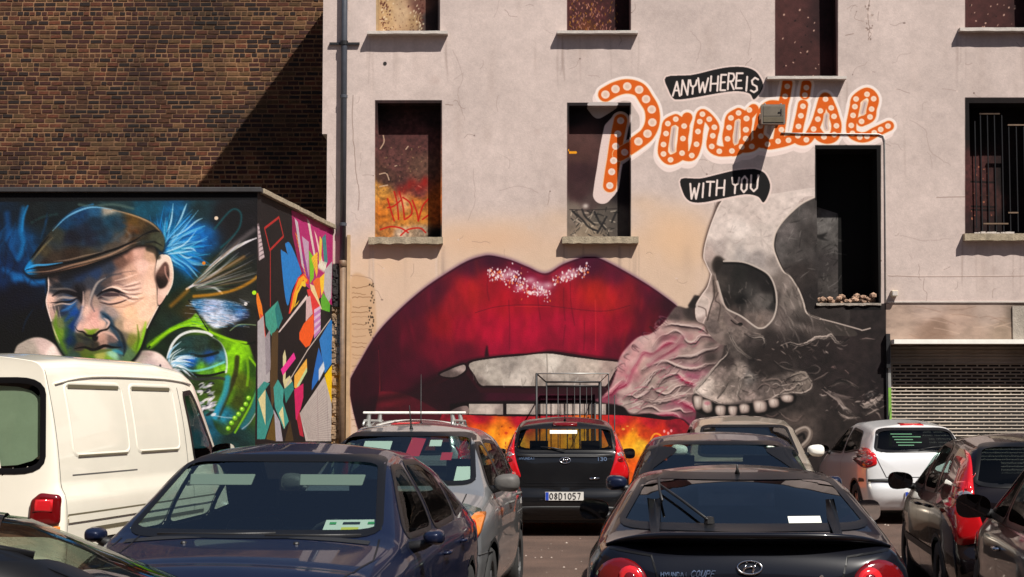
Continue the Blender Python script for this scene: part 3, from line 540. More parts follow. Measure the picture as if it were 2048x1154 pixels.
    for x_, y_, rx_, ry_, al_ in ((1530, 705, 26, 12, .8), (1570, 708, 30, 12, .8), (1620, 702, 36, 12, .7), (1520, 730, 16, 22, .7), (1552, 725, 22, 20, .6), (1690, 685, 40, 9, .5), (1420, 715, 14, 16, .5), (1600, 668, 40, 12, .25)): cv.glow(x_, y_, rx_, ry_, (50, 41, 40), al_)
    # maxilla
    mx = [(1455, 655), (1500, 660), (1513, 690), (1510, 740), (1530, 756), (1560, 748), (1600, 742), (1624, 762), (1616, 780), (1598, 786), (1570, 792), (1540, 798), (1480, 806), (1442, 808), (1412, 795), (1388, 782), (1392, 770), (1418, 745), (1436, 728), (1450, 700)]
    cv.field(mx, [(1480, 670, (128, 114, 108)), (1470, 700, (96, 86, 82)), (1500, 700, (62, 54, 52)), (1508, 720, (52, 45, 44)), (1508, 740, (60, 52, 50)), (1495, 685, (80, 70, 68)), (1450, 720, (70, 60, 58)), (1480, 740, (150, 136, 128)), (1440, 745, (140, 124, 118)), (1410, 770, (200, 184, 174)), (1395, 780, (220, 204, 194)), (1440, 780, (146, 132, 124)), (1470, 765, (120, 108, 102)), (1500, 750, (128, 120, 116)), (1520, 770, (106, 94, 90)), (1560, 765, (96, 86, 82)), (1600, 765, (126, 114, 106)), (1500, 795, (140, 124, 118)), (1560, 788, (120, 106, 100)), (1440, 800, (190, 172, 162))], tex=.3, cell=7, soft=5, eps=30)
    q = 4.4375
    for pts, c, w in (([(320, 220), (330, 290), (270, 350), (200, 430), (110, 540), (40, 620), (90, 670), (200, 710), (280, 745)], (206, 188, 178), 3), ([(280, 745), (400, 745), (560, 730), (700, 700), (780, 660), (900, 640), (1000, 640), (1070, 600), (1070, 530), (1000, 470)], (198, 180, 170), 2.6),
                      ([(430, 500), (440, 580), (420, 650), (440, 690)], (186, 170, 160), 2.4), ([(330, 540), (300, 600), (240, 680)], (150, 134, 126), 2.4), ([(480, 500), (540, 490), (560, 520)], (190, 176, 166), 2.4), ([(350, 100), (420, 240), (560, 350)], (160, 146, 138), 3), ([(600, 440), (680, 500), (640, 540), (760, 520), (830, 560), (900, 560)], (150, 132, 124), 2.4),
                      ([(850, 520), (920, 480), (1000, 460), (1040, 500), (980, 530), (880, 540)], (184, 168, 156), 2.6), ([(740, 360), (820, 420), (920, 450)], (128, 116, 110), 2), ([(780, 380), (850, 370), (900, 400)], (112, 100, 96), 2), ([(780, 660), (830, 620), (900, 610), (960, 560)], (176, 158, 148), 2.4), ([(600, 600), (660, 560), (740, 590), (800, 570)], (140, 122, 116), 2.2),
                      ([(1020, 430), (1100, 400), (1150, 430), (1120, 470), (1040, 470)], (108, 96, 92), 1.6), ([(1080, 540), (1160, 500), (1240, 450)], (128, 112, 106), 2), ([(800, 235), (880, 200), (960, 220), (1050, 195), (1120, 150), (1200, 150), (1250, 130), (1300, 190), (1340, 190), (1400, 150)], (190, 174, 164), 3),
                      ([(1500, 170), (1560, 160), (1640, 170)], (140, 122, 116), 2), ([(480, 110), (560, 150), (640, 150), (660, 190), (650, 230)], (190, 176, 166), 2.2), ([(640, 820), (720, 860), (780, 830)], (110, 92, 88), 2.6), ([(780, 800), (850, 860), (940, 890), (1000, 840)], (124, 108, 102), 3),
                      ([(1180, 600), (1240, 640), (1320, 700), (1380, 780), (1440, 830), (1500, 850)], (178, 160, 152), 4), ([(1200, 610), (1300, 560), (1360, 540), (1440, 570), (1500, 610)], (140, 124, 118), 4), ([(1290, 790), (1360, 840), (1420, 860), (1520, 850)], (200, 182, 172), 2.6), ([(1500, 730), (1560, 760), (1640, 720), (1700, 660)], (176, 160, 152), 8),
                      ([(1560, 840), (1600, 820), (1660, 790), (1680, 800)], (160, 144, 136), 2), ([(1330, 740), (1360, 780), (1400, 790), (1440, 820)], (210, 194, 186), 2.2), ([(1140, 650), (1170, 670), (1210, 665)], (180, 164, 156), 1.8), ([(1250, 560), (1340, 530), (1420, 560)], (30, 26, 26), 2.6), ([(1260, 640), (1340, 670), (1460, 690)], (132, 116, 112), 5),
                      ([(1240, 420), (1270, 410), (1290, 430)], (134, 110, 106), 2), ([(1380, 440), (1410, 470)], (150, 124, 118), 2.4), ([(1560, 690), (1600, 660), (1660, 640)], (90, 84, 84), 4)):
        P = Z(1380, 640, q, pts)
        cv.stroke([(a+.8, b+2.4) for a, b in P], w*1.4, (26, 22, 22), .5, soft=3)
        cv.rag(P, w*1.25, c, .9, n=4, seed=5); cv.rag([(a+1, b+3) for a, b in P], w*2, tuple(v*.6 for v in c), .5, soft=4, n=2, seed=9)
    for i in range(150):   # torn fibres and crumbling bone texture
        x, y, sx_, sy_ = [(1690, 815, 34, 26), (1580, 770, 34, 18), (1470, 760, 50, 30), (1610, 690, 60, 14), (1740, 800, 24, 26)][rs.randint(5)]
        x += rs.randn()*sx_*.6; y += rs.randn()*sy_*.6; a = rs.uniform(-.9, 1.2); L_ = rs.uniform(4, 16)
        cv.stroke([(x, y), (x+L_*.5*math.cos(a), y+L_*.5*math.sin(a)+rs.randn()*2), (x+L_*math.cos(a), y+L_*math.sin(a))], rs.uniform(1, 3.4), [(176, 158, 148), (120, 104, 98), (28, 22, 22), (206, 188, 178)][rs.randint(4)], rs.uniform(.25, .65), soft=1.8, taper=True)
    cv.glow(1595, 838, 26, 12, (110, 94, 88), .6); cv.glow(1700, 818, 16, 20, (96, 84, 80), .5)
    for i in range(90):
        x = rs.uniform(1520, 1775); y = rs.uniform(700, 900); a = rs.uniform(-.8, .8); L = rs.uniform(5, 20)
        cv.stroke([(x, y), (x+L*math.cos(a), y+L*math.sin(a))], rs.uniform(1, 2.4), (112, 96, 90) if rs.rand() < .45 else (30, 24, 26), .32, soft=2.2, taper=True)
    # teeth of the skull
    cv.poly([(1388, 788), (1412, 797), (1442, 810), (1500, 806), (1560, 795), (1590, 788), (1588, 806), (1550, 822), (1500, 836), (1440, 836), (1400, 826), (1386, 808)], (16, 12, 12), soft=1.5)
    for x, y, a, b in ((1397, 804, 9, 14), (1414, 812, 10, 14), (1441, 821, 10, 12), (1466, 822, 8, 11), (1489, 818, 9, 10), (1520, 813, 12, 12), (1548, 806, 10, 9), (1575, 797, 12, 7)):
        j_ = lambda: rs.uniform(-1.6, 1.6); q_ = [(x-a+j_(), y-b*.8+j_()), (x+j_(), y-b+j_()), (x+a+j_(), y-b*.7+j_()), (x+a*.95+j_(), y+b*.6+j_()), (x+a*.3+j_(), y+b+j_()), (x-a*.6+j_(), y+b*.95+j_()), (x-a*1.02, y+b*.3)]
        cv.poly(q_, (124, 108, 102), soft=1, n=4); m_ = lambda f, dx, dy: [(x+(u-x)*f+dx, y+(v-y)*f+dy) for u, v in q_]
        cv.poly(m_(.78, -1, -1), (190, 172, 163), soft=3, alpha=.95, n=4); cv.poly(m_(.4, -2, -3), (226, 212, 202), soft=3, alpha=.8, n=4); cv.stroke([(x+j_(), y-b*.5), (x+j_()*2, y+b*.5)], 1.4, (140, 122, 114), .5, soft=1.5)
    cv.dot(1414, 806, 6, 4, (180, 100, 116), .6, soft=3)
    # painted chain links low down
    for pts in ([(1556, 858), (1566, 872), (1572, 890)], [(1566, 858), (1574, 875), (1576, 892)], [(1576, 884), (1592, 864), (1610, 856), (1620, 864), (1616, 880), (1602, 894)]):
        cv.stroke(pts, 10, (120, 106, 98), 1, soft=3); cv.stroke([(a-1, b-2) for a, b in pts], 4, (176, 162, 152), .8, soft=3)
    cv.stroke([(1584, 884), (1596, 872), (1606, 868), (1608, 876)], 5, (20, 16, 16), .9, soft=3)
    # ---- lettering
    def bul(k, ox, oy, pts): return [(ox+a/k, oy+b/k) for a, b in pts]
    A = lambda pts: bul(4.122, 1180, 140, pts)
    B = lambda pts: bul(4.122, 1480, 140, pts)
    Pb = A([(125, 200), (208, 155), (305, 133), (403, 160), (460, 238), (507, 323), (512, 430), (472, 523), (397, 587), (292, 658)])
    Ps = A([(258, 395), (235, 505), (217, 608), (200, 727), (184, 820), (168, 935)])
    small = [A([(705, 403), (640, 440), (625, 522), (604, 612), (604, 690), (662, 738), (757, 683), (764, 563), (774, 460), (705, 403)]), A([(800, 390), (774, 460), (764, 563), (757, 683), (837, 703), (876, 610), (888, 505), (903, 423), (925, 362), (981, 403), (1023, 470), (1010, 540), (1002, 628), (1064, 668), (1168, 665)]),
             A([(1223, 352), (1160, 393), (1145, 472), (1132, 565), (1168, 665), (1248, 632), (1283, 563), (1285, 490), (1290, 398), (1223, 352)]), B([(110, 320), (50, 398), (45, 490), (45, 565), (15, 632), (95, 628), (170, 570), (225, 610), (312, 600), (398, 577), (475, 540)]),
             B([(388, 110), (370, 215), (350, 300), (340, 400), (325, 500), (312, 585)]), B([(350, 300), (250, 290), (190, 340), (160, 440), (150, 540), (180, 600)]), B([(545, 120), (533, 200)]), B([(517, 285), (500, 375), (480, 463), (470, 560), (545, 573), (605, 485), (640, 403), (660, 335), (700, 225), (750, 310), (773, 380), (793, 458), (775, 540), (720, 565), (660, 545), (620, 490)]),
             B([(1000, 422), (1070, 385), (1083, 320), (1100, 235), (1045, 185), (960, 237), (945, 300), (930, 372), (915, 455), (925, 520), (985, 552), (1045, 548), (1105, 515), (1158, 490), (1225, 458)])]
    cream = (238, 218, 211)
    for off, wd in (((-9, 9), 34), ((-4, 12), 30), ((0, 0), 0)):
        if wd == 0: continue
        for s_ in [Pb, Ps]: cv.stroke([(a+off[0], b+off[1]) for a, b in s_], 34, cream, 1, soft=1.2)
        for s_ in small: cv.stroke([(a+off[0]*.7, b+off[1]) for a, b in s_], 26, cream, 1, soft=1.2)
    for s_ in [Pb, Ps]: cv.stroke(s_, 42, (244, 230, 224), 1, soft=1.2)
    for s_ in small: cv.stroke(s_, 33, (244, 230, 224), 1, soft=1.2)
    org = (210, 102, 34)
    for s_ in [Pb, Ps]: cv.stroke(s_, 32, (240, 204, 160), 1, soft=1.2); cv.stroke(s_, 29, org, 1, soft=1.2)
    for i_, s_ in enumerate(small): cv.stroke(s_, 23.5, (242, 212, 176), 1, soft=1.2)
    for i_, s_ in enumerate(small): cv.stroke(s_, 20.5, org, 1, soft=1.2)
    for s_ in small[:1]+small[2:3]: pass
    for c_ in (A([(690, 480), (675, 600), (680, 660)]), A([(1215, 430), (1205, 520), (1200, 590)]), B([(1028, 270), (1008, 350)]), B([(712, 370), (705, 440), (712, 480)])):
        cv.stroke(c_, 12, (238, 206, 172), 1, soft=1); cv.stroke(c_, 9, (214, 190, 182), 1, soft=1); cv.stroke(c_, 2.5, (150, 130, 124), .6, soft=1.5)
    cv.mottle(.0, 20, 3)
    for x, y in Pb+Ps[0:]: cv.dot(x, y, 8.6, 8.4, (240, 214, 196), 1, soft=1.4); cv.dot(x, y, 4.5, 4.5, (206, 176, 160), .55, soft=3)
    bl = A([(705, 403), (640, 440), (625, 522), (604, 612), (604, 690), (662, 738), (757, 683), (764, 563), (774, 460), (837, 703), (876, 610), (888, 505), (903, 423), (925, 362), (981, 403), (1023, 470), (1010, 540), (1002, 628), (1064, 668), (1168, 665), (1223, 352), (1160, 393), (1145, 472), (1132, 565), (1248, 632), (1283, 563), (1285, 490), (1290, 398)])
    bl += B([(75, 327), (50, 398), (45, 490), (45, 565), (95, 628), (170, 543), (225, 610), (312, 585), (398, 577), (475, 540), (545, 573), (605, 485), (640, 403), (660, 335), (703, 238), (750, 310), (773, 380), (793, 458), (775, 530), (690, 550), (388, 133), (370, 215), (545, 143), (533, 205), (517, 297), (500, 375), (480, 463),
             (1045, 198), (1100, 235), (1083, 320), (1070, 385), (1000, 422), (945, 300), (930, 372), (955, 237), (915, 455), (925, 520), (985, 552), (1045, 545), (1105, 515), (1158, 488), (1218, 460), (340, 490), (165, 460), (180, 370)])
    for x, y in bl: cv.dot(x, y, 5.8, 5.6, (244, 218, 196), 1, soft=1.4); cv.dot(x, y, 2.6, 2.6, (222, 190, 170), .5, soft=2)
    # ribbons
    r1 = [(1332, 154), (1383, 150), (1430, 139), (1460, 134), (1487, 134), (1505, 139), (1517, 149), (1526, 168), (1522, 183), (1508, 199), (1500, 188), (1482, 183), (1452, 184), (1383, 196), (1356, 199), (1346, 196), (1337, 180)]
    r2 = [(1362, 358), (1400, 357), (1435, 349), (1469, 341), (1500, 338), (1514, 339), (1530, 347), (1540, 368), (1537, 388), (1527, 405), (1517, 394), (1500, 389), (1480, 390), (1440, 398), (1412, 404), (1390, 405), (1376, 400), (1366, 385)]
    for r in (r1, r2):
        cx = sum(a for a, b in r)/len(r); cy = sum(b for a, b in r)/len(r)
        P = spline(r, 4); cv.stroke([tuple(p) for p in P]+[tuple(P[0])], 7, (230, 208, 200), 1, smooth=False, soft=1.2)
        cv.poly(r, (34, 32, 34), soft=.6, n=4)
    for ch, x0, x1, yt, yb in (('A', 1345, 1359, 163, 191), ('N', 1362, 1375, 160, 189), ('Y', 1378, 1391, 160, 187), ('W', 1394, 1414, 156, 184), ('H', 1420, 1434, 152, 181), ('E', 1440, 1450, 149, 180), ('R', 1455, 1467, 146, 178), ('E', 1471, 1483, 146, 176), ('I', 1489, 1495, 153, 181), ('S', 1501, 1514, 155, 184)):
        for st in glyph(ch, x0, x1, yt, yb, 2): cv.stroke(st, 3.7, (240, 222, 214), 1, soft=1, smooth=False)
    for ch, x0, x1, yt, yb in (('W', 1378, 1396, 367, 397), ('I', 1401, 1408, 366, 394), ('T', 1411, 1426, 363, 391), ('H', 1432, 1447, 360, 390), ('Y', 1462, 1476, 355, 386), ('O', 1481, 1493, 352, 384), ('U', 1500, 1514, 350, 382)):
        for st in glyph(ch, x0, x1, yt, yb, 2): cv.stroke(st, 3.7, (240, 222, 214), 1, soft=1, smooth=False)
    # lower right band of old render over the shutter
    cv.field([(1772, 607), (2080, 607), (2080, 700), (1772, 700)], [(1790, 640, (170, 148, 134)), (1860, 620, (182, 160, 148)), (1870, 655, (140, 116, 102)), (1920, 640, (176, 152, 138)), (1980, 625, (180, 160, 148)), (2010, 660, (158, 138, 122)), (1940, 670, (166, 144, 130)), (2040, 640, (120, 106, 96))], smooth=False, tex=.16, cell=14, sx=2)
    for i in range(16):
        x = rs.uniform(1790, 1990); y = rs.uniform(612, 670); cv.stroke([(x, y), (x+20, y+rs.uniform(-6, 10)), (x+50, y+rs.uniform(-8, 14))], 2, (205, 178, 160) if i % 2 else (140, 112, 96), .35, soft=2.5)
    # ---- boards inside the openings (paint carries across them, recess shade painted in)
    # window with scrawl
    wb = [(750, 200), (884, 200), (884, 480), (750, 480)]
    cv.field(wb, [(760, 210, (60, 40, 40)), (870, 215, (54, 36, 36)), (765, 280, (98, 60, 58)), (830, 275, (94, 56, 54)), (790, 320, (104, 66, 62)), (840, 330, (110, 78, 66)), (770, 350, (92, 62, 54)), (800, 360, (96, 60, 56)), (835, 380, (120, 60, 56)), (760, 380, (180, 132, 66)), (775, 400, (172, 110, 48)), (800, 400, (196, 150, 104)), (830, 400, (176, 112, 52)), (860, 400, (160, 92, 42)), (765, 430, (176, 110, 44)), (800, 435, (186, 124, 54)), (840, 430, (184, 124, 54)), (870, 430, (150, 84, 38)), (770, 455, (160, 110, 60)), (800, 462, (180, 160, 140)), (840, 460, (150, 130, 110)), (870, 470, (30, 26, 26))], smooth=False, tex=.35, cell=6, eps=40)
    k = 3.394
    for st in ([(110, 690), (130, 760), (155, 840)], [(155, 640), (175, 720), (185, 830)], [(110, 750), (150, 740), (200, 700)], [(190, 640), (215, 740), (225, 830)], [(215, 680), (265, 720), (275, 790), (230, 830)], [(280, 700), (310, 780), (320, 840)], [(320, 840), (350, 740), (390, 690)], [(200, 940), (250, 900), (330, 890), (370, 920)], [(60, 900), (130, 880), (200, 890), (250, 920)], [(350, 830), (390, 800)]):
        cv.stroke(Z(740, 190, k, st), 3.2, (176, 30, 22), .9, soft=1.4)
    for st in ([(80, 255), (85, 300), (60, 345)], [(235, 350), (250, 330)], [(55, 520), (100, 515), (120, 560)], [(55, 605), (110, 595)], [(160, 465), (172, 462)], [(320, 600), (340, 610)]): cv.stroke(Z(740, 190, k, st), 2.2, (206, 176, 150), .9, soft=1)
    for i in range(70): cv.dot(rs.uniform(756, 850), rs.uniform(285, 380), rs.uniform(.6, 1.8), rs.uniform(.6, 1.8), (170, 140, 100) if rs.rand() < .5 else (50, 30, 30), .6)
    for i in range(12): cv.glow(rs.uniform(790, 850), rs.uniform(355, 385), 6, 9, (150, 30, 26), .5)
    # window with the letter stem
    cv.clip = None
    keep = cv.a.copy()
    wp = [(1134, 205), (1262, 205), (1262, 475), (1134, 475)]
    P = cv.T(wp); x0, y0, x1, y1 = [int(v) for v in (P[0][0], P[0][1], P[2][0], P[2][1])]
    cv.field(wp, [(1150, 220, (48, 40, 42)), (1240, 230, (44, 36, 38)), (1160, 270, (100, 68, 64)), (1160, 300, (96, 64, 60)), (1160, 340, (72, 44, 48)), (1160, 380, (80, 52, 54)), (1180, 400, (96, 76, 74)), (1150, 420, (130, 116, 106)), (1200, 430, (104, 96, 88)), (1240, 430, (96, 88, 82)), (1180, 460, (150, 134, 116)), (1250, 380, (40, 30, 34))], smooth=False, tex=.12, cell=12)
    for i in range(80):
        x = rs.uniform(1140, 1238); y = rs.uniform(418, 468); a = rs.uniform(-1.4, 1.4); cv.stroke([(x, y), (x+10*math.cos(a), y+10*math.sin(a))], rs.uniform(1, 3), [(196, 182, 164), (40, 38, 38), (110, 100, 92)][rs.randint(3)], .6, soft=1.4)
    for st in ([(1145, 418), (1165, 435), (1178, 450), (1195, 458)], [(1165, 415), (1172, 430), (1190, 446)], [(1190, 420), (1200, 440), (1212, 455)], [(1214, 430), (1204, 448), (1196, 462)], [(1225, 440), (1234, 420)]): cv.stroke(st, 4, (40, 38, 40), .8, soft=2)
    cv.stroke([(1140, 415), (1180, 416), (1235, 413)], 2, (60, 50, 50), .8)
    cv.glow(1172, 408, 6, 5, (220, 210, 200), .8)
    cv.stroke([(1138, 300), (1152, 300)], 5, (230, 160, 40), 1)
    cv.clip = np.zeros((cv.h, cv.w)); cv.clip[y0:y1, x0:x1] = 1
    cv.poly([(1178, 205), (1183, 222), (1196, 232), (1212, 226), (1236, 206)], (190, 180, 176), soft=.8)
    for off in ((-15, 20), (-10, 14), (-5, 8), (0, 0)): cv.stroke([(a+off[0], b+off[1]*.9) for a, b in Ps], 38, (226, 204, 198), 1, soft=1.2)
    cv.stroke([(1262, 292), (1250, 299), (1240, 306)], 38, (190, 176, 172), 1)
    for s_ in (Ps, [(1262, 292), (1240, 304)]): cv.stroke(s_, 29.5, (236, 196, 150), 1, soft=1.2); cv.stroke(s_, 27, org, 1, soft=1.2)
    for x, y in Ps+[(1250.8, 299.6)]: cv.dot(x, y, 7.2, 7, (240, 220, 208), 1, soft=1.4); cv.dot(x, y, 4, 4, (206, 176, 160), .5, soft=3)
    cv.clip = None
    # upper boards, right sides darkened with painted recess shade
    cv.field([(752, -200), (880, -200), (880, 70), (752, 70)], [(765, 20, (186, 156, 118)), (800, 20, (196, 168, 136)), (830, 30, (176, 146, 110)), (838, 10, (120, 80, 70)), (852, 30, (70, 56, 58)), (870, 30, (60, 50, 52)), (800, -100, (190, 160, 130))], smooth=False, tex=.12, cell=8)
    for i in range(160):
        x = 757+abs(rs.randn())*12 if rs.rand() < .5 else 845-abs(rs.randn())*10
        cv.dot(x, rs.uniform(-30, 64), rs.uniform(.8, 2), rs.uniform(1, 3), (96, 52, 44) if rs.rand() < .7 else (220, 200, 170), .8, rot=.4)
    for i in range(40): cv.dot(rs.uniform(760, 845), rs.uniform(-20, 62), rs.uniform(.8, 1.8), rs.uniform(.8, 2.2), (120, 84, 66), .7)
    cv.field([(1134, -200), (1262, -200), (1262, 70), (1134, 70)], [(1150, 20, (92, 50, 50)), (1200, 30, (88, 44, 46)), (1180, 50, (104, 60, 40)), (1240, 30, (60, 32, 34))], smooth=False, tex=.3, cell=5)
    for i in range(190): cv.stroke([(x := rs.uniform(1140, 1236), y := rs.uniform(-20, 64)), (x+rs.randn()*1.5, y+rs.uniform(2, 5))], rs.uniform(.8, 1.8), (206, 150, 130) if rs.rand() < .6 else (170, 120, 40), .75)
    for x0_, x1_, y1_ in ((1550, 1676, 158), (1930, 2080, 60)):
        cv.field([(x0_, -200), (x1_, -200), (x1_, y1_), (x0_, y1_)], [(x0_+20, 20, (92, 56, 54)), (x0_+60, y1_-30, (84, 50, 48)), (x1_, 20, (60, 36, 38))], smooth=False, tex=.16, cell=10)
        for i in range(26): cv.dot(rs.uniform(x0_+5, x1_-30), rs.uniform(0, y1_), rs.uniform(.6, 2), rs.uniform(.6, 2.6), (214, 180, 160) if rs.rand() < .7 else (40, 22, 24), .8, rot=.6)
    # doorway board with painted temple; window right, behind bars
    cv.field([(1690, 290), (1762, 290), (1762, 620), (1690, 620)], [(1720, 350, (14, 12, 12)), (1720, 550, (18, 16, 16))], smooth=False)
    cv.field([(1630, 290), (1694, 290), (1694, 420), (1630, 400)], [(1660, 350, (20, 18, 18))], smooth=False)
    for i in range(30): x = rs.uniform(1640, 1692); y = rs.uniform(430, 580); cv.stroke([(x, y), (x+rs.randn()*8, y+rs.randn()*8)], 2, (120, 116, 112) if i % 2 else (40, 36, 36), .5, soft=2)
    cv.field([(1930, 195), (2080, 195), (2080, 475), (1930, 475)], [(1960, 250, (30, 22, 22)), (1960, 340, (92, 52, 50)), (1980, 360, (88, 50, 48)), (1960, 400, (84, 44, 42)), (1990, 400, (80, 48, 44)), (1960, 450, (60, 40, 40)), (2030, 350, (28, 18, 18)), (2030, 440, (36, 22, 22))], smooth=False, tex=.3, cell=7)
    for y in (355, 405, 412): cv.stroke([(1942, y), (2004, y+1)], 4, (22, 12, 12), .8, jit=.5)
    for i in range(30): cv.dot(rs.uniform(1944, 2000), rs.uniform(320, 450), rs.uniform(.8, 2.4), rs.uniform(.8, 2), (200, 130, 100) if rs.rand() < .6 else (30, 20, 20), .7)

# ---------------------------------------------------------------- low annexe, front: portrait with flat cap
def paint_portrait(cv):
    rs = np.random.RandomState(21)
    W = [(-80, 395), (560, 395), (560, 1000), (-80, 1000)]
    cv.field(W, [(-40, 450, (12, 40, 66)), (20, 430, (16, 34, 50)), (30, 480, (14, 60, 96)), (10, 540, (14, 44, 78)), (20, 600, (14, 16, 34)), (40, 650, (12, 12, 18)), (10, 700, (8, 8, 12)), (70, 420, (26, 34, 36)), (110, 420, (20, 34, 40)), (150, 400, (24, 40, 44)), (230, 400, (40, 62, 66)), (300, 415, (24, 74, 92)), (350, 430, (20, 90, 130)), (330, 460, (24, 104, 150)), (380, 460, (22, 96, 156)), (370, 520, (20, 84, 132)), (400, 480, (20, 80, 130)), (340, 560, (14, 50, 50)), (400, 420, (34, 60, 66)), (450, 430, (34, 32, 36)), (480, 470, (36, 32, 36)), (505, 440, (30, 26, 30)), (430, 540, (40, 56, 40)), (460, 560, (52, 52, 40)), (480, 600, (50, 50, 44)), (360, 600, (40, 48, 24)), (380, 620, (66, 54, 28)), (350, 650, (34, 52, 44)), (330, 690, (30, 50, 30)), (400, 680, (66, 96, 24)), (470, 680, (36, 34, 36)), (505, 700, (34, 28, 26)), (420, 720, (60, 90, 20)), (470, 740, (100, 140, 20)), (500, 760, (60, 90, 24)), (400, 720, (44, 54, 46)), (440, 800, (70, 90, 20)), (480, 820, (60, 80, 20)), (420, 850, (30, 90, 110)), (470, 870, (30, 60, 60)), (60, 740, (10, 10, 12))], smooth=False, tex=.35, cell=22, eps=200)
    k1 = lambda pts: Z(30, 400, 3.606, pts)
    k2 = lambda pts: Z(300, 380, 4.809, pts)
    k3 = lambda pts: Z(280, 600, 4.12, pts)
    # airbrushed wisps upper left
    for p, c, w in ((k1([(60, 60), (40, 200), (60, 320), (20, 420)]), (30, 110, 160), 10), (k1([(90, 40), (60, 120), (50, 220)]), (40, 120, 170), 4), (k1([(0, 560), (60, 560), (140, 590), (220, 580)]), (40, 120, 180), 14), (k1([(-60, 100), (-40, 300), (0, 400)]), (20, 80, 130), 12), (k1([(280, 200), (420, 80), (560, 30)]), (50, 120, 170), 4), (k1([(120, 160), (200, 120), (300, 100)]), (40, 70, 70), 5), (k1([(460, 30), (560, 45), (700, 30), (850, 60)]), (90, 110, 104), 5), (k1([(-80, 500), (-20, 530), (60, 560)]), (30, 90, 140), 10)):
        cv.stroke(p, w, c, .65, soft=w)
    for i in range(60): x = rs.uniform(-60, 110); y = rs.uniform(420, 620); a = rs.uniform(1, 2.2); L = rs.uniform(15, 60); cv.stroke([(x, y), (x+L*.5*math.cos(a)+rs.randn()*5, y+L*.5*math.sin(a)), (x+L*math.cos(a), y+L*math.sin(a))], rs.uniform(2, 6), (26, 92, 140) if rs.rand() < .5 else (10, 14, 30), .3, soft=5, taper=True)
    # blue feather burst behind the cap
    for i in range(150):
        a = rs.uniform(-1.95, .75); L = rs.uniform(30, 100)*(1 if a > -1.5 else .8); ox, oy = 326+rs.randn()*5, 500+rs.randn()*8
        m = L*rs.uniform(.4, .6); b = a+rs.uniform(-.15, .15)
        cv.stroke([(ox+14*math.cos(a), oy+14*math.sin(a)), (ox+m*math.cos(a), oy+m*math.sin(a)), (ox+L*math.cos(b), oy+L*math.sin(b))], rs.uniform(1, 5), [(40, 130, 196), (26, 100, 160), (130, 180, 206), (14, 60, 96), (60, 150, 180)][rs.randint(5)], rs.uniform(.3, .75), soft=rs.choice([1.5, 3]), taper=True)
    for p in ([(130, 600), (250, 560), (350, 500), (440, 390)], [(200, 460), (330, 390), (440, 300), (500, 270)], [(240, 360), (290, 280), (330, 180), (350, 130)], [(130, 620), (280, 600), (420, 580)], [(280, 610), (350, 650), (400, 640)], [(160, 400), (200, 300), (220, 130)], [(300, 560), (400, 560), (440, 590)]):
        cv.stroke(k2(p), 3.4, (170, 200, 214), .75, soft=2, taper=True)
    # long pale streaks fanning right
    cv.stroke(k2([(350, 960), (480, 840), (620, 700), (760, 590), (900, 510), (1020, 460)]), 4, (206, 200, 204), .95, soft=2, w1=9, taper=True)
    cv.stroke(k2([(700, 620), (820, 520), (920, 440), (1000, 380)]), 10, (120, 112, 112), .6, soft=9)
    cv.stroke(k2([(350, 950), (420, 915), (520, 915), (620, 940), (690, 990)]), 4, (206, 196, 198), .9, soft=2)
    cv.stroke(k2([(420, 1020), (620, 1000), (800, 960), (950, 890), (1030, 830)]), 6, (170, 120, 40), .8, soft=5)
    cv.stroke(k2([(500, 880), (640, 790), (760, 720), (900, 640)]), 6, (150, 100, 36), .6, soft=6)
    cv.stroke(k2([(680, 550), (780, 460), (860, 350), (870, 220), (780, 190), (620, 370)]), 4, (30, 86, 92), .8, soft=4)
    cv.stroke(k2([(360, 960), (300, 1020), (200, 1110)]), 8, (160, 110, 40), .6, soft=8)
    for i in range(60): a = rs.uniform(-.8, .1); L = rs.uniform(50, 160); ox, oy = 372+rs.randn()*3, 578+rs.randn()*3; cv.stroke([(ox+20*math.cos(a), oy+20*math.sin(a)), (ox+L*.6*math.cos(a), oy+L*.6*math.sin(a)-3), (ox+L*math.cos(a-.05), oy+L*math.sin(a-.05))], rs.uniform(1, 4), [(150, 140, 140), (120, 90, 40), (60, 90, 60), (180, 180, 190), (20, 20, 24)][rs.randint(5)], .38, soft=2.5, taper=True)
    cv.dot(*k2([(635, 268)])[0], 3.6, 3.6, (200, 180, 160)); cv.dot(*k2([(515, 700)])[0], 3.2, 3.2, (196, 120, 30)); cv.dot(*k2([(1000, 985)])[0], 4, 4, (160, 200, 50)); cv.dot(*k2([(918, 1092)])[0], 3.2, 3.2, (206, 196, 190))
    # coat collar: greens
    col = k3([(420, 150), (470, 110), (560, 220), (650, 280), (760, 320), (870, 350), (900, 370), (960, 560), (970, 640), (900, 860), (760, 1090), (650, 1090), (600, 940), (700, 700), (700, 480), (640, 340), (560, 250), (380, 230), (250, 270), (100, 400), (60, 360), (230, 240), (330, 190)])
    cv.field(col, [(300, 690, (84, 120, 26)), (370, 650, (110, 160, 20)), (395, 640, (106, 156, 18)), (430, 668, (80, 120, 20)), (470, 700, (124, 176, 14)), (465, 730, (110, 158, 16)), (450, 690, (96, 136, 20)), (505, 740, (50, 84, 20)), (480, 760, (84, 96, 24)), (475, 800, (64, 74, 22)), (500, 800, (60, 96, 20)), (455, 790, (90, 130, 30)), (450, 830, (40, 110, 130)), (430, 860, (40, 70, 40)), (470, 850, (70, 90, 26))], n=4, soft=1.2, tex=.25, cell=8)
    cv.stroke(k3([(70, 390), (180, 300), (300, 240), (420, 225), (540, 240), (660, 290), (780, 330), (880, 360), (960, 340)]), 3, (14, 22, 12), .9, soft=2)
    cv.stroke(k3([(90, 370), (220, 270), (380, 200), (480, 210), (600, 270), (760, 330), (870, 350)]), 5, (138, 186, 22), .85, soft=3)
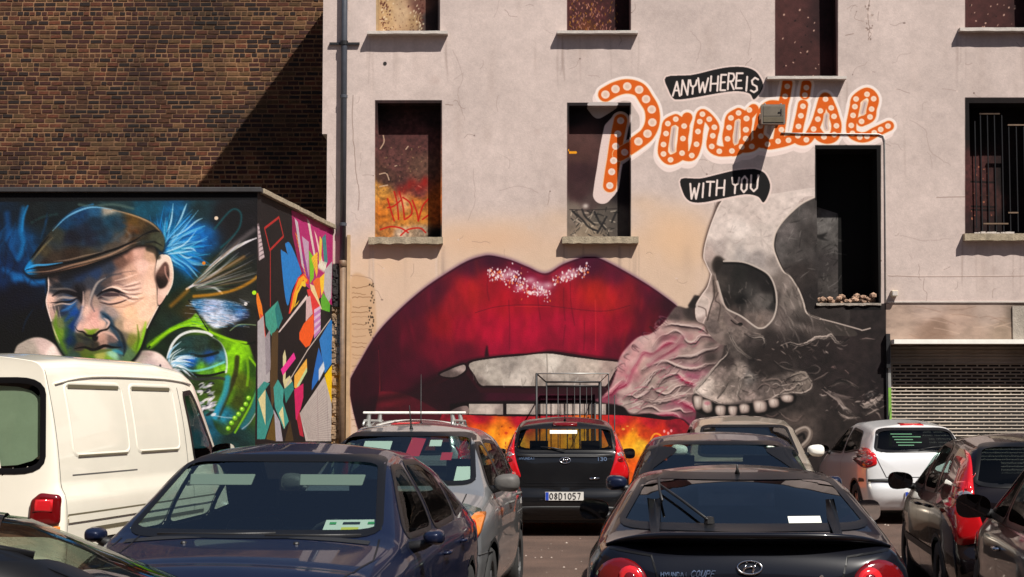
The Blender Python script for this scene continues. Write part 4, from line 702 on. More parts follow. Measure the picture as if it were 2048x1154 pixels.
    cv.stroke(k3([(230, 470), (260, 370), (330, 290), (430, 255), (540, 265), (590, 290)]), 5, (206, 206, 206), .95, soft=2)
    cv.stroke(k3([(600, 315), (660, 360), (700, 440), (710, 520), (705, 590)]), 5, (196, 204, 206), .95, soft=2)
    cv.field(k3([(300, 360), (420, 290), (600, 310), (690, 400), (700, 590), (560, 620), (400, 600), (290, 540)]), [(370, 690, (40, 70, 66)), (400, 690, (50, 70, 60)), (430, 690, (40, 54, 30)), (420, 712, (40, 80, 140)), (380, 725, (30, 90, 160)), (440, 715, (60, 110, 130)), (400, 738, (90, 140, 40)), (440, 735, (110, 160, 30)), (380, 745, (40, 60, 30))], soft=1, tex=.3, cell=7)
    cv.stroke(k3([(300, 530), (420, 580), (560, 560), (690, 510)]), 4, (120, 196, 214), .7, soft=3); cv.stroke(k3([(300, 560), (420, 610), (560, 620), (690, 590)]), 4, (10, 12, 12), .9, soft=2); cv.stroke(k3([(420, 450), (520, 460), (640, 430)]), 5, (20, 24, 14), .8, soft=4)
    cv.stroke(k3([(560, 250), (480, 120), (430, 40), (400, 0)]), 2.4, (8, 12, 10), .8)
    for i in range(50):   # white plumes near the collar
        a = rs.uniform(-1.5, .1); L = rs.uniform(20, 62); ox, oy = 336+rs.randn()*3, 738+rs.randn()*3
        cv.stroke([(ox, oy), (ox+L*.5*math.cos(a), oy+L*.5*math.sin(a)-3), (ox+L*math.cos(a+.3), oy+L*math.sin(a+.3))], rs.uniform(1.5, 4), [(206, 214, 220), (110, 160, 190), (60, 90, 90), (230, 232, 236)][rs.randint(4)], .7, soft=1.6, taper=True)
    fe = k3([(430, 0), (700, 0), (860, 60), (900, 140), (760, 190), (620, 235), (540, 170), (470, 90)])
    cv.field(fe, [(390, 610, (70, 120, 160)), (420, 615, (150, 160, 186)), (420, 635, (180, 186, 200)), (430, 650, (176, 180, 192)), (460, 640, (160, 164, 180)), (480, 620, (70, 100, 140)), (470, 610, (50, 90, 120)), (495, 635, (50, 60, 90))], soft=3, tex=.3, cell=6)
    for i in range(120): x = rs.uniform(388, 500); y = rs.uniform(602, 655); a = rs.uniform(2.3, 3.4); L = rs.uniform(8, 30); cv.stroke([(x, y), (x+L*math.cos(a), y-L*math.sin(a)*.4)], rs.uniform(1, 3), [(214, 216, 224), (60, 130, 180), (20, 40, 70), (180, 184, 200)][rs.randint(4)], .65, soft=1.4, taper=True)
    for pts, c, w in (([(740, 250), (820, 200), (960, 205)], (130, 150, 110), 2), ([(880, 480), (890, 600), (880, 700)], (110, 150, 26), 5), ([(800, 470), (780, 620), (700, 820), (640, 960)], (50, 44, 22), 9), ([(720, 640), (700, 760), (640, 900), (620, 960)], (50, 140, 176), 12), ([(900, 470), (980, 580), (990, 660), (900, 880), (780, 1090)], (130, 176, 24), 4), ([(970, 760), (930, 900), (850, 1040)], (40, 110, 130), 12), ([(610, 950), (700, 965), (780, 970)], (150, 170, 180), 2), ([(840, 1060), (900, 1010), (950, 930)], (160, 160, 170), 2)):
        cv.stroke(k3(pts), w, c, .75, soft=max(1.5, w*.6))
    for x, y in ((893, 805), (870, 855), (840, 897), (810, 937), (780, 970), (752, 1010), (725, 1055)): cv.dot(*k3([(x, y)])[0], 4.6, 4.4, (110, 160, 40), 1, soft=2); cv.dot(*k3([(x-4, y-5)])[0], 2, 2, (190, 220, 110), .9, soft=1.5)
    for i in range(46): x = rs.uniform(395, 425); y = rs.uniform(765, 830); cv.dot(x+(y-765)*.1, y, rs.uniform(4, 9), rs.uniform(1.5, 3), [(206, 200, 206), (150, 150, 160), (40, 44, 48)][rs.randint(3)], .85, soft=1.4, rot=rs.uniform(-.9, .2))
    cv.stroke(k3([(380, 630), (480, 650), (640, 640), (690, 650)]), 5, (60, 60, 64), .8, soft=3); 
    # pale flowers either side of chin
    for fl in (k1([(0, 1080), (60, 1020), (150, 990), (240, 1010), (330, 1080), (400, 1160), (380, 1260), (0, 1260)]), k1([(740, 1150), (840, 1100), (940, 1083), (1030, 1100), (1090, 1150), (1150, 1230), (1230, 1330), (700, 1330)])):
        cv.poly(fl, (30, 40, 24), soft=4); cx = sum(a for a, b in fl)/len(fl)
        cv.field(fl, [(cx, 690, (190, 166, 160)), (cx-20, 700, (150, 140, 130)), (cx+22, 705, (214, 194, 186)), (cx, 740, (180, 160, 160))], tex=.12, cell=12, soft=1.2)
    cv.stroke(k1([(780, 1150), (880, 1110), (980, 1110)]), 5, (150, 128, 124), .5, soft=5); cv.dot(320, 731, 2.2, 3, (70, 60, 70), .8)
    cv.poly(k1([(1100, 1330), (1150, 1220), (1260, 1330)]), (205, 190, 190), soft=1)
    # ---- face
    fc = [(97, 548), (97, 577), (92, 605), (102, 641), (113, 683), (130, 712), (150, 730), (190, 742), (235, 738), (262, 722), (280, 697), (296, 650), (316, 611), (314, 572), (314, 525), (307, 490), (274, 482), (200, 500), (130, 530)]
    cv.poly([(a+(4 if a > 200 else -3), b+3) for a, b in fc], (8, 12, 14), soft=4)
    cv.field(fc, [(104, 560, (150, 124, 112)), (110, 575, (60, 60, 66)), (130, 560, (40, 50, 66)), (160, 548, (40, 56, 84)), (190, 545, (44, 62, 92)), (215, 535, (56, 64, 80)), (240, 520, (110, 82, 72)), (255, 508, (150, 112, 98)), (275, 505, (190, 150, 136)), (300, 510, (180, 146, 124)), (305, 540, (206, 170, 150)), (285, 530, (212, 174, 160)), (260, 545, (190, 152, 134)), (235, 555, (140, 112, 102)), (210, 560, (90, 78, 76)), (180, 565, (66, 68, 78)), (160, 580, (44, 42, 48)), (176, 590, (140, 120, 112)), (184, 600, (150, 128, 118)), (195, 580, (60, 62, 70)), (240, 575, (186, 154, 140)), (270, 575, (200, 166, 150)), (300, 580, (216, 182, 162)), (310, 600, (210, 178, 156)), (280, 600, (214, 176, 152)), (240, 610, (212, 174, 150)), (260, 625, (220, 178, 148)), (290, 625, (222, 186, 162)), (220, 625, (150, 132, 126)), (212, 635, (60, 88, 110)), (218, 650, (50, 70, 80)), (235, 650, (150, 130, 110)), (255, 650, (206, 170, 146)), (275, 655, (210, 176, 146)), (285, 665, (150, 150, 90)), (275, 690, (104, 134, 40)), (262, 680, (120, 120, 60)), (245, 675, (110, 100, 86)), (240, 700, (60, 80, 90)), (255, 710, (90, 116, 80)), (225, 690, (50, 70, 80)), (98, 600, (206, 170, 156)), (104, 625, (170, 140, 130)), (115, 615, (90, 84, 84)), (125, 620, (40, 54, 80)), (140, 612, (40, 70, 110)), (150, 620, (30, 76, 130)), (135, 640, (60, 84, 76)), (118, 645, (110, 118, 74)), (120, 665, (104, 128, 50)), (135, 665, (50, 84, 60)), (145, 650, (24, 60, 110)), (142, 680, (24, 50, 70)), (128, 695, (70, 90, 60)), (160, 615, (120, 104, 100)), (172, 620, (206, 170, 156)), (184, 630, (196, 150, 140)), (190, 645, (206, 160, 150)), (175, 655, (210, 166, 154)), (155, 652, (206, 166, 154)), (205, 645, (206, 166, 150)), (215, 652, (180, 150, 136)), (180, 668, (100, 120, 40)), (160, 675, (74, 76, 60)), (172, 680, (60, 62, 58)), (200, 675, (176, 138, 124)), (205, 685, (150, 120, 108)), (225, 680, (120, 100, 96)), (190, 690, (60, 54, 44)), (160, 692, (70, 60, 54)), (240, 690, (36, 60, 80)), (170, 705, (90, 104, 40)), (200, 712, (150, 150, 80)), (225, 706, (140, 180, 150)), (180, 722, (70, 110, 30)), (215, 720, (110, 140, 50)), (150, 715, (60, 84, 70))], eps=18, p=2.6, tex=.09, cell=7, soft=1)
    cv.clip = cv.fullmask(fc, 1)
    L = lambda pts, w, c, a=.85, s=2, tp=True: cv.stroke(k1(pts), w, c, a, soft=s, taper=tp)
    # brows, eyes
    dk = (24, 20, 26)
    L([(240, 560), (280, 600), (340, 620)], 10, (34, 36, 44), .7, 6); L([(440, 620), (470, 690), (480, 740)], 12, dk, .85, 7); L([(270, 690), (330, 655), (400, 665), (455, 700), (475, 720)], 9, dk, .9, 4); L([(280, 720), (340, 700), (400, 705), (445, 700)], 5, (150, 136, 130), .9, 3)
    L([(250, 740), (330, 735), (400, 730), (450, 700)], 4, (30, 26, 30), .9, 2); L([(260, 765), (330, 745), (400, 750), (440, 725)], 3, (210, 180, 160), .7, 2); L([(250, 640), (310, 640), (380, 640), (440, 660)], 4, (140, 126, 116), .6, 4)
    L([(570, 800), (545, 740), (560, 660), (610, 590), (680, 545), (760, 530)], 7, (60, 66, 78), .75, 5); L([(530, 780), (545, 700), (590, 600), (650, 560)], 5, (176, 160, 150), .7, 4)
    L([(590, 690), (640, 655), (700, 645), (760, 665), (820, 700)], 7, dk, .95, 3); L([(600, 710), (650, 685), (720, 680), (790, 690)], 8, (70, 56, 60), .9, 3); L([(620, 720), (680, 735), (750, 725), (830, 700)], 4, (200, 164, 150), .9, 2); L([(620, 690), (650, 700), (690, 705), (730, 700)], 4, (150, 132, 126), .8, 2)
    L([(610, 735), (680, 750), (760, 735), (840, 700)], 3, (60, 40, 40), .9, 2); L([(630, 650), (700, 625), (780, 650), (850, 690), (900, 710)], 4, (236, 204, 188), .85, 3); L([(650, 620), (720, 600), (800, 620)], 5, (120, 96, 92), .7, 5)
    for a in range(9):
        y0 = 560+a*18; L([(780-a*4, 620+a*8), (840, y0+40-a*2), (900+a*3, y0+20)], 3, (110, 82, 78) if a % 2 else (236, 206, 192), .6, 2)
    L([(700, 550), (780, 520), (870, 510)], 3, (120, 96, 88), .6, 3); L([(720, 580), (800, 560), (880, 530)], 3, (232, 200, 184), .6, 3); L([(660, 760), (760, 770), (860, 740), (930, 700)], 4, (170, 130, 110), .6, 4)
    # nose
    L([(490, 660), (490, 740), (470, 830), (430, 900), (440, 930)], 5, (226, 194, 180), .7, 4); L([(540, 700), (550, 780), (540, 860)], 9, (170, 134, 124), .4, 8); L([(430, 910), (450, 940), (490, 950), (520, 975), (570, 975), (610, 945), (660, 930), (685, 890), (670, 850), (630, 820)], 4.5, (20, 20, 20), .9, 2.5)
    L([(620, 810), (660, 840), (690, 900), (740, 980), (770, 1060)], 10, (30, 60, 84), .75, 8); L([(480, 770), (440, 860), (400, 960), (380, 1060)], 12, (20, 50, 100), .6, 10); cv.dot(*k1([(575, 990)])[0], 6, 7, (16, 16, 18), .9, soft=3); L([(500, 930), (540, 945), (600, 930)], 6, (110, 140, 40), .8, 5)
    L([(640, 850), (675, 880), (660, 920)], 5, (226, 186, 172), .8, 4)
    # mouth, folds
    L([(430, 1070), (500, 1060), (570, 1080), (640, 1050), (700, 1060), (760, 1060)], 6, (18, 14, 14), .95, 3); L([(440, 1090), (540, 1100), (640, 1085), (740, 1075)], 6, (90, 104, 50), .8, 4); L([(700, 1080), (740, 1090), (780, 1110)], 7, (60, 130, 150), .8, 5); L([(590, 980), (640, 950), (700, 970), (740, 1010)], 5, (206, 166, 152), .7, 4)
    L([(440, 960), (480, 990), (550, 1010), (560, 1060)], 7, (40, 44, 44), .6, 6); L([(690, 900), (760, 960), (790, 1060), (780, 1120)], 6, (24, 34, 44), .7, 5); L([(300, 800), (290, 900), (330, 1020), (370, 1100)], 8, (90, 130, 30), .6, 7)
    L([(880, 900), (890, 1000), (870, 1080)], 4, (80, 110, 20), .8, 4); L([(940, 880), (920, 1000), (890, 1080)], 7, (120, 180, 30), .7, 6); L([(330, 800), (380, 780), (430, 740)], 6, (60, 110, 160), .7, 5); L([(360, 870), (400, 830), (450, 800)], 8, (24, 66, 130), .7, 7)
    L([(250, 740), (245, 840), (280, 940), (320, 1030)], 3, (222, 196, 180), .7, 3)
    for a in range(5): L([(255+a*14, 745+a*6), (270+a*14, 800+a*12)], 2.4, (60, 50, 54) if a % 2 else (214, 184, 170), .6, 2)
    L([(235, 545), (330, 560), (480, 500), (640, 440), (800, 370)], 16, (22, 20, 26), .75, 14)
    cv.clip = None
    cv.stroke(k1([(238, 545), (240, 640), (225, 740), (260, 870)]), 2.2, (226, 204, 196), .8); cv.stroke(k1([(1030, 765), (990, 840), (950, 920)]), 2.2, (232, 214, 200), .8)
    # ear
    er = k1([(1040, 400), (1080, 395), (1115, 415), (1137, 500), (1132, 600), (1095, 680), (1048, 752), (1030, 740), (1028, 640), (1010, 560), (1020, 460)])
    cv.poly(er, (30, 24, 26), soft=3)
    cv.field(er, [(318, 515, (210, 190, 176)), (338, 530, (214, 190, 172)), (340, 560, (206, 176, 160)), (330, 590, (214, 184, 170)), (322, 600, (196, 160, 146)), (318, 560, (150, 120, 110))], soft=.8)
    cv.field(k1([(1030, 620), (1015, 550), (1050, 480), (1085, 445), (1110, 480), (1112, 560), (1090, 620), (1050, 640)]), [(318, 570, (36, 26, 24)), (328, 540, (110, 80, 72)), (336, 550, (60, 46, 42)), (325, 575, (50, 36, 34))], soft=1.5)
    cv.stroke(k1([(1080, 480), (1085, 530), (1110, 580)]), 3, (170, 130, 118), .8, soft=2); cv.stroke(er[1:6], 2, (236, 220, 206), .8)
    cv.stroke(k1([(960, 350), (1010, 370), (1030, 410)]), 10, (60, 54, 44), .8, soft=6)
    # ---- cap
    cap = [(49, 541), (58, 522), (85, 483), (105, 458), (127, 436), (155, 419), (185, 412), (224, 418), (266, 429), (302, 444), (321, 461), (329, 480), (325, 503), (307, 492), (274, 491), (246, 503), (196, 522), (141, 540), (99, 551), (66, 553)]
    cv.poly([(a, b+4) for a, b in cap], (8, 8, 10), soft=5)
    cv.field(cap, [(56, 530, (30, 110, 160)), (75, 520, (60, 66, 70)), (95, 480, (64, 58, 46)), (115, 470, (60, 62, 54)), (130, 445, (20, 60, 90)), (160, 430, (24, 62, 96)), (190, 420, (40, 80, 110)), (190, 445, (26, 48, 66)), (220, 440, (30, 66, 84)), (170, 460, (34, 44, 62)), (140, 475, (30, 32, 46)), (180, 480, (36, 40, 56)), (210, 475, (34, 50, 64)), (240, 450, (44, 70, 84)), (265, 440, (96, 72, 36)), (260, 460, (110, 76, 44)), (240, 480, (96, 84, 74)), (270, 465, (80, 58, 36)), (290, 445, (90, 70, 44)), (300, 455, (56, 50, 36)), (310, 475, (74, 76, 60)), (320, 485, (80, 84, 66)), (290, 485, (60, 54, 38)), (220, 495, (90, 80, 70)), (180, 505, (70, 60, 48)), (140, 505, (60, 46, 36)), (110, 510, (66, 54, 44)), (85, 530, (50, 34, 28)), (100, 540, (50, 40, 40)), (130, 530, (60, 48, 44)), (90, 500, (74, 66, 50)), (215, 418, (150, 140, 126))], eps=30, tex=.16, cell=7, soft=1)
    cv.clip = cv.fullmask(cap, .8)
    L([(80, 500), (200, 480), (330, 460), (480, 430), (600, 390), (740, 345), (860, 290), (920, 250)], 5, (10, 8, 10), .95, 2.5); L([(90, 520), (250, 510), (400, 470), (560, 430), (700, 385), (830, 320), (900, 300)], 4, (150, 120, 100), .8, 2.5)
    L([(160, 545), (300, 520), (440, 480), (600, 440), (740, 385), (860, 330)], 3.4, (130, 96, 76), .7, 2); L([(80, 540), (200, 540), (400, 500), (600, 455), (770, 380)], 3, (12, 8, 8), .8, 2)
    L([(920, 250), (1000, 220), (1060, 230)], 4, (12, 10, 10), .85, 2.5); L([(930, 310), (1000, 300), (1060, 330)], 3, (20, 18, 16), .8, 3); L([(70, 500), (140, 470), (230, 465), (340, 450)], 4, (70, 150, 200), .85, 3); L([(280, 440), (380, 430), (500, 400), (640, 370)], 3, (140, 120, 104), .7, 2.5)
    L([(90, 440), (160, 360), (240, 260)], 5, (12, 10, 10), .9, 3); L([(120, 440), (200, 340), (270, 270)], 4, (130, 116, 80), .6, 4); L([(270, 220), (360, 130), (460, 75), (560, 50), (700, 65)], 3.6, (120, 170, 200), .8, 3); L([(700, 70), (860, 110), (980, 165), (1050, 230)], 4, (170, 140, 110), .8, 4)
    L([(780, 160), (850, 200), (880, 240)], 9, (120, 74, 34), .6, 8); L([(800, 220), (830, 260), (800, 300)], 6, (150, 140, 130), .5, 6); L([(690, 300), (760, 250), (800, 220)], 8, (60, 84, 100), .5, 9)
    for i in range(46): x = rs.uniform(100, 300); y = rs.uniform(430, 500); cv.glow(x, y, rs.uniform(4, 14), rs.uniform(3, 9), (50, 90, 120) if rs.rand() < .5 else (20, 20, 30), .22)
    cv.clip = None
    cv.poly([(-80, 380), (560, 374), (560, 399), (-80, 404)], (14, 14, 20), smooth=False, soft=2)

# ---------------------------------------------------------------- low annexe, return wall: flat geometric shapes
def paint_geo(cv):
    q = lambda pts: Z(480, 420, 2.509, pts)
    def f(pts, c, **k): cv.poly(q(pts), c, smooth=k.pop('sm', False), **k)
    rs = np.random.RandomState(31)
    cv.mottle(.2, 30, 4)
    f([(258, 0), (470, 75), (470, 480), (440, 470), (330, 380), (290, 200), (262, 60)], (176, 44, 110))
    f([(262, 10), (285, 100), (330, 340), (300, 300), (262, 120)], (150, 30, 84))
    f([(288, 140), (345, 300), (350, 370), (330, 380), (300, 220)], (150, 60, 140))
    for k in range(12): f([(275+k*5, 110+k*20), (290+k*4, 135+k*19), (296+k*4, 150+k*19), (280+k*4.4, 126+k*20)], (240, 150, 40))
    f([(274, 40), (290, 60), (322, 300), (310, 280)], (200, 190, 196)); f([(310, 130), (345, 160), (345, 340), (325, 230)], (196, 160, 186)); f([(335, 40), (350, 60), (385, 260), (372, 240)], (226, 206, 196))
    f([(345, 200), (372, 240), (370, 340), (352, 370)], (120, 190, 40)); f([(372, 100), (385, 130), (425, 300), (412, 300)], (240, 200, 190)); f([(400, 130), (412, 150), (405, 300), (395, 250)], (230, 200, 80)); f([(412, 140), (430, 120), (440, 260), (425, 290)], (70, 140, 140))
    for k in range(7): f([(358+k*4, 240+k*14), (388, 210+k*14), (390, 222+k*14), (360+k*4, 254+k*14)], (240, 190, 60))
    for k in range(6): f([(392+k*6, 280+k*4), (402+k*6, 250+k*2), (405+k*6, 255+k*2), (396+k*6, 300+k*4)], (236, 230, 210))
    f([(365, 360), (385, 340), (408, 340), (400, 440), (392, 455), (380, 400)], (228, 110, 40)); f([(400, 340), (430, 312), (432, 380), (408, 430)], (246, 200, 60)); f([(425, 300), (462, 258), (458, 440), (440, 470), (420, 400)], (190, 184, 186))
    f([(418, 415), (452, 470), (450, 512), (410, 500), (405, 450)], (96, 170, 50)); f([(350, 370), (372, 380), (412, 500), (385, 480), (360, 420)], (240, 216, 160))
    f([(335, 400), (352, 395), (400, 480), (395, 600), (372, 560), (355, 480)], (220, 60, 60)); f([(332, 440), (352, 430), (365, 520), (330, 560)], (216, 180, 180)); 
    for k in range(8): f([(372, 500+k*18), (405, 480+k*16), (404, 496+k*16), (372, 520+k*18)], (196, 130, 190) if k % 2 else (226, 190, 220))
    # blue mitt, rainbow arch, orange drop
    f([(205, 215), (214, 205), (240, 225), (250, 262), (228, 180), (232, 165), (250, 166), (280, 230), (308, 312), (300, 330), (262, 400), (240, 480), (222, 400)], (40, 128, 200), sm=True, n=4)
    f([(244, 520), (262, 420), (290, 340), (318, 318), (345, 350), (346, 372), (335, 372), (318, 352), (290, 400), (270, 480), (252, 520)], (226, 60, 50)); f([(252, 515), (270, 420), (295, 345), (318, 328), (338, 350), (335, 362), (318, 350), (290, 390), (268, 490)], (246, 166, 40)); f([(270, 490), (285, 410), (310, 360), (328, 350), (330, 380), (290, 470)], (240, 200, 60)); f([(276, 480), (290, 420), (312, 380), (334, 390), (330, 410)], (24, 18, 20))
    f([(190, 615), (335, 425), (340, 440), (200, 612)], (226, 206, 200)); f([(320, 570), (368, 520), (372, 620), (350, 680), (330, 690), (298, 650), (298, 615)], (238, 96, 34))
    # lines and lozenge
    for a, b in (((123, 90), (195, 35)), ((195, 35), (218, 130)), ((218, 130), (150, 200)), ((150, 200), (123, 90)), ((152, 200), (152, 480))): cv.stroke(q([a, b]), 4.5, (176, 44, 40), 1, smooth=False)
    for k in range(8): f([(88+k*1.5, 80+k*22), (96+k*3.5, 84+k*20), (98+k*3.5, 96+k*20), (90+k*1, 100+k*22)], (220, 200, 200))
    f([(85, 70), (95, 66), (106, 130), (124, 240), (92, 252)], (206, 180, 186), alpha=.55)
    f([(80, 420), (90, 415), (110, 480), (130, 640), (122, 640), (96, 530), (84, 470)], (240, 130, 40)); f([(100, 520), (118, 530), (130, 640), (120, 640)], (220, 80, 60))
    # teal / grey facets low left
    f([(125, 520), (190, 455), (215, 545), (160, 635), (130, 580)], (70, 160, 140)); f([(190, 455), (215, 545), (190, 600), (175, 500)], (40, 130, 130))
    f([(88, 560), (118, 530), (125, 640), (150, 700), (150, 860), (88, 900)], (184, 176, 178)); f([(125, 640), (150, 600), (155, 800), (130, 830)], (160, 150, 156)); f([(160, 620), (192, 600), (188, 900), (160, 1000), (150, 860)], (96, 72, 40))
    f([(215, 730), (225, 700), (232, 740), (228, 850), (250, 830), (262, 860), (225, 900), (216, 860)], (220, 210, 160)); f([(205, 800), (270, 715), (280, 745), (215, 830)], (232, 60, 150)); f([(273, 830), (335, 745), (337, 800), (285, 900), (272, 890)], (240, 180, 80)); f([(285, 880), (335, 790), (337, 810), (290, 895)], (200, 220, 160))
    f([(88, 900), (120, 860), (150, 870), (120, 910), (170, 1010), (125, 1150), (86, 1150)], (60, 150, 140)); f([(92, 950), (128, 900), (128, 1080)], (230, 216, 160)); f([(128, 900), (170, 1010), (128, 1080)], (50, 130, 130))
    f([(168, 890), (190, 850), (220, 900), (215, 960), (245, 1060), (220, 1100), (175, 990)], (70, 160, 150)); f([(195, 1020), (215, 985), (225, 1100)], (226, 216, 160)); f([(220, 900), (265, 860), (270, 900), (230, 970)], (50, 140, 130)); f([(168, 1000), (200, 1060), (215, 1160), (175, 1160)], (176, 170, 180)); f([(130, 1150), (172, 1020), (180, 1160)], (110, 84, 30)); f([(225, 1160), (250, 1050), (270, 1160)], (80, 60, 30))
    f([(272, 900), (318, 870), (318, 940), (290, 1060), (280, 1050)], (206, 40, 100)); f([(285, 1050), (300, 1000), (320, 1140), (300, 1130)], (176, 40, 60))
    # blue panels, yellow, brickish grey
    f([(398, 650), (455, 550), (466, 560), (466, 770), (425, 820), (415, 760)], (50, 126, 196)); f([(395, 690), (412, 740), (420, 810), (360, 905), (362, 860), (380, 760)], (40, 110, 190)); f([(395, 800), (420, 760), (425, 800), (395, 860)], (220, 226, 236), soft=2)
    f([(424, 825), (466, 768), (468, 1010), (450, 960)], (244, 200, 20)); f([(300, 1020), (424, 835), (470, 1010), (472, 1160), (330, 1160)], (196, 184, 178))
    for k in range(22): cv.stroke(q([(300+k*2, 1020+k*6), (424+k*2, 880+k*13)]), 1.6, (150, 138, 134), .6, smooth=False)
    for a, b in (((388, 900), (392, 1150)), ((435, 900), (442, 1150))): cv.stroke(q([a, b]), 2.4, (140, 110, 120), .9, smooth=False)
    cv.stroke(q([(232, 880), (340, 700), (455, 545)]), 3, (206, 190, 180), 1, smooth=False); cv.stroke(q([(300, 1010), (420, 830), (466, 765)]), 3, (14, 12, 14), 1, smooth=False)
    cv.mottle(.1, 4, 5)
# ---------------------------------------------------------------- cars
def interp(tab, x):
    t = np.array(tab, float); return np.interp(x, t[:, 0], t[:, 1])
def rounded(pts, n=5, k=.28):
    """closed outline with its corners rounded"""
    P = [Vector(p) for p in pts]; out = []
    for i, p in enumerate(P):
        a, b = P[i-1], P[(i+1) % len(P)]
        p0 = p+(a-p)*k; p1 = p+(b-p)*k
        for j in range(n+1):
            t = j/n; out.append(p0*(1-t)**2+p*2*t*(1-t)+p1*t*t)
    # resample evenly
    return [tuple(v) for v in out]
def resample(pts, step=.05):
    out = []
    for i in range(len(pts)):
        a = Vector(pts[i]); b = Vector(pts[(i+1) % len(pts)]); n = max(1, int((b-a).length/step))
        for j in range(n): out.append(tuple(a.lerp(b, j/n)))
    return out
def grow(pts, d):
    P = [Vector(p) for p in pts]; n = len(P); area = sum(P[i].x*P[(i+1) % n].y-P[(i+1) % n].x*P[i].y for i in range(n)); sg = 1 if area > 0 else -1
    out = []
    for i in range(n):
        t = (P[(i+1) % n]-P[i-1]); t = t.normalized() if t.length > 1e-9 else Vector((1, 0))
        out.append(tuple(P[i]+Vector((t.y, -t.x))*sg*d))
    return out
def inside(X, Y, poly):
    c = np.zeros(X.shape, bool); n = len(poly)
    for i in range(n):
        x0, y0 = poly[i]; x1, y1 = poly[(i+1) % n]
        if y0 == y1: continue
        k = ((y0 > Y) != (y1 > Y)) & (X < (x1-x0)*(Y-y0)/(y1-y0)+x0); c ^= k
    return c
class Car:
    def __init__(s, name, spec, paint, label, cat, loc, rz, group='cars parked in the yard'):
        s.sp = spec; s.paint = paint; s.root = tag(empty(name, loc, rz), label, cat, group)
        s.L, s.W, s.H = spec['L'], spec['W'], spec['H']; s.cuts = []
        s.shell()
    def section(s, y):
        sp = s.sp; hl = s.L/2; t = y/hl
        W = s.W/2*(1-(sp.get('tf', .13)*max(t, 0)**4+sp.get('tr', .09)*max(-t, 0)**4))
        T = s.top(y); B = min(interp(sp['belt'], y), T-.02)
        z0 = .2; pts = []
        hb = B-z0
        for u in np.linspace(0, 1, 15):
            z = z0+hb*u
            k = interp([(0, .90), (.1, .955), (.3, .985), (.5, 1.), (.62, .99), (.64, 1.0), (.85, .992), (.94, .975), (1, .935)], u)
            pts.append((W*k, z))
        xb = W*.935; h = T-B; crown = min(.05, h*.35)+.012
        tn = math.tan(R(sp.get('tumble', 20)))
        C_ = Vector((max(xb-max(h-crown, 0)*tn-.02, xb*.3), T-crown)); P0 = Vector((xb, B)); P3 = Vector((0, T))
        cf = sp.get('cf', .82)
        q0 = P0.lerp(C_, cf)
        def roof(u): x = C_.x*(1-u); return Vector((x, C_.y+crown*(1-(x/C_.x)**2)))
        q1 = roof(.14)
        for u in np.linspace(0, 1, 19)[1:]: 
            p = P0.lerp(q0, u); p.x += .018*math.sin(math.pi*u)*min(1, h/.3); pts.append(tuple(p))
        for u in np.linspace(0, 1, 5)[1:]: pts.append(tuple(q0*(1-u)**2+C_*2*u*(1-u)+q1*u*u))
        for u in np.linspace(.14, 1, 20)[1:]: pts.append(tuple(roof(u)))
        return pts
    def top(s, y):
        return float(np.interp(y, s.ty, s.tz))
    def shell(s):
        sp = s.sp; hl = s.L/2
        yy = np.linspace(-hl, hl, 400); zz = interp(sp['prof'], yy)
        k = np.exp(-np.linspace(-2, 2, 21)**2); k /= k.sum(); zp = np.convolve(np.pad(zz, 10, mode='edge'), k, 'valid'); s.ty, s.tz = yy, zp
        br, bf = sp.get('capr', .2), sp.get('capf', .3)
        ys = np.linspace(-hl+br, hl-bf, 165); secs = []
        for y in ys:
            h = s.section(y); full = [(x, y, z) for x, z in h]+[(-x, y, z) for x, z in h[-2::-1]]; secs.append(full)
        n = len(secs[0]); V = [p for q in secs for p in q]; F = []
        for i in range(len(ys)-1):
            for j in range(n-1): a = i*n+j; F.append((a, a+1, a+n+1, a+n))
        # rounded ends
        for end, b, sg in ((0, br, -1), (len(ys)-1, bf, 1)):
            loop = secs[end]; zc = sp.get('zc', .58); base = end*n; prev = [base+j for j in range(n)]
            e = sp.get('er', .55) if sg < 0 else sp.get('ef', .62)
            lean = sp.get('leanr', .1) if sg < 0 else sp.get('leanf', .12)
            K = 16
            for r in range(1, K+1):
                a = r/K*math.pi/2; rs = max(math.cos(a), 0)**e if r < K else 0; d = math.sin(a)**(.9)
                cur = []
                for j in range(n):
                    x, y, z = loop[j]; zz_ = zc+(z-zc)*rs; xx = x*rs
                    bump = .035*math.exp(-((zz_-.45)/.13)**4)*sp.get('bump', 1)
                    yy_ = y+sg*(d*(b-max(0, zz_-.5)*lean)+bump*min(1, d*2)*(1))
                    V.append((xx, yy_, zz_)); cur.append(len(V)-1)
                for j in range(n-1):
                    f = (prev[j], prev[j+1], cur[j+1], cur[j]); F.append(f if sg > 0 else f[::-1])
                # underside edge of the cap
                f = (prev[0], cur[0], cur[n-1], prev[n-1]); F.append(f)
                prev = cur
        # floor
        for i in range(len(ys)-1): F.append((i*n, (i+1)*n, (i+1)*n+n-1, i*n+n-1))
        s.V, s.F = np.array(V), F
        # outward orientation of side strips: body strip order gives outward normals for +x side
        tri = [f for f in F]
        s.bvh = BVHTree.FromPolygons([tuple(v) for v in V], tri)
    def hit(s, a, b, ax):
        if ax in ('r', 'f'):
            sg = -1 if ax == 'r' else 1; o = Vector((a, sg*6, b)); d = Vector((0, -sg, 0))
        elif ax in ('R', 'L'):
            sg = 1 if ax == 'R' else -1; o = Vector((sg*4, a, b)); d = Vector((-sg, 0, 0))
        else: o = Vector((a, b, 5)); d = Vector((0, 0, -1))
        h = s.bvh.ray_cast(o, d)
        if h[0] is None:
            h = s.bvh.find_nearest(Vector((a, (-1 if ax == 'r' else 1)*s.L/2, b)) if ax in 'rf' else Vector(((1 if ax == 'R' else -1)*s.W/2, a, b)) if ax in 'RL' else Vector((a, b, 1)))
        n = h[1]
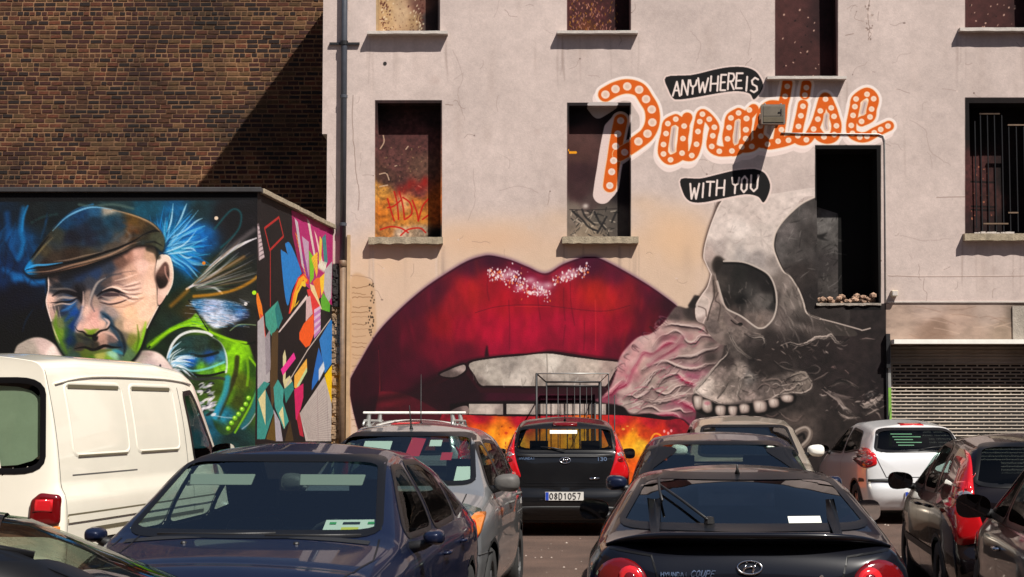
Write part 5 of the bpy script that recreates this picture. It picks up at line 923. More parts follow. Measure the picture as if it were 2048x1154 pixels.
        if n.dot(d) > 0: n = -n
        return h[0], n
    def patch(s, name, poly, ax, m, off=.004, rings=5, parent=None, flat=False, dome=0):
        P = [Vector(p) for p in poly]; c = sum(P, Vector((0, 0)))/len(P); V = []; F = []; n = len(P)
        for r in range(rings):
            k = 1-r/rings
            for p in P:
                q = c+(p-c)*k; h, nn = s.hit(q.x, q.y, ax); V.append(h+nn*(off+dome*math.sqrt(max(0, 1-k*k))))
        h, nn = s.hit(c.x, c.y, ax); V.append(h+nn*(off+dome))
        for r in range(rings-1):
            for i in range(n): F.append((r*n+i, r*n+(i+1) % n, (r+1)*n+(i+1) % n, (r+1)*n+i))
        for i in range(n): F.append(((rings-1)*n+i, (rings-1)*n+(i+1) % n, rings*n))
        if off > .006 or dome:   # edge wall down to the body
            b = len(V)
            for p in P: h, nn = s.hit(p.x, p.y, ax); V.append(h-nn*.004)
            for i in range(n): F.append((i, b+i, b+(i+1) % n, (i+1) % n))
        return mesh(name, V, F, m, parent or s.root, True)
    def band(s, name, poly, ax, m, din=.03, dout=.012, off=.005, parent=None):
        A = grow(poly, dout); B = grow(poly, -din); mid = poly; V = []; F = []; n = len(poly)
        for k, Q in enumerate((A, mid, B)):
            for q in Q: h, nn = s.hit(q[0], q[1], ax); V.append(h+nn*(off if k != 2 else .002)*(1 if k else .8))
        for r in range(2):
            for i in range(n): F.append((r*n+i, r*n+(i+1) % n, (r+1)*n+(i+1) % n, (r+1)*n+i))
        return mesh(name, V, F, m, parent or s.root, True)
    def strip(s, name, path, ax, m, w=.012, off=.003, parent=None, step=.04):
        P = []
        for i in range(len(path)-1):
            a, b = Vector(path[i]), Vector(path[i+1]); n = max(1, int((b-a).length/step))
            for j in range(n): P.append(a.lerp(b, j/n))
        P.append(Vector(path[-1])); V = []; F = []
        for i, p in enumerate(P):
            t = (P[min(i+1, len(P)-1)]-P[max(i-1, 0)]).normalized(); nn2 = Vector((t.y, -t.x))*w/2
            for q in (p+nn2, p-nn2): h, nn = s.hit(q.x, q.y, ax); V.append(h+nn*off)
        for i in range(len(P)-1): F.append((2*i, 2*i+1, 2*i+3, 2*i+2))
        return mesh(name, V, F, m, parent or s.root)
    def window(s, name, poly, ax, glass='glass', rnd=.22, din=.016, dout=.012, label=None):
        P = resample(rounded(poly, 5, rnd), .045); s.cuts.append((P, ax))
        g = s.patch(name, P, ax, M[glass], off=.0, rings=4)
        s.band('window_seal', P, ax, M['seal'], din, dout, .005, parent=g)
        if label: g['label'] = label
        return g
    def close(s):
        """cut the openings out of the shell and link it"""
        V = s.V; F = s.F; cen = np.array([V[list(f)].mean(0) for f in F]); keep = np.ones(len(F), bool)
        nor = np.array([np.cross(V[f[1]]-V[f[0]], V[f[2]]-V[f[0]])+ (np.cross(V[f[2]]-V[f[0]], V[f[3]]-V[f[0]]) if len(f) > 3 else 0) for f in F]); nor /= (np.linalg.norm(nor, axis=1)[:, None]+1e-12)
        for P, ax in s.cuts:
            if ax in 'rf': sg = -1 if ax == 'r' else 1; k = inside(cen[:, 0], cen[:, 2], P) & (cen[:, 1]*sg > -.8) & (np.abs(nor[:, 1]) > .15) & (cen[:, 1]*sg > (-.3))
            elif ax in 'RL': sg = 1 if ax == 'R' else -1; k = inside(cen[:, 1], cen[:, 2], P) & (cen[:, 0]*sg > .2) & (np.abs(nor[:, 0]) > .3)
            else: k = inside(cen[:, 0], cen[:, 1], P) & (cen[:, 2] > 1)
            keep &= ~k
        FF = [f for f, kk in zip(F, keep) if kk]
        o = mesh('body', V, FF, s.paint, s.root, True)
        bm = bmesh.new(); bm.from_mesh(o.data); bmesh.ops.remove_doubles(bm, verts=bm.verts, dist=.0004); 
        loose = [v for v in bm.verts if not v.link_faces]; bmesh.ops.delete(bm, geom=loose, context='VERTS')
        bm.to_mesh(o.data); bm.free()
        # make normals face outward (away from the car's middle line)
        me = o.data; flip = 0
        c0 = Vector((0, 0, .7))
        bm = bmesh.new(); bm.from_mesh(me)
        for f in bm.faces:
            c = f.calc_center_median(); ref = Vector((c.x, 0, c.z-.65)) if abs(c.y) < s.L/2-.35 else Vector((c.x*.6, c.y, c.z-.65))
            if f.normal.dot(ref) < 0: f.normal_flip()
        bm.to_mesh(me); bm.free()
        me.polygons.foreach_set('use_smooth', [True]*len(me.polygons))
        return o
    # ---- fittings
    def wheels(s, fr, rr, r=.31, rim='alloy'):
        for y in (fr, rr):
            for sg, ax in ((1, 'R'), (-1, 'L')):
                P = [(y+(r+.055)*math.cos(a), .3+(r+.05)*math.sin(a)) for a in np.linspace(0, 2*math.pi, 28, endpoint=False)]
                P2 = [(a, max(b, .12)) for a, b in P]; s.cuts.append((P2, ax))
                lip = s.band('wheel_arch', P2, ax, M['trim'], .02, .012, .004)
                x = sg*(s.W/2-.12); t = empty('wheel'); t.parent = s.root; t.location = (x, y, r)
                b = MB(); b.lathe([(r*.62, -.09), (r*.9, -.1), (r, -.07), (r, .07), (r*.9, .1), (r*.62, .09)], 'x', n=32); b.build('tyre', M['rubber'], t, True)
                b = MB(); b.lathe([(r*.63, sg*.09), (r*.6, sg*.085), (r*.57, sg*.03), (r*.3, sg*.02), (.001, sg*.02)], 'x', n=24, m=0)
                for k in range(7):
                    a = k*2*math.pi/7; c, sn = math.cos(a), math.sin(a); u = Vector((0, c, sn)); v = Vector((0, -sn, c)); p = [u*.04+v*.03, u*.04-v*.03, u*r*.6-v*.02, u*r*.6+v*.02]
                    b.add([Vector((sg*.07, 0, 0))+q for q in p]+[Vector((sg*.03, 0, 0))+q for q in p], [(0, 1, 2, 3), (0, 4, 5, 1), (1, 5, 6, 2), (3, 2, 6, 7), (0, 3, 7, 4)], 1)
                b.lathe([(.06, sg*.08), (.001, sg*.085)], 'x', n=12, m=1)
                b.build('rim', [M['trim'], M[rim]], t)
        b = MB(); b.box((-s.W/2+.24, -s.L/2+.35, .16), (s.W/2-.24, s.L/2-.4, .24))
        for y in (fr, rr): b.box((-s.W/2+.2, y-r-.1, .2), (s.W/2-.2, y+r+.1, .66))
        b.build('underbody', M['trim'], s.root)
    def mirror_pair(s, y, z, m, size=1., arm='trim', only=(1, -1)):
        for sg in only:
            t = empty('wing_mirror'); t.parent = s.root
            h, n = s.hit(y, z-.06, 'R' if sg > 0 else 'L'); bx = abs(h.x)
            t.location = (sg*bx, y, z)
            b = MB(); V = []; F = []; K = 12; N = 18
            for i in range(K+1):   # housing: squashed dome, flat toward the driver
                a = i/K*math.pi/2; rr = math.cos(a)**.55; dy = .11*math.sin(a)
                for k in range(N):
                    q = 2*math.pi*k/N; cx = math.copysign(abs(math.cos(q))**.7, math.cos(q)); cz = math.copysign(abs(math.sin(q))**.75, math.sin(q))
                    V.append((sg*(.115+.095*size*rr*cx), dy-.02, .01+(.066*size*rr*cz)*(1+.12*cx)))
            for i in range(K):
                for k in range(N): F.append((i*N+k, i*N+(k+1) % N, (i+1)*N+(k+1) % N, (i+1)*N+k))
            if sg < 0: F = [f[::-1] for f in F]
            b.add(V, F); b.build('housing', m, t, True)
            b = MB(); b.add([(v[0]*1.+0, -.018, v[2]) for v in V[:N]], [tuple(range(N))]); b.build('mirror_glass', M['mirror'], t)
            b = MB(); b.tube([(-sg*.03, .02, -.05), (sg*.06, .01, -.03), (sg*.12, .01, .0)], [.035, .028, .022], 8); b.build('arm', M[arm], t, True)
    def cabin(s, ws, rear, floor=.3, belt=.85, head=True, wheel_side=-1, rest='cabin', tops=1.):
        """ws = y of the windscreen foot; rear = y of the rear seat back"""
        b = MB(); b.box((-s.W/2+.18, ws-.35, .45), (s.W/2-.18, ws+.25, belt)); b.build('dashboard', M['dash'], s.root, bevel=.05)
        for sx, y, w in ((-.36, ws-1.15, .46), (.36, ws-1.15, .46)):
            t = empty('front_seat'); t.parent = s.root; t.location = (sx, y, .3)
            b = MB(); b.box((-w/2, -.1, 0), (w/2, .5, .2)); b.add([(-w/2, -.12, .1), (w/2, -.12, .1), (w/2, .05, .1), (-w/2, .05, .1), (-w/2+.06, -.36, .68), (w/2-.06, -.36, .68), (w/2-.06, -.24, .68), (-w/2+.06, -.24, .68)], [(0, 1, 2, 3)[::-1], (4, 5, 6, 7), (0, 1, 5, 4), (1, 2, 6, 5), (2, 3, 7, 6), (3, 0, 4, 7)]); b.build('seat', M['cabin'], t, bevel=.04)
            if head: b = MB(); b.box((-.13, -.38, .74), (.13, -.28, .92)); b.box((-.06, -.34, .66), (-.045, -.32, .76)); b.box((.045, -.34, .66), (.06, -.32, .76)); b.build('headrest', M[rest], t, bevel=.035)
        b = MB(); b.box((-s.W/2+.25, rear-.1, .3), (s.W/2-.25, rear+.45, .5)); b.box((-s.W/2+.25, rear-.2, .4), (s.W/2-.25, rear-.05, belt+.02)); b.build('rear_seat', M['cabin'], s.root, bevel=.05)
        b = MB()
        N = 20; b.tube([(wheel_side*.36+.18*math.cos(a), ws-.48+.06*math.sin(a), .86+.17*math.sin(a)) for a in np.linspace(0, 2*math.pi, N+1)], .014, 6); b.tube([(wheel_side*.36-.17, ws-.48, .86), (wheel_side*.36+.17, ws-.48, .86)], .02, 6); b.tube([(wheel_side*.36, ws-.48, .86), (wheel_side*.36, ws-.2, .78)], .03, 6)
        b.build('steering_wheel', M['dash'], s.root, True)
    def text(s, name, word, x0, z0, hgt, adv, ax, m, wdt=.008, slant=.0, parent=None, off=.009, flip=False):
        b_V = []; o = None; V = []; F = []
        sgn = 1 if (ax == 'r') else -1
        for i, ch in enumerate(word):
            if ch == ' ' or ch not in GLYPH: continue
            for st in GLYPH[ch]:
                pts = [(x0+sgn*(i*adv+u*adv*.68+slant*(1-v)), z0+hgt*(1-v)) for u, v in st]
                for a, b in zip(pts[:-1], pts[1:]):
                    A, B = Vector(a), Vector(b); d = (B-A).normalized(); q = Vector((d.y, -d.x))*wdt/2; n0 = len(V)
                    for p in (A+q-d*wdt*.3, B+q+d*wdt*.3, B-q+d*wdt*.3, A-q-d*wdt*.3): h, nn = s.hit(p.x, p.y, ax); V.append(h+nn*off)
                    F.append((n0, n0+1, n0+2, n0+3))
        return mesh(name, V, F, m, parent or s.root)
    def number_plate(s, x, z, ax, word, w=.5, h=.11):
        sg = 1 if ax == 'r' else -1; P = [(x-w/2, z-h/2), (x+w/2, z-h/2), (x+w/2, z+h/2), (x-w/2, z+h/2)]
        h0, n = s.hit(x, z, ax); y = h0.y+(-.02 if ax == 'r' else .02); t = empty('number_plate'); t.parent = s.root; t.location = (x, y, z)
        b = MB(); b.box((-w/2, -.008, -h/2), (w/2, .008, h/2)); b.build('plate', M['plate'], t)
        f = -.0105*sg
        b = MB(); b.add([(sg*(-w/2+.004), f, -h/2+.004), (sg*(-w/2+.045), f, -h/2+.004), (sg*(-w/2+.045), f, h/2-.004), (sg*(-w/2+.004), f, h/2-.004)], [(0, 1, 2, 3)]); b.build('blue_band', M['plateblue'], t)
        V = []; F = []; adv = (w-.08)/max(len(word), 1)
        for i, ch in enumerate(word):
            for st in GLYPH.get(ch, []):
                pts = [(-w/2+.06+i*adv+u*adv*.62, h*.36-(h*.72)*v) for u, v in st]
                for a, bb in zip(pts[:-1], pts[1:]):
                    A, B = Vector(a), Vector(bb); d = (B-A).normalized(); q = Vector((d.y, -d.x))*.006; n0 = len(V)
                    for p in (A+q, B+q, B-q, A-q): V.append((sg*p.x, f*1.15, p.y))
                    F.append((n0, n0+1, n0+2, n0+3))
        mesh('lettering', V, F, M['ink'], t)
    def wiper(s, pts, ax, off=.03):
        V = [s.hit(a, b, ax) for a, b in pts]; b = MB(); b.tube([h+n*off for h, n in V], .008, 6); b.build('wiper', M['trim'], s.root, True)
    def emblem(s, x, z, ax, sc_=1., m='chrome', letter='H'):
        t = empty('emblem'); t.parent = s.root; b = MB(); pts = []
        for a in np.linspace(0, 2*math.pi, 25): h, n = s.hit(x+.062*sc_*math.cos(a), z+.032*sc_*math.sin(a), ax); pts.append(h+n*.008)
        b.tube(pts, .0055*sc_, 6, caps=False)
        for st in ([(-.034, -.024), (-.014, .024)], [(.014, -.024), (.034, .024)], [(-.026, -.004), (.0, .004), (.026, .004)]) if letter == 'H' else ([(-.05, 0), (0, .028), (.05, 0), (0, -.028), (-.05, 0)],):
            p = []
            for u, v in st: h, n = s.hit(x+u*sc_*(1 if ax == 'r' else -1), z+v*sc_, ax); p.append(h+n*.008)
            b.tube(p, .006*sc_, 6)
        b.build('badge', M[m], t, True)
    def aerial(s, y, L=.18, lean=-.5, x=0, r=.004):
        h, n = s.hit(x, y, 't'); b = MB(); b.tube([h, h+Vector((0, lean*.03, .03)), h+Vector((0, lean*L, L))], [.018, .008, r], 6); b.build('aerial', M['trim'], s.root, True)
    def panel_lines(s, doors, sill, belt, ax='RL'):
        for a in ax:
            for y0, y1 in doors: s.strip('door_gap', [(y0, belt), (y1, sill)], a, M['seal'], .008, .002)
    def handle(s, y, z, m, ax='RL'):
        for a in ax:
            h, n = s.hit(y, z, a); b = MB(); b.tube([h+Vector((0, -.08, 0))-n*.004, h+Vector((0, -.07, 0))+n*.03, h+Vector((0, .07, 0))+n*.03, h+Vector((0, .08, 0))-n*.004], .012, 6); b.build('door_handle', m, s.root, True)

SEDAN = dict(L=4.6, W=1.8, H=1.44, prof=[(-2.3, .93), (-2.2, .98), (-1.75, 1.05), (-1.05, 1.33), (-.55, 1.42), (-.05, 1.44), (.4, 1.395), (1.25, .985), (1.3, .97), (1.8, .90), (2.15, .78), (2.3, .66)],
             belt=[(-2.3, .86), (-1.7, .93), (0, .93), (1.2, .9), (2.0, .78), (2.3, .62)], tumble=24, capr=.25, capf=.35)
HATCH = dict(L=3.75, W=1.68, H=1.5, prof=[(-1.87, .98), (-1.8, 1.02), (-1.55, 1.36), (-1.4, 1.44), (-.6, 1.51), (-.1, 1.5), (.25, 1.44), (1.05, 1.03), (1.1, 1.01), (1.55, .92), (1.75, .82), (1.87, .7)],
             belt=[(-1.87, .93), (-1, .96), (0, .93), (1.05, .92), (1.6, .8), (1.87, .64)], tumble=19, capr=.14, capf=.3)
HATCHL = dict(L=4.25, W=1.78, H=1.48, prof=[(-2.12, .99), (-2.05, 1.03), (-1.82, 1.34), (-1.7, 1.43), (-.9, 1.49), (-.3, 1.48), (.2, 1.42), (1.1, 1.02), (1.15, 1.0), (1.75, .9), (2.0, .78), (2.12, .66)],
              belt=[(-2.12, .94), (-1.2, .97), (0, .93), (1.1, .9), (1.8, .78), (2.12, .62)], tumble=20, capr=.15, capf=.33)
COUPE = dict(L=4.4, W=1.76, H=1.31, prof=[(-2.2, .93), (-2.1, .985), (-1.72, 1.005), (-.85, 1.245), (-.5, 1.3), (-.1, 1.31), (.25, 1.27), (1.05, .93), (1.1, .92), (1.7, .82), (2.0, .7), (2.2, .58)],
             belt=[(-2.2, .86), (-1.7, .9), (-.5, .88), (1.0, .84), (1.8, .7), (2.2, .54)], tumble=27, capr=.28, capf=.35, er=.5)
WAGON = dict(L=4.3, W=1.72, H=1.52, prof=[(-2.15, 1.0), (-2.1, 1.06), (-2.0, 1.38), (-1.9, 1.47), (-1, 1.53), (-.2, 1.52), (.25, 1.45), (1.1, 1.02), (1.15, 1.0), (1.75, .9), (2.0, .8), (2.15, .68)],
             belt=[(-2.15, .94), (0, .94), (1.1, .9), (1.8, .8), (2.15, .64)], tumble=15, capr=.12, capf=.33)
VAN = dict(L=4.5, W=1.7, H=2.0, prof=[(-2.25, 1.93), (-2.18, 1.97), (-1.4, 2.01), (.3, 2.01), (.9, 1.97), (1.15, 1.9), (1.72, 1.22), (1.76, 1.18), (2.05, 1.05), (2.2, .9), (2.25, .75)],
           belt=[(-2.25, 1.08), (1.1, 1.08), (1.6, 1.0), (2.25, .7)], tumble=8, capr=.12, capf=.22, er=.32, leanr=.08, zc=.9, cf=.9, bump=.6, tr=.03)
# ---------------------------------------------------------------- painted surfaces
YW = 31.; YF = 25.7; YB = 34.7; RES = 113.
def wallmap(X0, Z1, Y, res):
    def f(p):
        dx = (p[:, 0]-1024)/FPX; vz = -(p[:, 1]-577)/FPX; cy, sy = math.cos(PITCH), math.sin(PITCH)
        t = Y/(cy-vz*sy); return np.stack([(dx*t-X0)*res, (Z1-(EYE+(sy+vz*cy)*t))*res], 1)
    return f
MX0, MZ1, MW_, MH_ = -3.6, 9.5, 1470, 1080
cvm = Canvas(MW_, MH_, wallmap(MX0, MZ1, YW, RES), (205, 188, 181)); paint_main(cvm)
FX0, FZ1, FRES = -9.0, 5.0, 130.
cvf = Canvas(700, 660, wallmap(FX0, FZ1, YF, FRES), (20, 20, 24)); paint_portrait(cvf)
CA = Vector((at(515, 400, YF).x, YF)); CB = Vector((at(666, 455, YW).x, YW)); SL = (CB-CA).length; GRES = 110.
def sidemap(p):
    dx = (p[:, 0]-1024)/FPX; vz = -(p[:, 1]-577)/FPX; cy, sy = math.cos(PITCH), math.sin(PITCH)
    X, Y, Zd = dx, cy-vz*sy, sy+vz*cy
    d = (CB-CA)/SL; nx, ny = d.y, -d.x; t = (CA.x*nx+CA.y*ny)/(X*nx+Y*ny)
    return np.stack([((X*t-CA.x)*d.x+(Y*t-CA.y)*d.y)*GRES, (5.0-(EYE+Zd*t))*GRES], 1)
cvg = Canvas(int(SL*GRES)+1, 560, sidemap, (30, 24, 26)); paint_geo(cvg)
M['mural'] = image_mat('painted_render', cvm.image('gable_paint', GAIN, 1.05, .7), .88, .16, 45)
M['portrait'] = image_mat('painted_portrait_wall', cvf.image('portrait_paint', GAIN*1.06, 1.28, .30), .75, .25, 40)
M['geo'] = image_mat('painted_shapes_wall', cvg.image('shapes_paint', GAIN), .75, .25, 40)
M['sill_low'] = mat('sill_stone', (.33, .27, .19), .9, noise=.35, nscale=9, bump=.5, bscale=40); M['sill_up'] = mat('sill_render', (.5, .45, .41), .9, noise=.15, bump=.3)
M['concrete'] = mat('concrete', (.3, .26, .22), .9, noise=.3, nscale=5, bump=.5); M['void'] = mat('dark_interior', (.02, .018, .018), .95)
M['pipe'] = mat('pipe_grey', (.055, .06, .075), .45, noise=.2); M['pipebrown'] = mat('pipe_brown', (.16, .10, .06), .6, noise=.35, nscale=8)
M['steel'] = mat('galvanised', (.42, .42, .4), .45, .6, noise=.2); M['blacksteel'] = mat('black_steel', (.02, .02, .022), .5, .3); M['whitesteel'] = mat('white_paint_steel', (.82, .80, .74), .5, noise=.08)
M['slat'] = mat('shutter_slat', (.27, .225, .18), .5, .25, noise=.25, nscale=3, stretch=(1, 1, 6), patina=.35); M['lamp'] = mat('lamp_housing', (.17, .14, .11), .5, noise=.25, nscale=8)
M['guide'] = mat('green_guide', (.2, .42, .06), .6, noise=.3, nscale=3); M['cream'] = mat('cream_plastic', (.6, .52, .36), .6)
M['mortar'] = mat('mortar', (.20, .105, .052), .95, noise=.35, nscale=3, patina=.45, bump=.4, bscale=80)
M['asphalt'] = mat('asphalt', (.105, .062, .045), .9, noise=.35, nscale=60, bump=.8, bscale=160, patina=.35)
M['rubble'] = mat('rubble', (.35, .22, .15), .95, noise=.6, nscale=12, bump=.6)
BR = [mat('brick_'+n, c, .92, noise=.45, nscale=14, bump=.5, bscale=90, patina=.5) for n, c in (('maroon', (.036, .007, .004)), ('umber', (.064, .021, .007)), ('olive', (.075, .036, .011)), ('rust', (.09, .023, .008)), ('soot', (.012, .004, .003)), ('tan', (.12, .056, .021)))]
def uvxz(o, X0, Z1, res, w_, h_):
    me = o.data; uv = me.uv_layers.new(name='UVMap'); n = len(me.loops); vi = np.zeros(n, np.int32); me.loops.foreach_get('vertex_index', vi)
    co = np.zeros(len(me.vertices)*3); me.vertices.foreach_get('co', co); co = co.reshape(-1, 3)[vi]
    buf = np.stack([(co[:, 0]-X0)*res/w_, 1-(Z1-co[:, 2])*res/h_], 1); uv.data.foreach_set('uv', buf.astype(np.float32).ravel())

# ---------------------------------------------------------------- ground
g = mesh('asphalt_yard', [(-60, -40, 0), (60, -40, 0), (60, 90, 0), (-60, 90, 0)], [(0, 1, 2, 3)], M['asphalt']); tag(g, kind='structure')
p = at(1825, 1117, 19.); dc = tag(empty('drain_cover', (4.45, 19.4, .004)), 'dark round iron drain cover set in the asphalt between two cars', 'drain cover')
b = MB(); b.lathe([(.001, .012), (.27, .012), (.27, 0)], n=28); b.build('lid', M['blacksteel'], dc); b = MB(); b.lathe([(.275, 0), (.275, .014), (.33, .014), (.34, 0)], n=28); b.build('rim', M['concrete'], dc)
random.seed(8); b = MB()
for i in range(900):   # grit and scraps lying on the yard
    x, y, s = random.uniform(-3, 9), random.uniform(9, 30), random.uniform(.006, .022); a = random.uniform(0, 3); c_, n_ = math.cos(a)*s, math.sin(a)*s
    b.add([(x+c_, y+n_, .002), (x-n_, y+c_, .002), (x-c_, y-n_, .002), (x+n_, y-c_, .002), (x, y, .002+s*.8)], [(0, 1, 4), (1, 2, 4), (2, 3, 4), (3, 0, 4)])
tag(b.build('grit', mat('pale_grit', (.32, .26, .22), .9)), 'loose pale grit scattered over the asphalt yard', 'grit', kind='stuff')
b = MB(); V = []
random.seed(7)
pts = [(4.45+random.uniform(-.02, .02), 13+i*.5) for i in range(12)]
for i in range(len(pts)-1): (a, c), (d, e) = pts[i], pts[i+1]; b.add([(a-.008, c, .004), (a+.008, c, .004), (d+.008, e, .004), (d-.008, e, .004)], [(0, 1, 2, 3)])
tag(b.build('tar_joint', M['ink']), kind='structure')

# ---------------------------------------------------------------- rendered building with the big mural
root = tag(empty('rendered_building', (0, 0, 0)), 'tall pink-grey rendered building painted with giant red lips, a skull and lettering', 'building')
HT = 12.52
def rect(x0, y0, x1, y1): a = at((x0), y0, YW); b_ = at(x1, y1, YW); return [a.x, b_.z, b_.x, a.z]   # X0, Z0, X1, Z1
OP = {'U1': (rect(757, -150, 876, 64), .3), 'U2': (rect(1137, -150, 1259, 63), .3), 'U3': (rect(1553, -150, 1673, 154), .3), 'U4': (rect(1933, -150, 2066, 57), .3),
      'W1': (rect(755, 206, 881, 475), .3), 'W2': (rect(1138, 211, 1261, 474), .27), 'W3': (rect(1632, 298, 1758, 607), .66), 'W4': (rect(1938, 206, 2066, 468), .5)}
xl = at(654, 300, YW).x; xl2 = at(645, 200, YW).x; zl = at(650, 268, YW).z; XR = 14.
sh = [at(1781, 700, YW).x, 0., 12.5, at(1781, 690, YW).z]
holes = [o[0] for o in OP.values()]+[sh, [xl2-1, -1, xl, zl]]
xs = sorted(set([xl2, xl, XR]+[h[0] for h in holes]+[h[2] for h in holes])); xs = [x for x in xs if xl2 <= x <= XR]
zs = sorted(set([0, HT]+[h[1] for h in holes]+[h[3] for h in holes])); zs = [z for z in zs if 0 <= z <= HT]
b = MB()
for i in range(len(xs)-1):
    for j in range(len(zs)-1):
        cx, cz = (xs[i]+xs[i+1])/2, (zs[j]+zs[j+1])/2
        if any(h[0] < cx < h[2] and h[1] < cz < h[3] for h in holes): continue
        b.add([(xs[i], YW, zs[j]), (xs[i+1], YW, zs[j]), (xs[i+1], YW, zs[j+1]), (xs[i], YW, zs[j+1])], [(0, 1, 2, 3)])
for k, (h, d) in list(OP.items())+[('S', (sh, .3))]:
    x0, z0, x1, z1 = h; a, c = YW, YW+d
    b.add([(x0, a, z0), (x0, c, z0), (x0, c, z1), (x0, a, z1)], [(0, 1, 2, 3)]); b.add([(x1, a, z0), (x1, a, z1), (x1, c, z1), (x1, c, z0)], [(0, 1, 2, 3)])
    b.add([(x0, a, z1), (x0, c, z1), (x1, c, z1), (x1, a, z1)], [(0, 1, 2, 3)]); b.add([(x0, a, z0), (x1, a, z0), (x1, c, z0), (x0, c, z0)], [(0, 1, 2, 3)])
wall = b.build('front_wall', M['mural'], root); uvxz(wall, MX0, MZ1, RES, MW_, MH_)
b = MB(); ZR = 9.96; e = .35
b.add([(xl, YW, 0), (xl, YB+.2, 0), (xl, YB+.2, zl), (xl, YW, zl)], [(0, 1, 2, 3)]); b.add([(xl2, YW, zl), (xl2, YB+.2, zl), (xl2, YB+.2, ZR), (xl2, YW, HT)], [(0, 1, 2, 3)]); b.add([(xl2, YW, zl), (xl, YW, zl), (xl, YB+.2, zl), (xl2, YB+.2, zl)], [(0, 1, 2, 3)])
b.add([(XR, YW, 0), (XR, YB+6, 0), (XR, YB+6, ZR), (XR, YW, HT)], [(0, 1, 2, 3)]); b.add([(xl2, YB+.2, 0), (XR, YB+.2, 0), (XR, YB+.2, ZR), (xl2, YB+.2, ZR)], [(0, 1, 2, 3)])
b.build('side_wall', M['concrete'], root)
b = MB(); b.add([(xl2-.03, YW-.1, HT+.02), (XR, YW-.1, HT+.02), (XR, YB+.3, ZR+.02), (xl2-.03, YB+.3, ZR+.02)], [(0, 1, 2, 3)]); b.build('roof', M['concrete'], root)
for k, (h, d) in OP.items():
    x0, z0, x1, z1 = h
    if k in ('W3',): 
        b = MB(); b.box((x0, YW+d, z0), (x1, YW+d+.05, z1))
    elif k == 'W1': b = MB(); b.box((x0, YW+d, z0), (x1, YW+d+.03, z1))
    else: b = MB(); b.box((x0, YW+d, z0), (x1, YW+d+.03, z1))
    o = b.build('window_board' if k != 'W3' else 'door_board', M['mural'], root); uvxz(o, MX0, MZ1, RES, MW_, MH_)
    o['label'] = {'U1': 'pale peeling board in the upper left window', 'U2': 'flaking maroon board in the upper window', 'U3': 'maroon board in the tall upper opening', 'U4': 'maroon board at the upper right', 'W1': 'maroon and orange board with red scrawl', 'W2': 'board crossed by the stem of the big orange letter', 'W3': 'dark board carrying part of the painted skull', 'W4': 'maroon board behind window bars'}[k]
def slab(name, px0, px1, py0, py1, out, m, lab=None, jag=0):
    a = at(px0, py0, YW); c = at(px1, py1, YW); b = MB(); n = 14
    random.seed(int(px0)); V = []; F = []
    for i in range(n+1):   # slightly ragged front edge
        x = a.x+(c.x-a.x)*i/n; r1, r2 = random.uniform(-jag, jag), random.uniform(-jag, jag)
        V += [(x, YW+.02, a.z), (x, YW-out+r1, a.z-.004+r2*.4), (x, YW-out+r1*1.2, c.z+r2), (x, YW+.02, c.z)]
    for i in range(n):
        for k in range(4): F.append((i*4+k, i*4+(k+1) % 4, i*4+4+(k+1) % 4, i*4+4+k))
    F += [(0, 3, 2, 1), (n*4, n*4+1, n*4+2, n*4+3)]
    o = mesh(name, V, F, m, root)
    if lab: o['label'] = lab
    return o
slab('window_sill', 738, 886, 475, 489, .15, M['sill_low'], 'thick worn sill under the scrawled board', .012); slab('window_sill', 1124, 1276, 474, 488, .14, M['sill_low'], 'thick brown sill above the lips', .008); slab('window_sill', 1925, 2075, 468, 482, .15, M['sill_low'], 'brown sill under the barred window', .008)
slab('window_sill', 736, 896, 65, 71, .17, M['sill_up'], 'thin upper left sill', .004); slab('window_sill', 1114, 1275, 64, 70, .15, M['sill_up'], 'thin upper sill', .004); slab('window_sill', 1532, 1690, 155, 161, .17, M['sill_up'], 'thin sill above the lettering', .004); slab('window_sill', 1916, 2078, 58, 65, .15, M['sill_up'], 'thin upper right sill', .004)
slab('string_course', 1776, 2200, 602, 605, .025, M['sill_up'])
a = at(1790, 0, YW); b = MB(); q = at(2024, 612, YW); r_ = at(2100, 680, YW); b.box((q.x, YW-.03, r_.z), (r_.x, YW+.02, q.z)); b.build('patch_panel', M['concrete'], root)
# roller shutter: rails with a staggered run of links
sr = empty('roller_shutter'); sr.parent = root
hx0 = sh[0]; zt = sh[3]
b = MB(); a = at(1781, 680, YW); b.box((a.x, YW-.30, zt+.012), (12.5, YW+.0-.002, a.z)); b.build('shutter_hood', M['whitesteel'], sr)
b = MB(); b.box((hx0, YW+.22, 0), (12.5, YW+.25, zt)); b.build('shutter_backing', M['void'], sr)
def slat_mesh(solid, off):
    b = MB(); x1 = 12.5-hx0
    # curved rail
    V = []; F = []
    for x in (0, x1):
        for k in range(5): t = k/4; V.append((x, -.012*math.sin(math.pi*t), -.0145+.029*t))
    F = [(k, 5+k, 6+k, k+1) for k in range(4)]; b.add(V, F)
    if solid: b.add([(0, .004, -.06), (x1, .004, -.06), (x1, .004, -.015), (0, .004, -.015)], [(0, 1, 2, 3)])
    else:
        x = off
        while x < x1: b.add([(x, .002, -.046), (x+.028, .002, -.046), (x+.028, .002, -.016), (x, .002, -.016)], [(0, 1, 2, 3)]); x += .196
        b.add([(0, .002, -.046), (.06, .002, -.046), (.06, .002, -.016), (0, .002, -.016)], [(0, 1, 2, 3)])
    me = bpy.data.meshes.new('slat'); me.from_pydata(b.V, [], b.F); me.materials.append(M['slat']); me.update(); return me
SMs = [slat_mesh(True, 0), slat_mesh(False, .08), slat_mesh(False, .178)]
k = 0; z = zt-.03
while z > .06:
    o = link('slat', SMs[0 if k < 5 else 1+k % 2], sr); o.location = (hx0, YW+.12, z); z -= .0606; k += 1
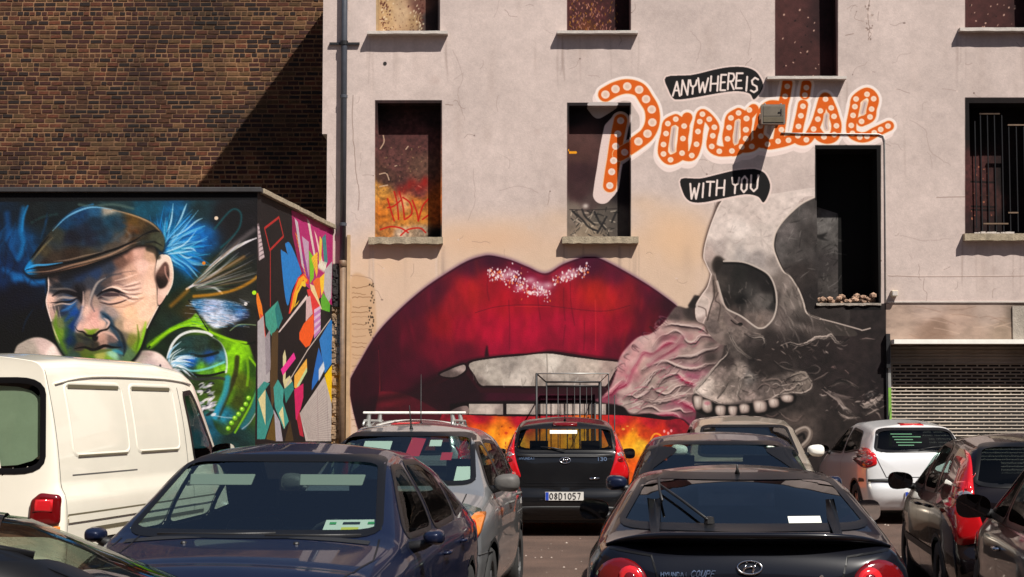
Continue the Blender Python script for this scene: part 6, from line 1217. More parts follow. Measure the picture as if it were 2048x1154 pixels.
b = MB(); zg = at(1778, 775, YW).z; a = at(1772.5, 700, YW); b.box((a.x, YW-.012, zg), (hx0+.0, YW+.1, zt)); b.build('guide_rail', M['steel'], sr); b = MB(); b.box((a.x, YW-.014, 0), (hx0, YW+.1, zg-.002)); o = b.build('guide_rail', M['guide'], sr); o['label'] = 'green lower end of the guide rail'
b = MB(); a = at(1770, 668, YW); c = at(1779, 736, YW); b.box((a.x, YW-.1, c.z), (c.x, YW-.016, a.z)); b.box((a.x, YW-.05, 0), (a.x+.035, YW-.003, c.z-.002)); b.build('bracket', M['blacksteel'], root)
# drainpipe
x = at(688, 300, YW).x; b = MB(); zp = at(688, 528, YW).z; b.tube([(x, YW-.09, HT), (x, YW-.09, zp)], .056, 14); b.build('drainpipe', M['pipe'], root, True)
b = MB(); b.tube([(x, YW-.09, zp), (x, YW-.09, .1)], .052, 14); b.lathe([(.052, -.06), (.066, -.05), (.066, .05), (.052, .06)], c=(x, YW-.09, zp), n=14); b.build('drainpipe', M['pipebrown'], root, True)
for py in (88,): zz_ = at(688, py, YW).z; b = MB(); b.box((x-.27, YW-.05, zz_-.02), (x+.27, YW-.01, zz_+.02)); b.lathe([(.058, -.04), (.07, -.035), (.07, .035), (.058, .04)], c=(x, YW-.09, zz_), n=14); b.build('pipe_bracket', M['blacksteel'], root)
for py in (195, 450): zz_ = at(688, py, YW).z; b = MB(); b.lathe([(.057, -.03), (.066, -.025), (.066, .025), (.057, .03)], c=(x, YW-.09, zz_), n=14); b.build('pipe_collar', M['pipe'], root)
x2 = at(699, 300, YW).x; b = MB(); b.box((x2-.03, YW-.03, 0), (x2+.03, YW-.002, at(700, 470, YW).z)); b.build('cover_strip', mat('tan_strip', (.45, .30, .17), .8, noise=.2), root)
b = MB(); random.seed(4)   # torn edge of old stonework beside the pipe
for i in range(220):
    a = at(random.uniform(664, 683), random.uniform(612, 885), YW); s = random.uniform(.012, .045); b.box((a.x-s, YW-random.uniform(.01, .045), a.z-s), (a.x+s, YW-.001, a.z+s*.8))
tag(b.build('broken_stonework', mat('old_stone', (.30, .20, .12), .95, noise=.5, nscale=9, bump=.8, bscale=30), root, bevel=.01), kind='stuff')
b = MB()
for i in range(150): a = at(random.uniform(663, 682), random.uniform(528, 612), YW); s = random.uniform(.012, .04); b.box((a.x-s, YW-.02-random.uniform(0, .05), a.z-s), (a.x+s, YW-.003, a.z+s))
tag(b.build('rotten_duct', M['void'], root, bevel=.006), kind='stuff')  # near-black bits roughen the painted dark recess
# conduit
b = MB(); P = [at(1562, 266, YW), at(1600, 267, YW), at(1700, 268, YW), at(1757, 268.5, YW), at(1766, 272, YW), at(1769, 282, YW), at(1770, 400, YW), at(1771, 604, YW)]; b.tube([Vector((v.x, YW-.014, v.z)) for v in P], .011, 6); b.build('conduit', M['steel'], root, True)
a = at(1787, 588, YW); jb = tag(empty('junction_box', (a.x, YW, a.z)), 'small cream junction box on the wall above the shutter', 'junction box'); b = MB(); b.box((-.055, -.13, -.045), (.055, -.001, .055)); b.build('box', M['cream'], jb, bevel=.008); b = MB(); b.box((-.045, -.14, -.035), (.045, -.131, .045)); b.build('cover', M['sill_up'], jb)
a = at(770, 127, YW); b = MB(); b.lathe([(.034, -.001), (.034, -.006), (.001, -.006)], 'y', c=(a.x, YW, a.z), n=12); b.build('vent_hole', M['void'], root)
# floodlight
a = at(1545, 231, YW-.45); fl = tag(empty('floodlight', (a.x, YW, a.z)), 'square brown floodlight on a bracket over the orange lettering', 'floodlight')
b = MB(); V = []
for y, sx, s0, s1 in ((-.56, .20, -.155, .17), (-.44, .21, -.165, .18), (-.18, .15, -.10, .13)): V += [(-sx, y, s0), (sx, y, s0), (sx, y, s1), (-sx, y, s1)]
b.add(V, [(3, 2, 1, 0)[::-1], (0, 1, 5, 4), (1, 2, 6, 5), (2, 3, 7, 6), (3, 0, 4, 7), (4, 5, 9, 8), (5, 6, 10, 9), (6, 7, 11, 10), (7, 4, 8, 11), (8, 9, 10, 11)]); b.build('housing', M['lamp'], fl, bevel=.01)
b = MB(); b.box((-.18, -.572, -.03), (.18, -.562, .15)); b.build('front_plate', mat('lamp_plate', (.12, .10, .075), .5, noise=.2), fl, bevel=.004)
b = MB(); b.box((-.18, -.572, -.14), (.18, -.562, -.04)); b.build('lower_plate', mat('lamp_plate_low', (.10, .08, .05), .5, noise=.2), fl, bevel=.004)
b = MB(); b.box((-.15, -.2, -.04), (.15, -.003, .02)); b.box((-.17, -.03, -.1), (.17, -.002, .1)); b.build('bracket', M['lamp'], fl)
for sx in (-.14, .14): b = MB(); b.lathe([(.001, -.03), (.018, -.03), (.018, 0)], c=(sx, -.5, .205), n=8); b.build('bolt', M['steel'], fl)
b = MB(); b.box((.08, -.585, .03), (.14, -.574, .045)); b.box((.13, -.585, -.01), (.14, -.574, .1)); b.build('clip', M['blacksteel'], fl)
# rubble on the doorway ledge
x0, z0, x1, z1 = OP['W3'][0]; random.seed(9); b = MB()
for i in range(60):
    px = random.uniform(x0+.02, x1-.03); hgt = .05+.13*max(0, math.sin((px-x0)/(x1-x0)*3.3-.4))*random.random(); s = random.uniform(.025, .07); c = Vector((px, YW+random.uniform(-.02, .4), z0+hgt*random.random()+s*.5))
    bm = bmesh.new(); bmesh.ops.create_icosphere(bm, subdivisions=1, radius=s)
    for v in bm.verts: v.co = Vector((v.co.x*random.uniform(.8, 1.5), v.co.y, v.co.z*random.uniform(.5, 1)))+c
    bm.verts.index_update(); b.add([v.co.copy() for v in bm.verts], [[v.index for v in f.verts] for f in bm.faces]); bm.free()
tag(b.build('brick_rubble', M['rubble']), 'pile of broken brick and stone on the ledge of the dark doorway', 'rubble', kind='stuff')
slab('door_ledge', 1632, 1762, 606, 611, .03, M['concrete'], 'crumbling door ledge', .01)
# window bars
x0, z0, x1, z1 = OP['W4'][0]; gr = tag(empty('window_grille', (0, YW+.12, 0)), 'rusty black iron bars across the window at the far right', 'window bars')
for px, ya, yb in ((1953, 240, 455), (1964, 224, 462), (1978, 224, 462), (1992, 224, 462), (2007, 228, 462), (2021, 247, 462), (2036, 247, 462), (2051, 247, 462)):
    a, c = at(px, ya, YW), at(px, yb, YW); b = MB(); b.tube([(a.x, 0, a.z), (a.x, 0, c.z)], .011, 6); b.build('bar', M['blacksteel'], gr)
for xa, xb, yy in ((1962, 2003, 225), (2019, 2060, 248), (1970, 2020, 446), (2020, 2040, 424)):
    a, c = at(xa, yy, YW), at(xb, yy, YW); b = MB(); b.box((a.x, -.02, a.z-.012), (c.x, .012, a.z+.012)); b.build('cross_bar', M['pipebrown'], gr)
b = MB()
for i in range(26):
    a = at(random.uniform(1942, 2040), random.uniform(461, 467), YW); s = random.uniform(.015, .04); b.box((a.x-s, YW+random.uniform(0, .05), z0), (a.x+s, YW+.12, z0+s*1.2))
tag(b.build('plaster_crumbs', M['sill_up']), 'crumbled pale plaster on the sill of the barred window', 'plaster debris', kind='stuff')

# ---------------------------------------------------------------- brick building set back on the left
br = tag(empty('brick_building', (0, YB, 0)), 'old dark brick building rising behind the low painted annexe', 'building')
b = MB(); b.box((-16, .007, 0), (xl+.4, .5, 12)); b.build('wall', M['mortar'], br)
random.seed(3); BX0, BX1, BZ0, BZ1 = -10.7, xl+.15, 5.6, 10.75; pitch = .0945; rows = int((BZ1-BZ0)/pitch)
bricks = []
for r in range(rows):
    z = BZ0+r*pitch+random.uniform(-.003, .003); mode = random.choice(['s', 's', 's', 'm', 'm', 'h']) ; x = BX0-random.uniform(0, .2)
    if r in (16,): mode = 'h'
    while x < BX1:
        l = {'s': .205, 'm': random.choice([.205, .205, .098]), 'h': .1}[mode]*random.uniform(.92, 1.06)
        bricks.append((x, z, min(l, BX1-x), random.uniform(.056, .066), random.uniform(-.001, .006))); x += l+random.uniform(.018, .026)
def pick(x, z):
    n_ = math.sin(x*1.7+math.sin(z*2.1)*2)+math.sin(z*3.1+x*.8); r = random.random()
    if n_ > .8: return random.choices(range(6), (2, 4, 4, 2, 1, 3))[0]
    return random.choices(range(6), (5, 3, 2, 2, 4, .6))[0]
def brick_geo(x, z, l, h, p): 
    j = lambda: random.uniform(-.004, .004)
    return [(x+j(), -p+j()*.5, z+j()), (x+l+j(), -p+j()*.5, z+j()), (x+l+j(), -p+j()*.5, z+h+j()), (x+j(), -p+j()*.5, z+h+j()), (x, .012, z), (x+l, .012, z), (x+l, .012, z+h), (x, .012, z+h)], [(0, 1, 2, 3), (0, 4, 5, 1), (1, 5, 6, 2), (2, 6, 7, 3), (3, 7, 4, 0)]
mid = sorted(range(len(bricks)), key=lambda i: -bricks[i][2]*(1 if -9.9 < bricks[i][0] < -6.4 and 6.1 < bricks[i][1] < 8.6 else 0))[:300]; ms = set(mid); st = MB(); shared = {}
for i, q in enumerate(bricks):
    k = pick(q[0], q[1])
    if i in ms:
        key = (k, len(shared) % 12) if len(shared) < 72 else random.choice(list(shared))
        if key not in shared:
            V, F = brick_geo(0, 0, .205, q[3], 0); me = bpy.data.meshes.new('brick'); me.from_pydata(V, [], F); me.materials.append(BR[key[0]]); me.update(); shared[key] = me
        o = link('brick', shared[key], br); o.location = (q[0], -q[4], q[1]); o.scale = (q[2]/.205, 1, 1)
    else: V, F = brick_geo(*q); st.add(V, F, k)
tag(st.build('brickwork', BR, br), kind='stuff')

# ---------------------------------------------------------------- low annexe
an = tag(empty('painted_annexe', (CA.x, CA.y, 0)), 'low flat-roofed annexe painted with a man in a flat cap and bright shapes', 'building')
ztop = at(515, 385, YF).z; o = mesh('front_wall', [(-9.5-CA.x, 0, 0), (0, 0, 0), (0, 0, ztop-.0), (-9.5-CA.x, 0, ztop)], [(0, 1, 2, 3)], M['portrait'], an)
me = o.data; uv = me.uv_layers.new(name='UVMap')
for l in me.loops: v = me.vertices[l.vertex_index].co; uv.data[l.index].uv = ((v.x+CA.x-FX0)*FRES/700, 1-(FZ1-v.z)*FRES/660)
dv = CB-CA; o = mesh('return_wall', [(0, 0, 0), (dv.x, dv.y, 0), (dv.x, dv.y, ztop), (0, 0, ztop)], [(0, 1, 2, 3)], M['geo'], an); me = o.data; uv = me.uv_layers.new(name='UVMap')
for l in me.loops: v = me.vertices[l.vertex_index].co; uv.data[l.index].uv = (math.hypot(v.x, v.y)*GRES/cvg.w, 1-(5.0-v.z)*GRES/cvg.h)
mesh('roof', [(-9.5-CA.x, .05, ztop), (0, .05, ztop), (dv.x, dv.y, ztop), (-9.5-CA.x, dv.y, ztop)], [(0, 1, 2, 3)], M['concrete'], an)
b = MB(); b.box((-9.5-CA.x, -.05, ztop+.003), (.06, .16, ztop+.075)); b.build('coping', mat('black_coping', (.03, .028, .03), .7, noise=.4, nscale=4), an, bevel=.01)
random.seed(12); b = MB(); n = 9; u = dv.normalized(); nn = Vector((u.y, -u.x))
for i in range(n):
    s0 = .17+i*(SL-.19)/n; s1 = .17+(i+1)*(SL-.19)/n-.012; zz_ = ztop+.004+random.uniform(-.004, .006); P = []
    for s, w_ in ((s0, .06), (s1, .06), (s1, -.2), (s0, -.2)): P.append(u*s+nn*(w_+random.uniform(-.006, .006)))
    b = MB(); b.add([(p.x, p.y, zz_) for p in P]+[(p.x, p.y, zz_+.075) for p in P], [(0, 3, 2, 1), (4, 5, 6, 7), (0, 1, 5, 4), (1, 2, 6, 5), (2, 3, 7, 6), (3, 0, 4, 7)])
    b.build('coping_stone', M['sill_low'], an, bevel=.006)

# ---------------------------------------------------------------- steel frame and posts by the wall
fr = tag(empty('bay_frame', (0, 0, 0)), 'open black steel frame standing before the painted lips', 'steel frame')
Y1, Y2 = 29.75, 30.85
def fp(x, y, Y): return at(x, y, Y)
n1, n2, f1, f2 = fp(1073, 747, Y1), fp(1217, 747, Y1), fp(1092, 764, Y2), fp(1200, 764, Y2)
def bar(name, P, r, m): b = MB(); b.tube(P, r, 8); b.build(name, M[m], fr, True)
bar('top_rail', [n1, n2], .011, 'steel'); bar('top_rail', [f1, f2], .016, 'blacksteel'); bar('side_rail', [n1, f1], .013, 'blacksteel'); bar('side_rail', [n2, f2], .009, 'steel')
a, c = fp(1094, 772, Y2), fp(1203, 772, Y2); bar('lower_rail', [a, c], .014, 'blacksteel')
for x, Y, r, m, yt in ((1073, Y1, .02, 'blacksteel', 747), (1217, Y1, .009, 'blacksteel', 747), (1093, Y2, .014, 'blacksteel', 764), (1200, Y2, .03, 'blacksteel', 764), (1116, Y2, .008, 'blacksteel', 772), (1134, Y2, .006, 'blacksteel', 772), (1149, Y2, .006, 'blacksteel', 772), (1160, Y2, .01, 'blacksteel', 766), (1173, Y2, .006, 'blacksteel', 772), (1183, Y2, .006, 'blacksteel', 772), (1190, Y2, .016, 'blacksteel', 806)):
    a = fp(x, yt, Y); bar('upright', [a, Vector((a.x, a.y, 0))], r, m)
a = at(1229, 790, 30.3); ps = tag(empty('thin_post', (a.x, 30.3, 0)), 'thin dark post standing against the fiery lower lip', 'post'); b = MB(); b.tube([(0, 0, 0), (0, 0, a.z)], [.014, .009], 8); b.build('shaft', M['blacksteel'], ps, True); b = MB(); b.lathe([(.05, 0), (.05, .01), (.016, .015)], n=12); b.build('foot', M['blacksteel'], ps)

# ---------------------------------------------------------------- added unseen blocks round the yard, cutting sky light and reflections
M['backbrick'] = mat('yard_wall_brick', (.16, .09, .06), .9, noise=.4, nscale=2)
for nm, a, c, lab in (('yard_building', (-26, -20.6, 0), (30, -16, 15), 'long brown brick building closing the yard behind the viewer'), ('yard_building', (20, -15.5, 0), (22.6, 30, 15), 'brown brick building along the right side of the yard'), ('yard_building', (-22.6, -15.5, 0), (-18, 24, 15), 'brown brick building along the left side of the yard')):
    rt = tag(empty(nm, (0, 0, 0)), lab, 'building'); b = MB(); b.box(a, c); b.build('brick_face', M['backbrick'], rt); b = MB(); b.box((a[0]-.08, a[1]-.08, c[2]+.002), (c[0]+.08, c[1]+.08, c[2]+.12)); b.build('coping', M['concrete'], rt)
# ---------------------------------------------------------------- the parked cars
BLACK = paint_mat('black_paint', (.005, .005, .006), .0, .3, .01); NAVY = paint_mat('navy_paint', (.006, .010, .030), .2, .4, .015); SILVER = paint_mat('silver_paint', (.42, .43, .44), .75, .32, .06)
CHAR = paint_mat('charcoal_paint', (.007, .007, .008), .1, .3, .015); CREAM = paint_mat('cream_paint', (.83, .78, .66), 0., .4, .08); GREYC = paint_mat('grey_paint', (.2, .195, .19), .6, .35, .05); WINE = paint_mat('dark_plum_paint', (.005, .003, .004), .0, .25, .008)
def mirrorx(P): return [(-x, z) for x, z in P][::-1]
M['sticker'] = mat('green_sticker', (.03, .16, .07), .6); M['olivetrim'] = mat('olive_trim', (.12, .10, .06), .7)  # olive serves the moulding gaps and the painted panel shade
def front_light(c, P, m='clear'):
    for ax_p in (P, mirrorx(P)):
        o = c.patch('headlight', resample(rounded(ax_p, 4, .25), .04), 'f', M['clearglass'], .008, 4)
        q = [Vector(v) for v in ax_p]; cc = sum(q, Vector((0, 0)))/len(q)
        c.patch('reflector', resample(rounded([tuple(cc+(v-cc)*.94) for v in q], 4, .25), .04), 'f', M['clear'], .003, 3, parent=o)
        c.patch('bulb', [(cc.x+.055*math.cos(a), cc.y+.055*math.sin(a)) for a in np.linspace(0, 6.28, 14, endpoint=False)], 'f', M['chrome'], .005, 3, parent=o)
def rear_light(c, P, m='redlens', off=.008, inner=None, both=True, side=None):
    for ax_p in ((P, mirrorx(P)) if both else (P,)):
        o = c.patch('tail_light', resample(rounded(ax_p, 4, .2), .04), 'r', M[m], off, 5, dome=.012)
        q = [Vector(v) for v in ax_p]; cc = sum(q, Vector((0, 0)))/len(q)
        for dz, mm in ((.07, 'brightred'), (-.0, 'clear'), (-.07, 'darkred')):
            c.patch('lens', [(cc.x+.05*math.cos(a), cc.y+dz+.03*math.sin(a)) for a in np.linspace(0, 6.28, 14, endpoint=False)], 'r', M[mm], off+.012, 3, parent=o)
def sides(c, wins, glass='glass', din=.02):
    for ax in 'RL':
        for P in wins: c.window('side_window', P, ax, glass, .18, din, .012)

# 1 navy saloon facing the viewer, left of centre
S = dict(SEDAN); S.update(L=4.4, W=1.76, H=1.46); S['prof'] = [(y, z*1.01) for y, z in S['prof']]
c = Car('parked_car', S, NAVY, 'navy blue saloon facing the viewer with a permit card in its windscreen', 'car', (-1.27, 10.6, 0), R(180-6))
c.window('windscreen', [(-.69, .99), (.69, .99), (.56, 1.375), (-.56, 1.375)], 'f', 'glass', .12, .022, .016); c.window('rear_window', [(-.6, 1.07), (.6, 1.07), (.5, 1.34), (-.5, 1.34)], 'r', 'glass', .15)
sides(c, [[(1.0, .96), (.12, .95), (.10, 1.32), (.38, 1.32)], [(.04, .95), (-.85, .96), (-.80, 1.25), (-.45, 1.33), (.02, 1.34)], [(-.93, .97), (-1.35, 1.0), (-.92, 1.19)]])
front_light(c, [(.50, .58), (.82, .62), (.80, .76), (.62, .72)]); rear_light(c, [(.5, .72), (.82, .72), (.8, .88), (.55, .88)])
c.strip('bonnet_gap', [(.60, .98), (.60, .8)], 'f', M['seal'], .01); 
for sg in (1, -1): c.strip('bonnet_gap', [(sg*.70, 1.22), (sg*.74, 1.6), (sg*.66, 2.0)], 't', M['seal'], .010, .002)
c.strip('cowl', [(-.66, 1.29), (.66, 1.29)], 't', M['trim'], .06, .004)
for sg in (1, -1):
    b = MB(); h, n = c.hit(sg*.3, 1.42, 't'); b.lathe([(.001, .012), (.014, .010), (.018, 0)], c=tuple(h), n=8); b.build('washer_jet', M['trim'], c.root)
c.panel_lines([(1.02, .98), (.08, .06), (-.88, -1.0)], .28, .93); c.handle(-.05, .80, NAVY); c.handle(-.78, .82, NAVY)
c.mirror_pair(.92, .95, NAVY, .62); c.cabin(1.12, -1.0); c.wheels(1.42, -1.32, .32)
for x in (-.31, .33):
    b = MB(); b.add([(x-.18, .62, 1.225), (x+.18, .62, 1.225), (x+.19, .56, 1.285), (x-.19, .56, 1.285), (x-.18, .60, 1.222), (x+.18, .60, 1.222), (x+.19, .54, 1.282), (x-.19, .54, 1.282)], [(0, 1, 2, 3), (7, 6, 5, 4), (0, 4, 5, 1), (3, 2, 6, 7), (0, 3, 7, 4), (1, 5, 6, 2)]); b.build('sun_visor', M['visor'], c.root, bevel=.006)
o = c.patch('permit_card', [(-.66, 1.005), (-.38, 1.005), (-.38, 1.075), (-.66, 1.075)], 'f', M['white'], -.02, 2); c.patch('print', [(-.565, 1.012), (-.475, 1.012), (-.475, 1.038), (-.565, 1.038)], 'f', M['yellow'], -.017, 2, parent=o); c.patch('print', [(-.645, 1.014), (-.59, 1.014), (-.59, 1.03), (-.645, 1.03)], 'f', M['amber'], -.017, 2, parent=o)
for k, (x, w_) in enumerate(((-.64, .035), (-.565, .09), (-.44, .035))): c.patch('print', [(x, 1.052), (x+w_, 1.052), (x+w_, 1.062), (x, 1.062)], 'f', M['green' if k != 1 else 'ink'], -.016, 2, parent=o)
c.wiper([(.5, .985), (.1, .99), (-.15, .995)], 'f', .004); c.wiper([(-.1, .985), (-.4, .985), (-.6, .985)], 'f', .004)
c.number_plate(0, .42, 'f', '05D'); c.emblem(0, .70, 'f', 1.2, letter='X'); c.close()

# 2 silver small hatch facing the viewer behind it
S = dict(HATCH); S.update(H=1.53, tumble=22); S['prof'] = [(y, z*1.015) for y, z in S['prof']]
c = Car('parked_car', S, SILVER, 'small silver hatchback facing the viewer with grey mirror and amber indicator lamp', 'car', (-.85, 15.1, 0), R(180-5.5))
c.window('windscreen', [(-.64, 1.06), (.64, 1.06), (.53, 1.45), (-.53, 1.45)], 'f', 'glass', .12, .022, .014); c.window('rear_window', [(-.55, 1.1), (.55, 1.1), (.5, 1.42), (-.5, 1.42)], 'r')
sides(c, [[(.85, 1.0), (.02, 1.0), (.0, 1.37), (.28, 1.37)], [(-.06, 1.0), (-.95, 1.02), (-.9, 1.36), (-.08, 1.39)], [(-1.03, 1.04), (-1.35, 1.12), (-1.0, 1.34)]])
front_light(c, [(.42, .66), (.70, .68), (.76, .88), (.60, .93), (.46, .80)])
for sg in (1, -1): c.patch('indicator', resample(rounded([(sg*.66, .66), (sg*.765, .70), (sg*.775, .86), (sg*.70, .86)], 3), .04), 'f', M['amber'], .016, 4)
rear_light(c, [(.62, .8), (.78, .8), (.76, 1.1), (.66, 1.1)])
for sg in (1, -1): c.strip('bonnet_gap', [(sg*.60, 1.12), (sg*.60, 1.4), (sg*.46, 1.74)], 't', M['seal'], .010, .002)
o = c.patch('bumper_trim', resample(rounded([(-.84, .36), (.84, .36), (.84, .56), (-.84, .56)], 3, .1), .06), 'f', M['greytrim'], .012, 4)
c.panel_lines([(.9, .86), (-.02, -.04), (-.98, -.9)], .28, .97); c.handle(-.1, .86, M['greytrim']); c.handle(-.85, .9, M['greytrim'])
c.mirror_pair(.72, 1.05, M['greytrim'], 1.1); c.cabin(1.0, -.85, wheel_side=-1, belt=.95); c.wheels(1.16, -1.2, .29); c.aerial(.1, .2, .6)
for P, mm in (([(.12, 1.33), (.36, 1.33), (.36, 1.40), (.12, 1.40)], 'white'), ([(-.02, 1.28), (-.14, 1.28), (-.16, 1.42), (-.04, 1.43)], 'redcloth'), ([(-.20, 1.36), (-.30, 1.36), (-.30, 1.41), (-.20, 1.41)], 'white'), ([(-.32, 1.25), (-.41, 1.25), (-.41, 1.31), (-.32, 1.31)], 'redcloth'), ([(-.47, 1.08), (-.60, 1.08), (-.58, 1.2), (-.47, 1.2)], 'white')):
    c.patch('windscreen_sticker', P, 'f', M[mm], -.012, 2)
c.emblem(0, .82, 'f', 1.3, letter='X'); c.number_plate(0, .42, 'f', '04D'); c.close()

# 3 silver estate with a roof rack, seen from behind
c = Car('parked_car', dict(WAGON), SILVER, 'silver estate car with white roof bars and a long whip aerial, by the drainpipe', 'car', (-1.22, 24.0, 0), R(-4))
c.window('rear_window', [(-.62, 1.1), (.62, 1.1), (.56, 1.42), (-.56, 1.42)], 'r'); c.window('windscreen', [(-.64, 1.06), (.64, 1.06), (.54, 1.44), (-.54, 1.44)], 'f')
sides(c, [[(.9, 1.0), (.0, 1.0), (.0, 1.39), (.3, 1.38)], [(-.06, 1.0), (-.95, 1.0), (-.95, 1.4), (-.08, 1.41)], [(-1.02, 1.0), (-1.8, 1.04), (-1.7, 1.34), (-1.02, 1.39)]])
o = c.patch('brake_light', [(-.17, 1.455), (.17, 1.455), (.17, 1.485), (-.17, 1.485)], 'r', M['redlens'], .02, 2)
rear_light(c, [(.68, .8), (.84, .8), (.80, 1.3), (.70, 1.3)]); c.wheels(1.3, -1.25, .3); c.cabin(1.0, -.9); c.mirror_pair(.85, 1.02, SILVER)
rk = empty('roof_rack'); rk.parent = c.root
for y in (-1.3, -.3):
    b = MB(); b.box((-.62, y-.035, 1.60), (.62, y+.035, 1.63)); b.build('cross_bar', M['whitesteel'], rk, bevel=.01)
    for sg in (1, -1): b = MB(); b.tube([(sg*.56, y, 1.45), (sg*.54, y, 1.61)], [.035, .025], 8); b.build('foot', M['steel'], rk)
for sg in (1, -1): b = MB(); b.tube([(sg*.575, -1.6, 1.46), (sg*.57, -1.5, 1.515), (sg*.57, .1, 1.50), (sg*.575, .2, 1.44)], .016, 8); b.build('side_rail', M['steel'], rk, True)
c.aerial(-1.6, .62, 0, x=.17, r=.0035); c.close()

# 4 black hatchback seen from behind, centre
S = dict(HATCHL); S.update(W=1.78); S['prof'] = [(y, z*1.045) for y, z in S['prof']]
c = Car('parked_car', S, CHAR, 'black hatchback seen from behind in the middle with tall red corner lamps', 'car', (.75, 25.1, 0), R(-1.5))
c.window('rear_window', [(-.66, 1.10), (.66, 1.10), (.615, 1.42), (-.615, 1.42)], 'r', 'glass', .16, .022, .014); c.window('windscreen', [(-.70, 1.06), (.70, 1.06), (.54, 1.42), (-.54, 1.42)], 'f', 'clearglass')
sides(c, [[(.95, .99), (.02, .98), (.02, 1.37), (.3, 1.36)], [(-.05, .98), (-.95, .99), (-.9, 1.37), (-.06, 1.39)], [(-1.02, 1.0), (-1.5, 1.1), (-1.1, 1.33)]], 'glass')
rear_light(c, [(.57, .76), (.86, .74), (.885, .99), (.82, 1.14), (.73, 1.38), (.66, 1.38), (.675, 1.14), (.64, .98)], both=True)
c.patch('brake_light', [(-.16, 1.43), (.16, 1.43), (.16, 1.465), (-.16, 1.465)], 'r', M['darkred'], .03, 2)
c.patch('window_sticker', [(-.20, 1.335), (.16, 1.335), (.16, 1.38), (-.20, 1.38)], 'r', M['white'], .006, 2)
c.strip('tailgate_gap', [(-.66, 1.0), (-.60, .80), (-.52, .70), (.52, .70), (.60, .80), (.66, 1.0)], 'r', M['seal'], .012, .003)
c.patch('tailgate_ledge', resample(rounded([(-.62, 1.03), (.62, 1.03), (.63, 1.07), (-.63, 1.07)], 2, .2), .05), 'r', M['trim'], .012, 3); c.wiper([(.0, 1.11), (-.16, 1.14), (-.32, 1.15)], 'r')
c.text('lettering', 'HYUNDAI', -.60, 1.0, .026, .030, 'r', M['chrome'], .005); c.text('lettering', 'I30', .42, .985, .045, .045, 'r', M['chrome'], .008); c.emblem(-.0, .99, 'r', 1.15)
c.patch('lower_badge', [(.32, .745), (.45, .745), (.45, .765), (.32, .765)], 'r', M['chrome'], .01, 2)
c.strip('bumper_line', [(-.84, .66), (.84, .66)], 'r', M['seal'], .008, .003); c.patch('bumper_insert', resample(rounded([(-.7, .28), (.7, .28), (.7, .40), (-.7, .40)], 3), .06), 'r', M['trim'], .01, 3)
c.number_plate(-.01, .53, 'r', '08D1057'); c.wheels(1.33, -1.32, .31); c.cabin(1.05, -.95, rest='dash'); c.mirror_pair(.9, 1.0, M['trim'], 1.15); c.aerial(-1.5, .12, -.3)
for x in (-.36, .36):
    b = MB(); b.box((x-.12, -.93, .95), (x+.12, -.84, 1.16)); b.build('rear_headrest', M['cabin'], c.root, bevel=.03)
c.close()

# 5 dark blue coupe seen from behind, near right
c = Car('parked_car', dict(COUPE), paint_mat('midnight_paint', (.004, .0045, .008), .0, .28, .01), 'near black coupe seen from behind with round red lamps, tail spoiler and rear wiper', 'car', (1.40, 11.15, 0), R(-5))
c.window('rear_window', [(-.69, 1.015), (.69, 1.015), (.54, 1.262), (-.54, 1.262)], 'r', 'blueglass', .14, .02, .014); c.window('windscreen', [(-.68, .98), (.68, .98), (.52, 1.25), (-.52, 1.25)], 'f')
sides(c, [[(.85, .93), (-.25, .92), (-.25, 1.2), (.2, 1.2)], [(-.33, .92), (-1.0, .95), (-.75, 1.12), (-.35, 1.19)]])
for sg in (1, -1):
    P = resample([(sg*.655+.14*math.cos(a), .750+.135*math.sin(a)) for a in np.linspace(0, 6.283, 24, endpoint=False)], .05)
    o = c.patch('tail_light', P, 'r', M['darkred'], .006, 6, dome=.008)
    for dx, dz, rr, mm in ((-.05, .03, .062, 'brightred'), (.06, -.035, .05, 'redlens'), (-.05, .03, .03, 'darkred')): c.patch('lens', [(sg*.655+dx*sg+rr*math.cos(a), .755+dz+rr*math.sin(a)) for a in np.linspace(0, 6.28, 16, endpoint=False)], 'r', M[mm], .016 if rr > .04 else .02, 3, parent=o, dome=.004)
b = MB(); V = []; F = []; K = 28      # spoiler lip
prof = [(-.02, .0), (-.10, .03), (-.14, .055), (-.12, .07), (-.02, .065), (.10, .03)]
for i in range(K+1):
    u = -1+2*i/K; x = u*.74; y = -2.03+.16*abs(u)**3; e = 1-.65*abs(u)**6
    for py, pz in prof: V.append((x, y+py*e, .955+pz*e-.03*abs(u)**4))
for i in range(K):
    for k in range(5): F.append((i*6+k, (i+1)*6+k, (i+1)*6+k+1, i*6+k+1))
b.add(V, F); b.build('spoiler', c.paint, c.root, True)
c.strip('boot_gap', [(-.72, .93), (-.50, .90), (-.44, .70), (-.36, .60), (.36, .60), (.44, .70), (.50, .90), (.72, .93)], 'r', M['seal'], .010, .003)
c.text('lettering', 'HYUNDAI', -.45, .80, .018, .020, 'r', M['chrome'], .004); c.text('lettering', 'COUPE', -.30, .798, .030, .025, 'r', M['chrome'], .005, slant=.010); c.emblem(0, .845, 'r', 1.0)
b = MB(); h, n = c.hit(.36, .80, 'r'); b.lathe([(.001, -.012), (.012, -.012), (.014, .0)], 'y', c=tuple(h+n*.004), n=12); b.build('lock', M['chrome'], c.root)
c.wiper([(-.20, 1.03), (-.34, 1.12), (-.46, 1.19)], 'r', .03); c.wiper([(-.44, 1.10), (-.455, 1.15), (-.46, 1.21)], 'r', .045)
b = MB(); h, n = c.hit(-.19, 1.035, 'r'); b.lathe([(.001, .04), (.025, .035), (.03, 0)], c=tuple(h), n=10); b.build('wiper_pivot', M['trim'], c.root)
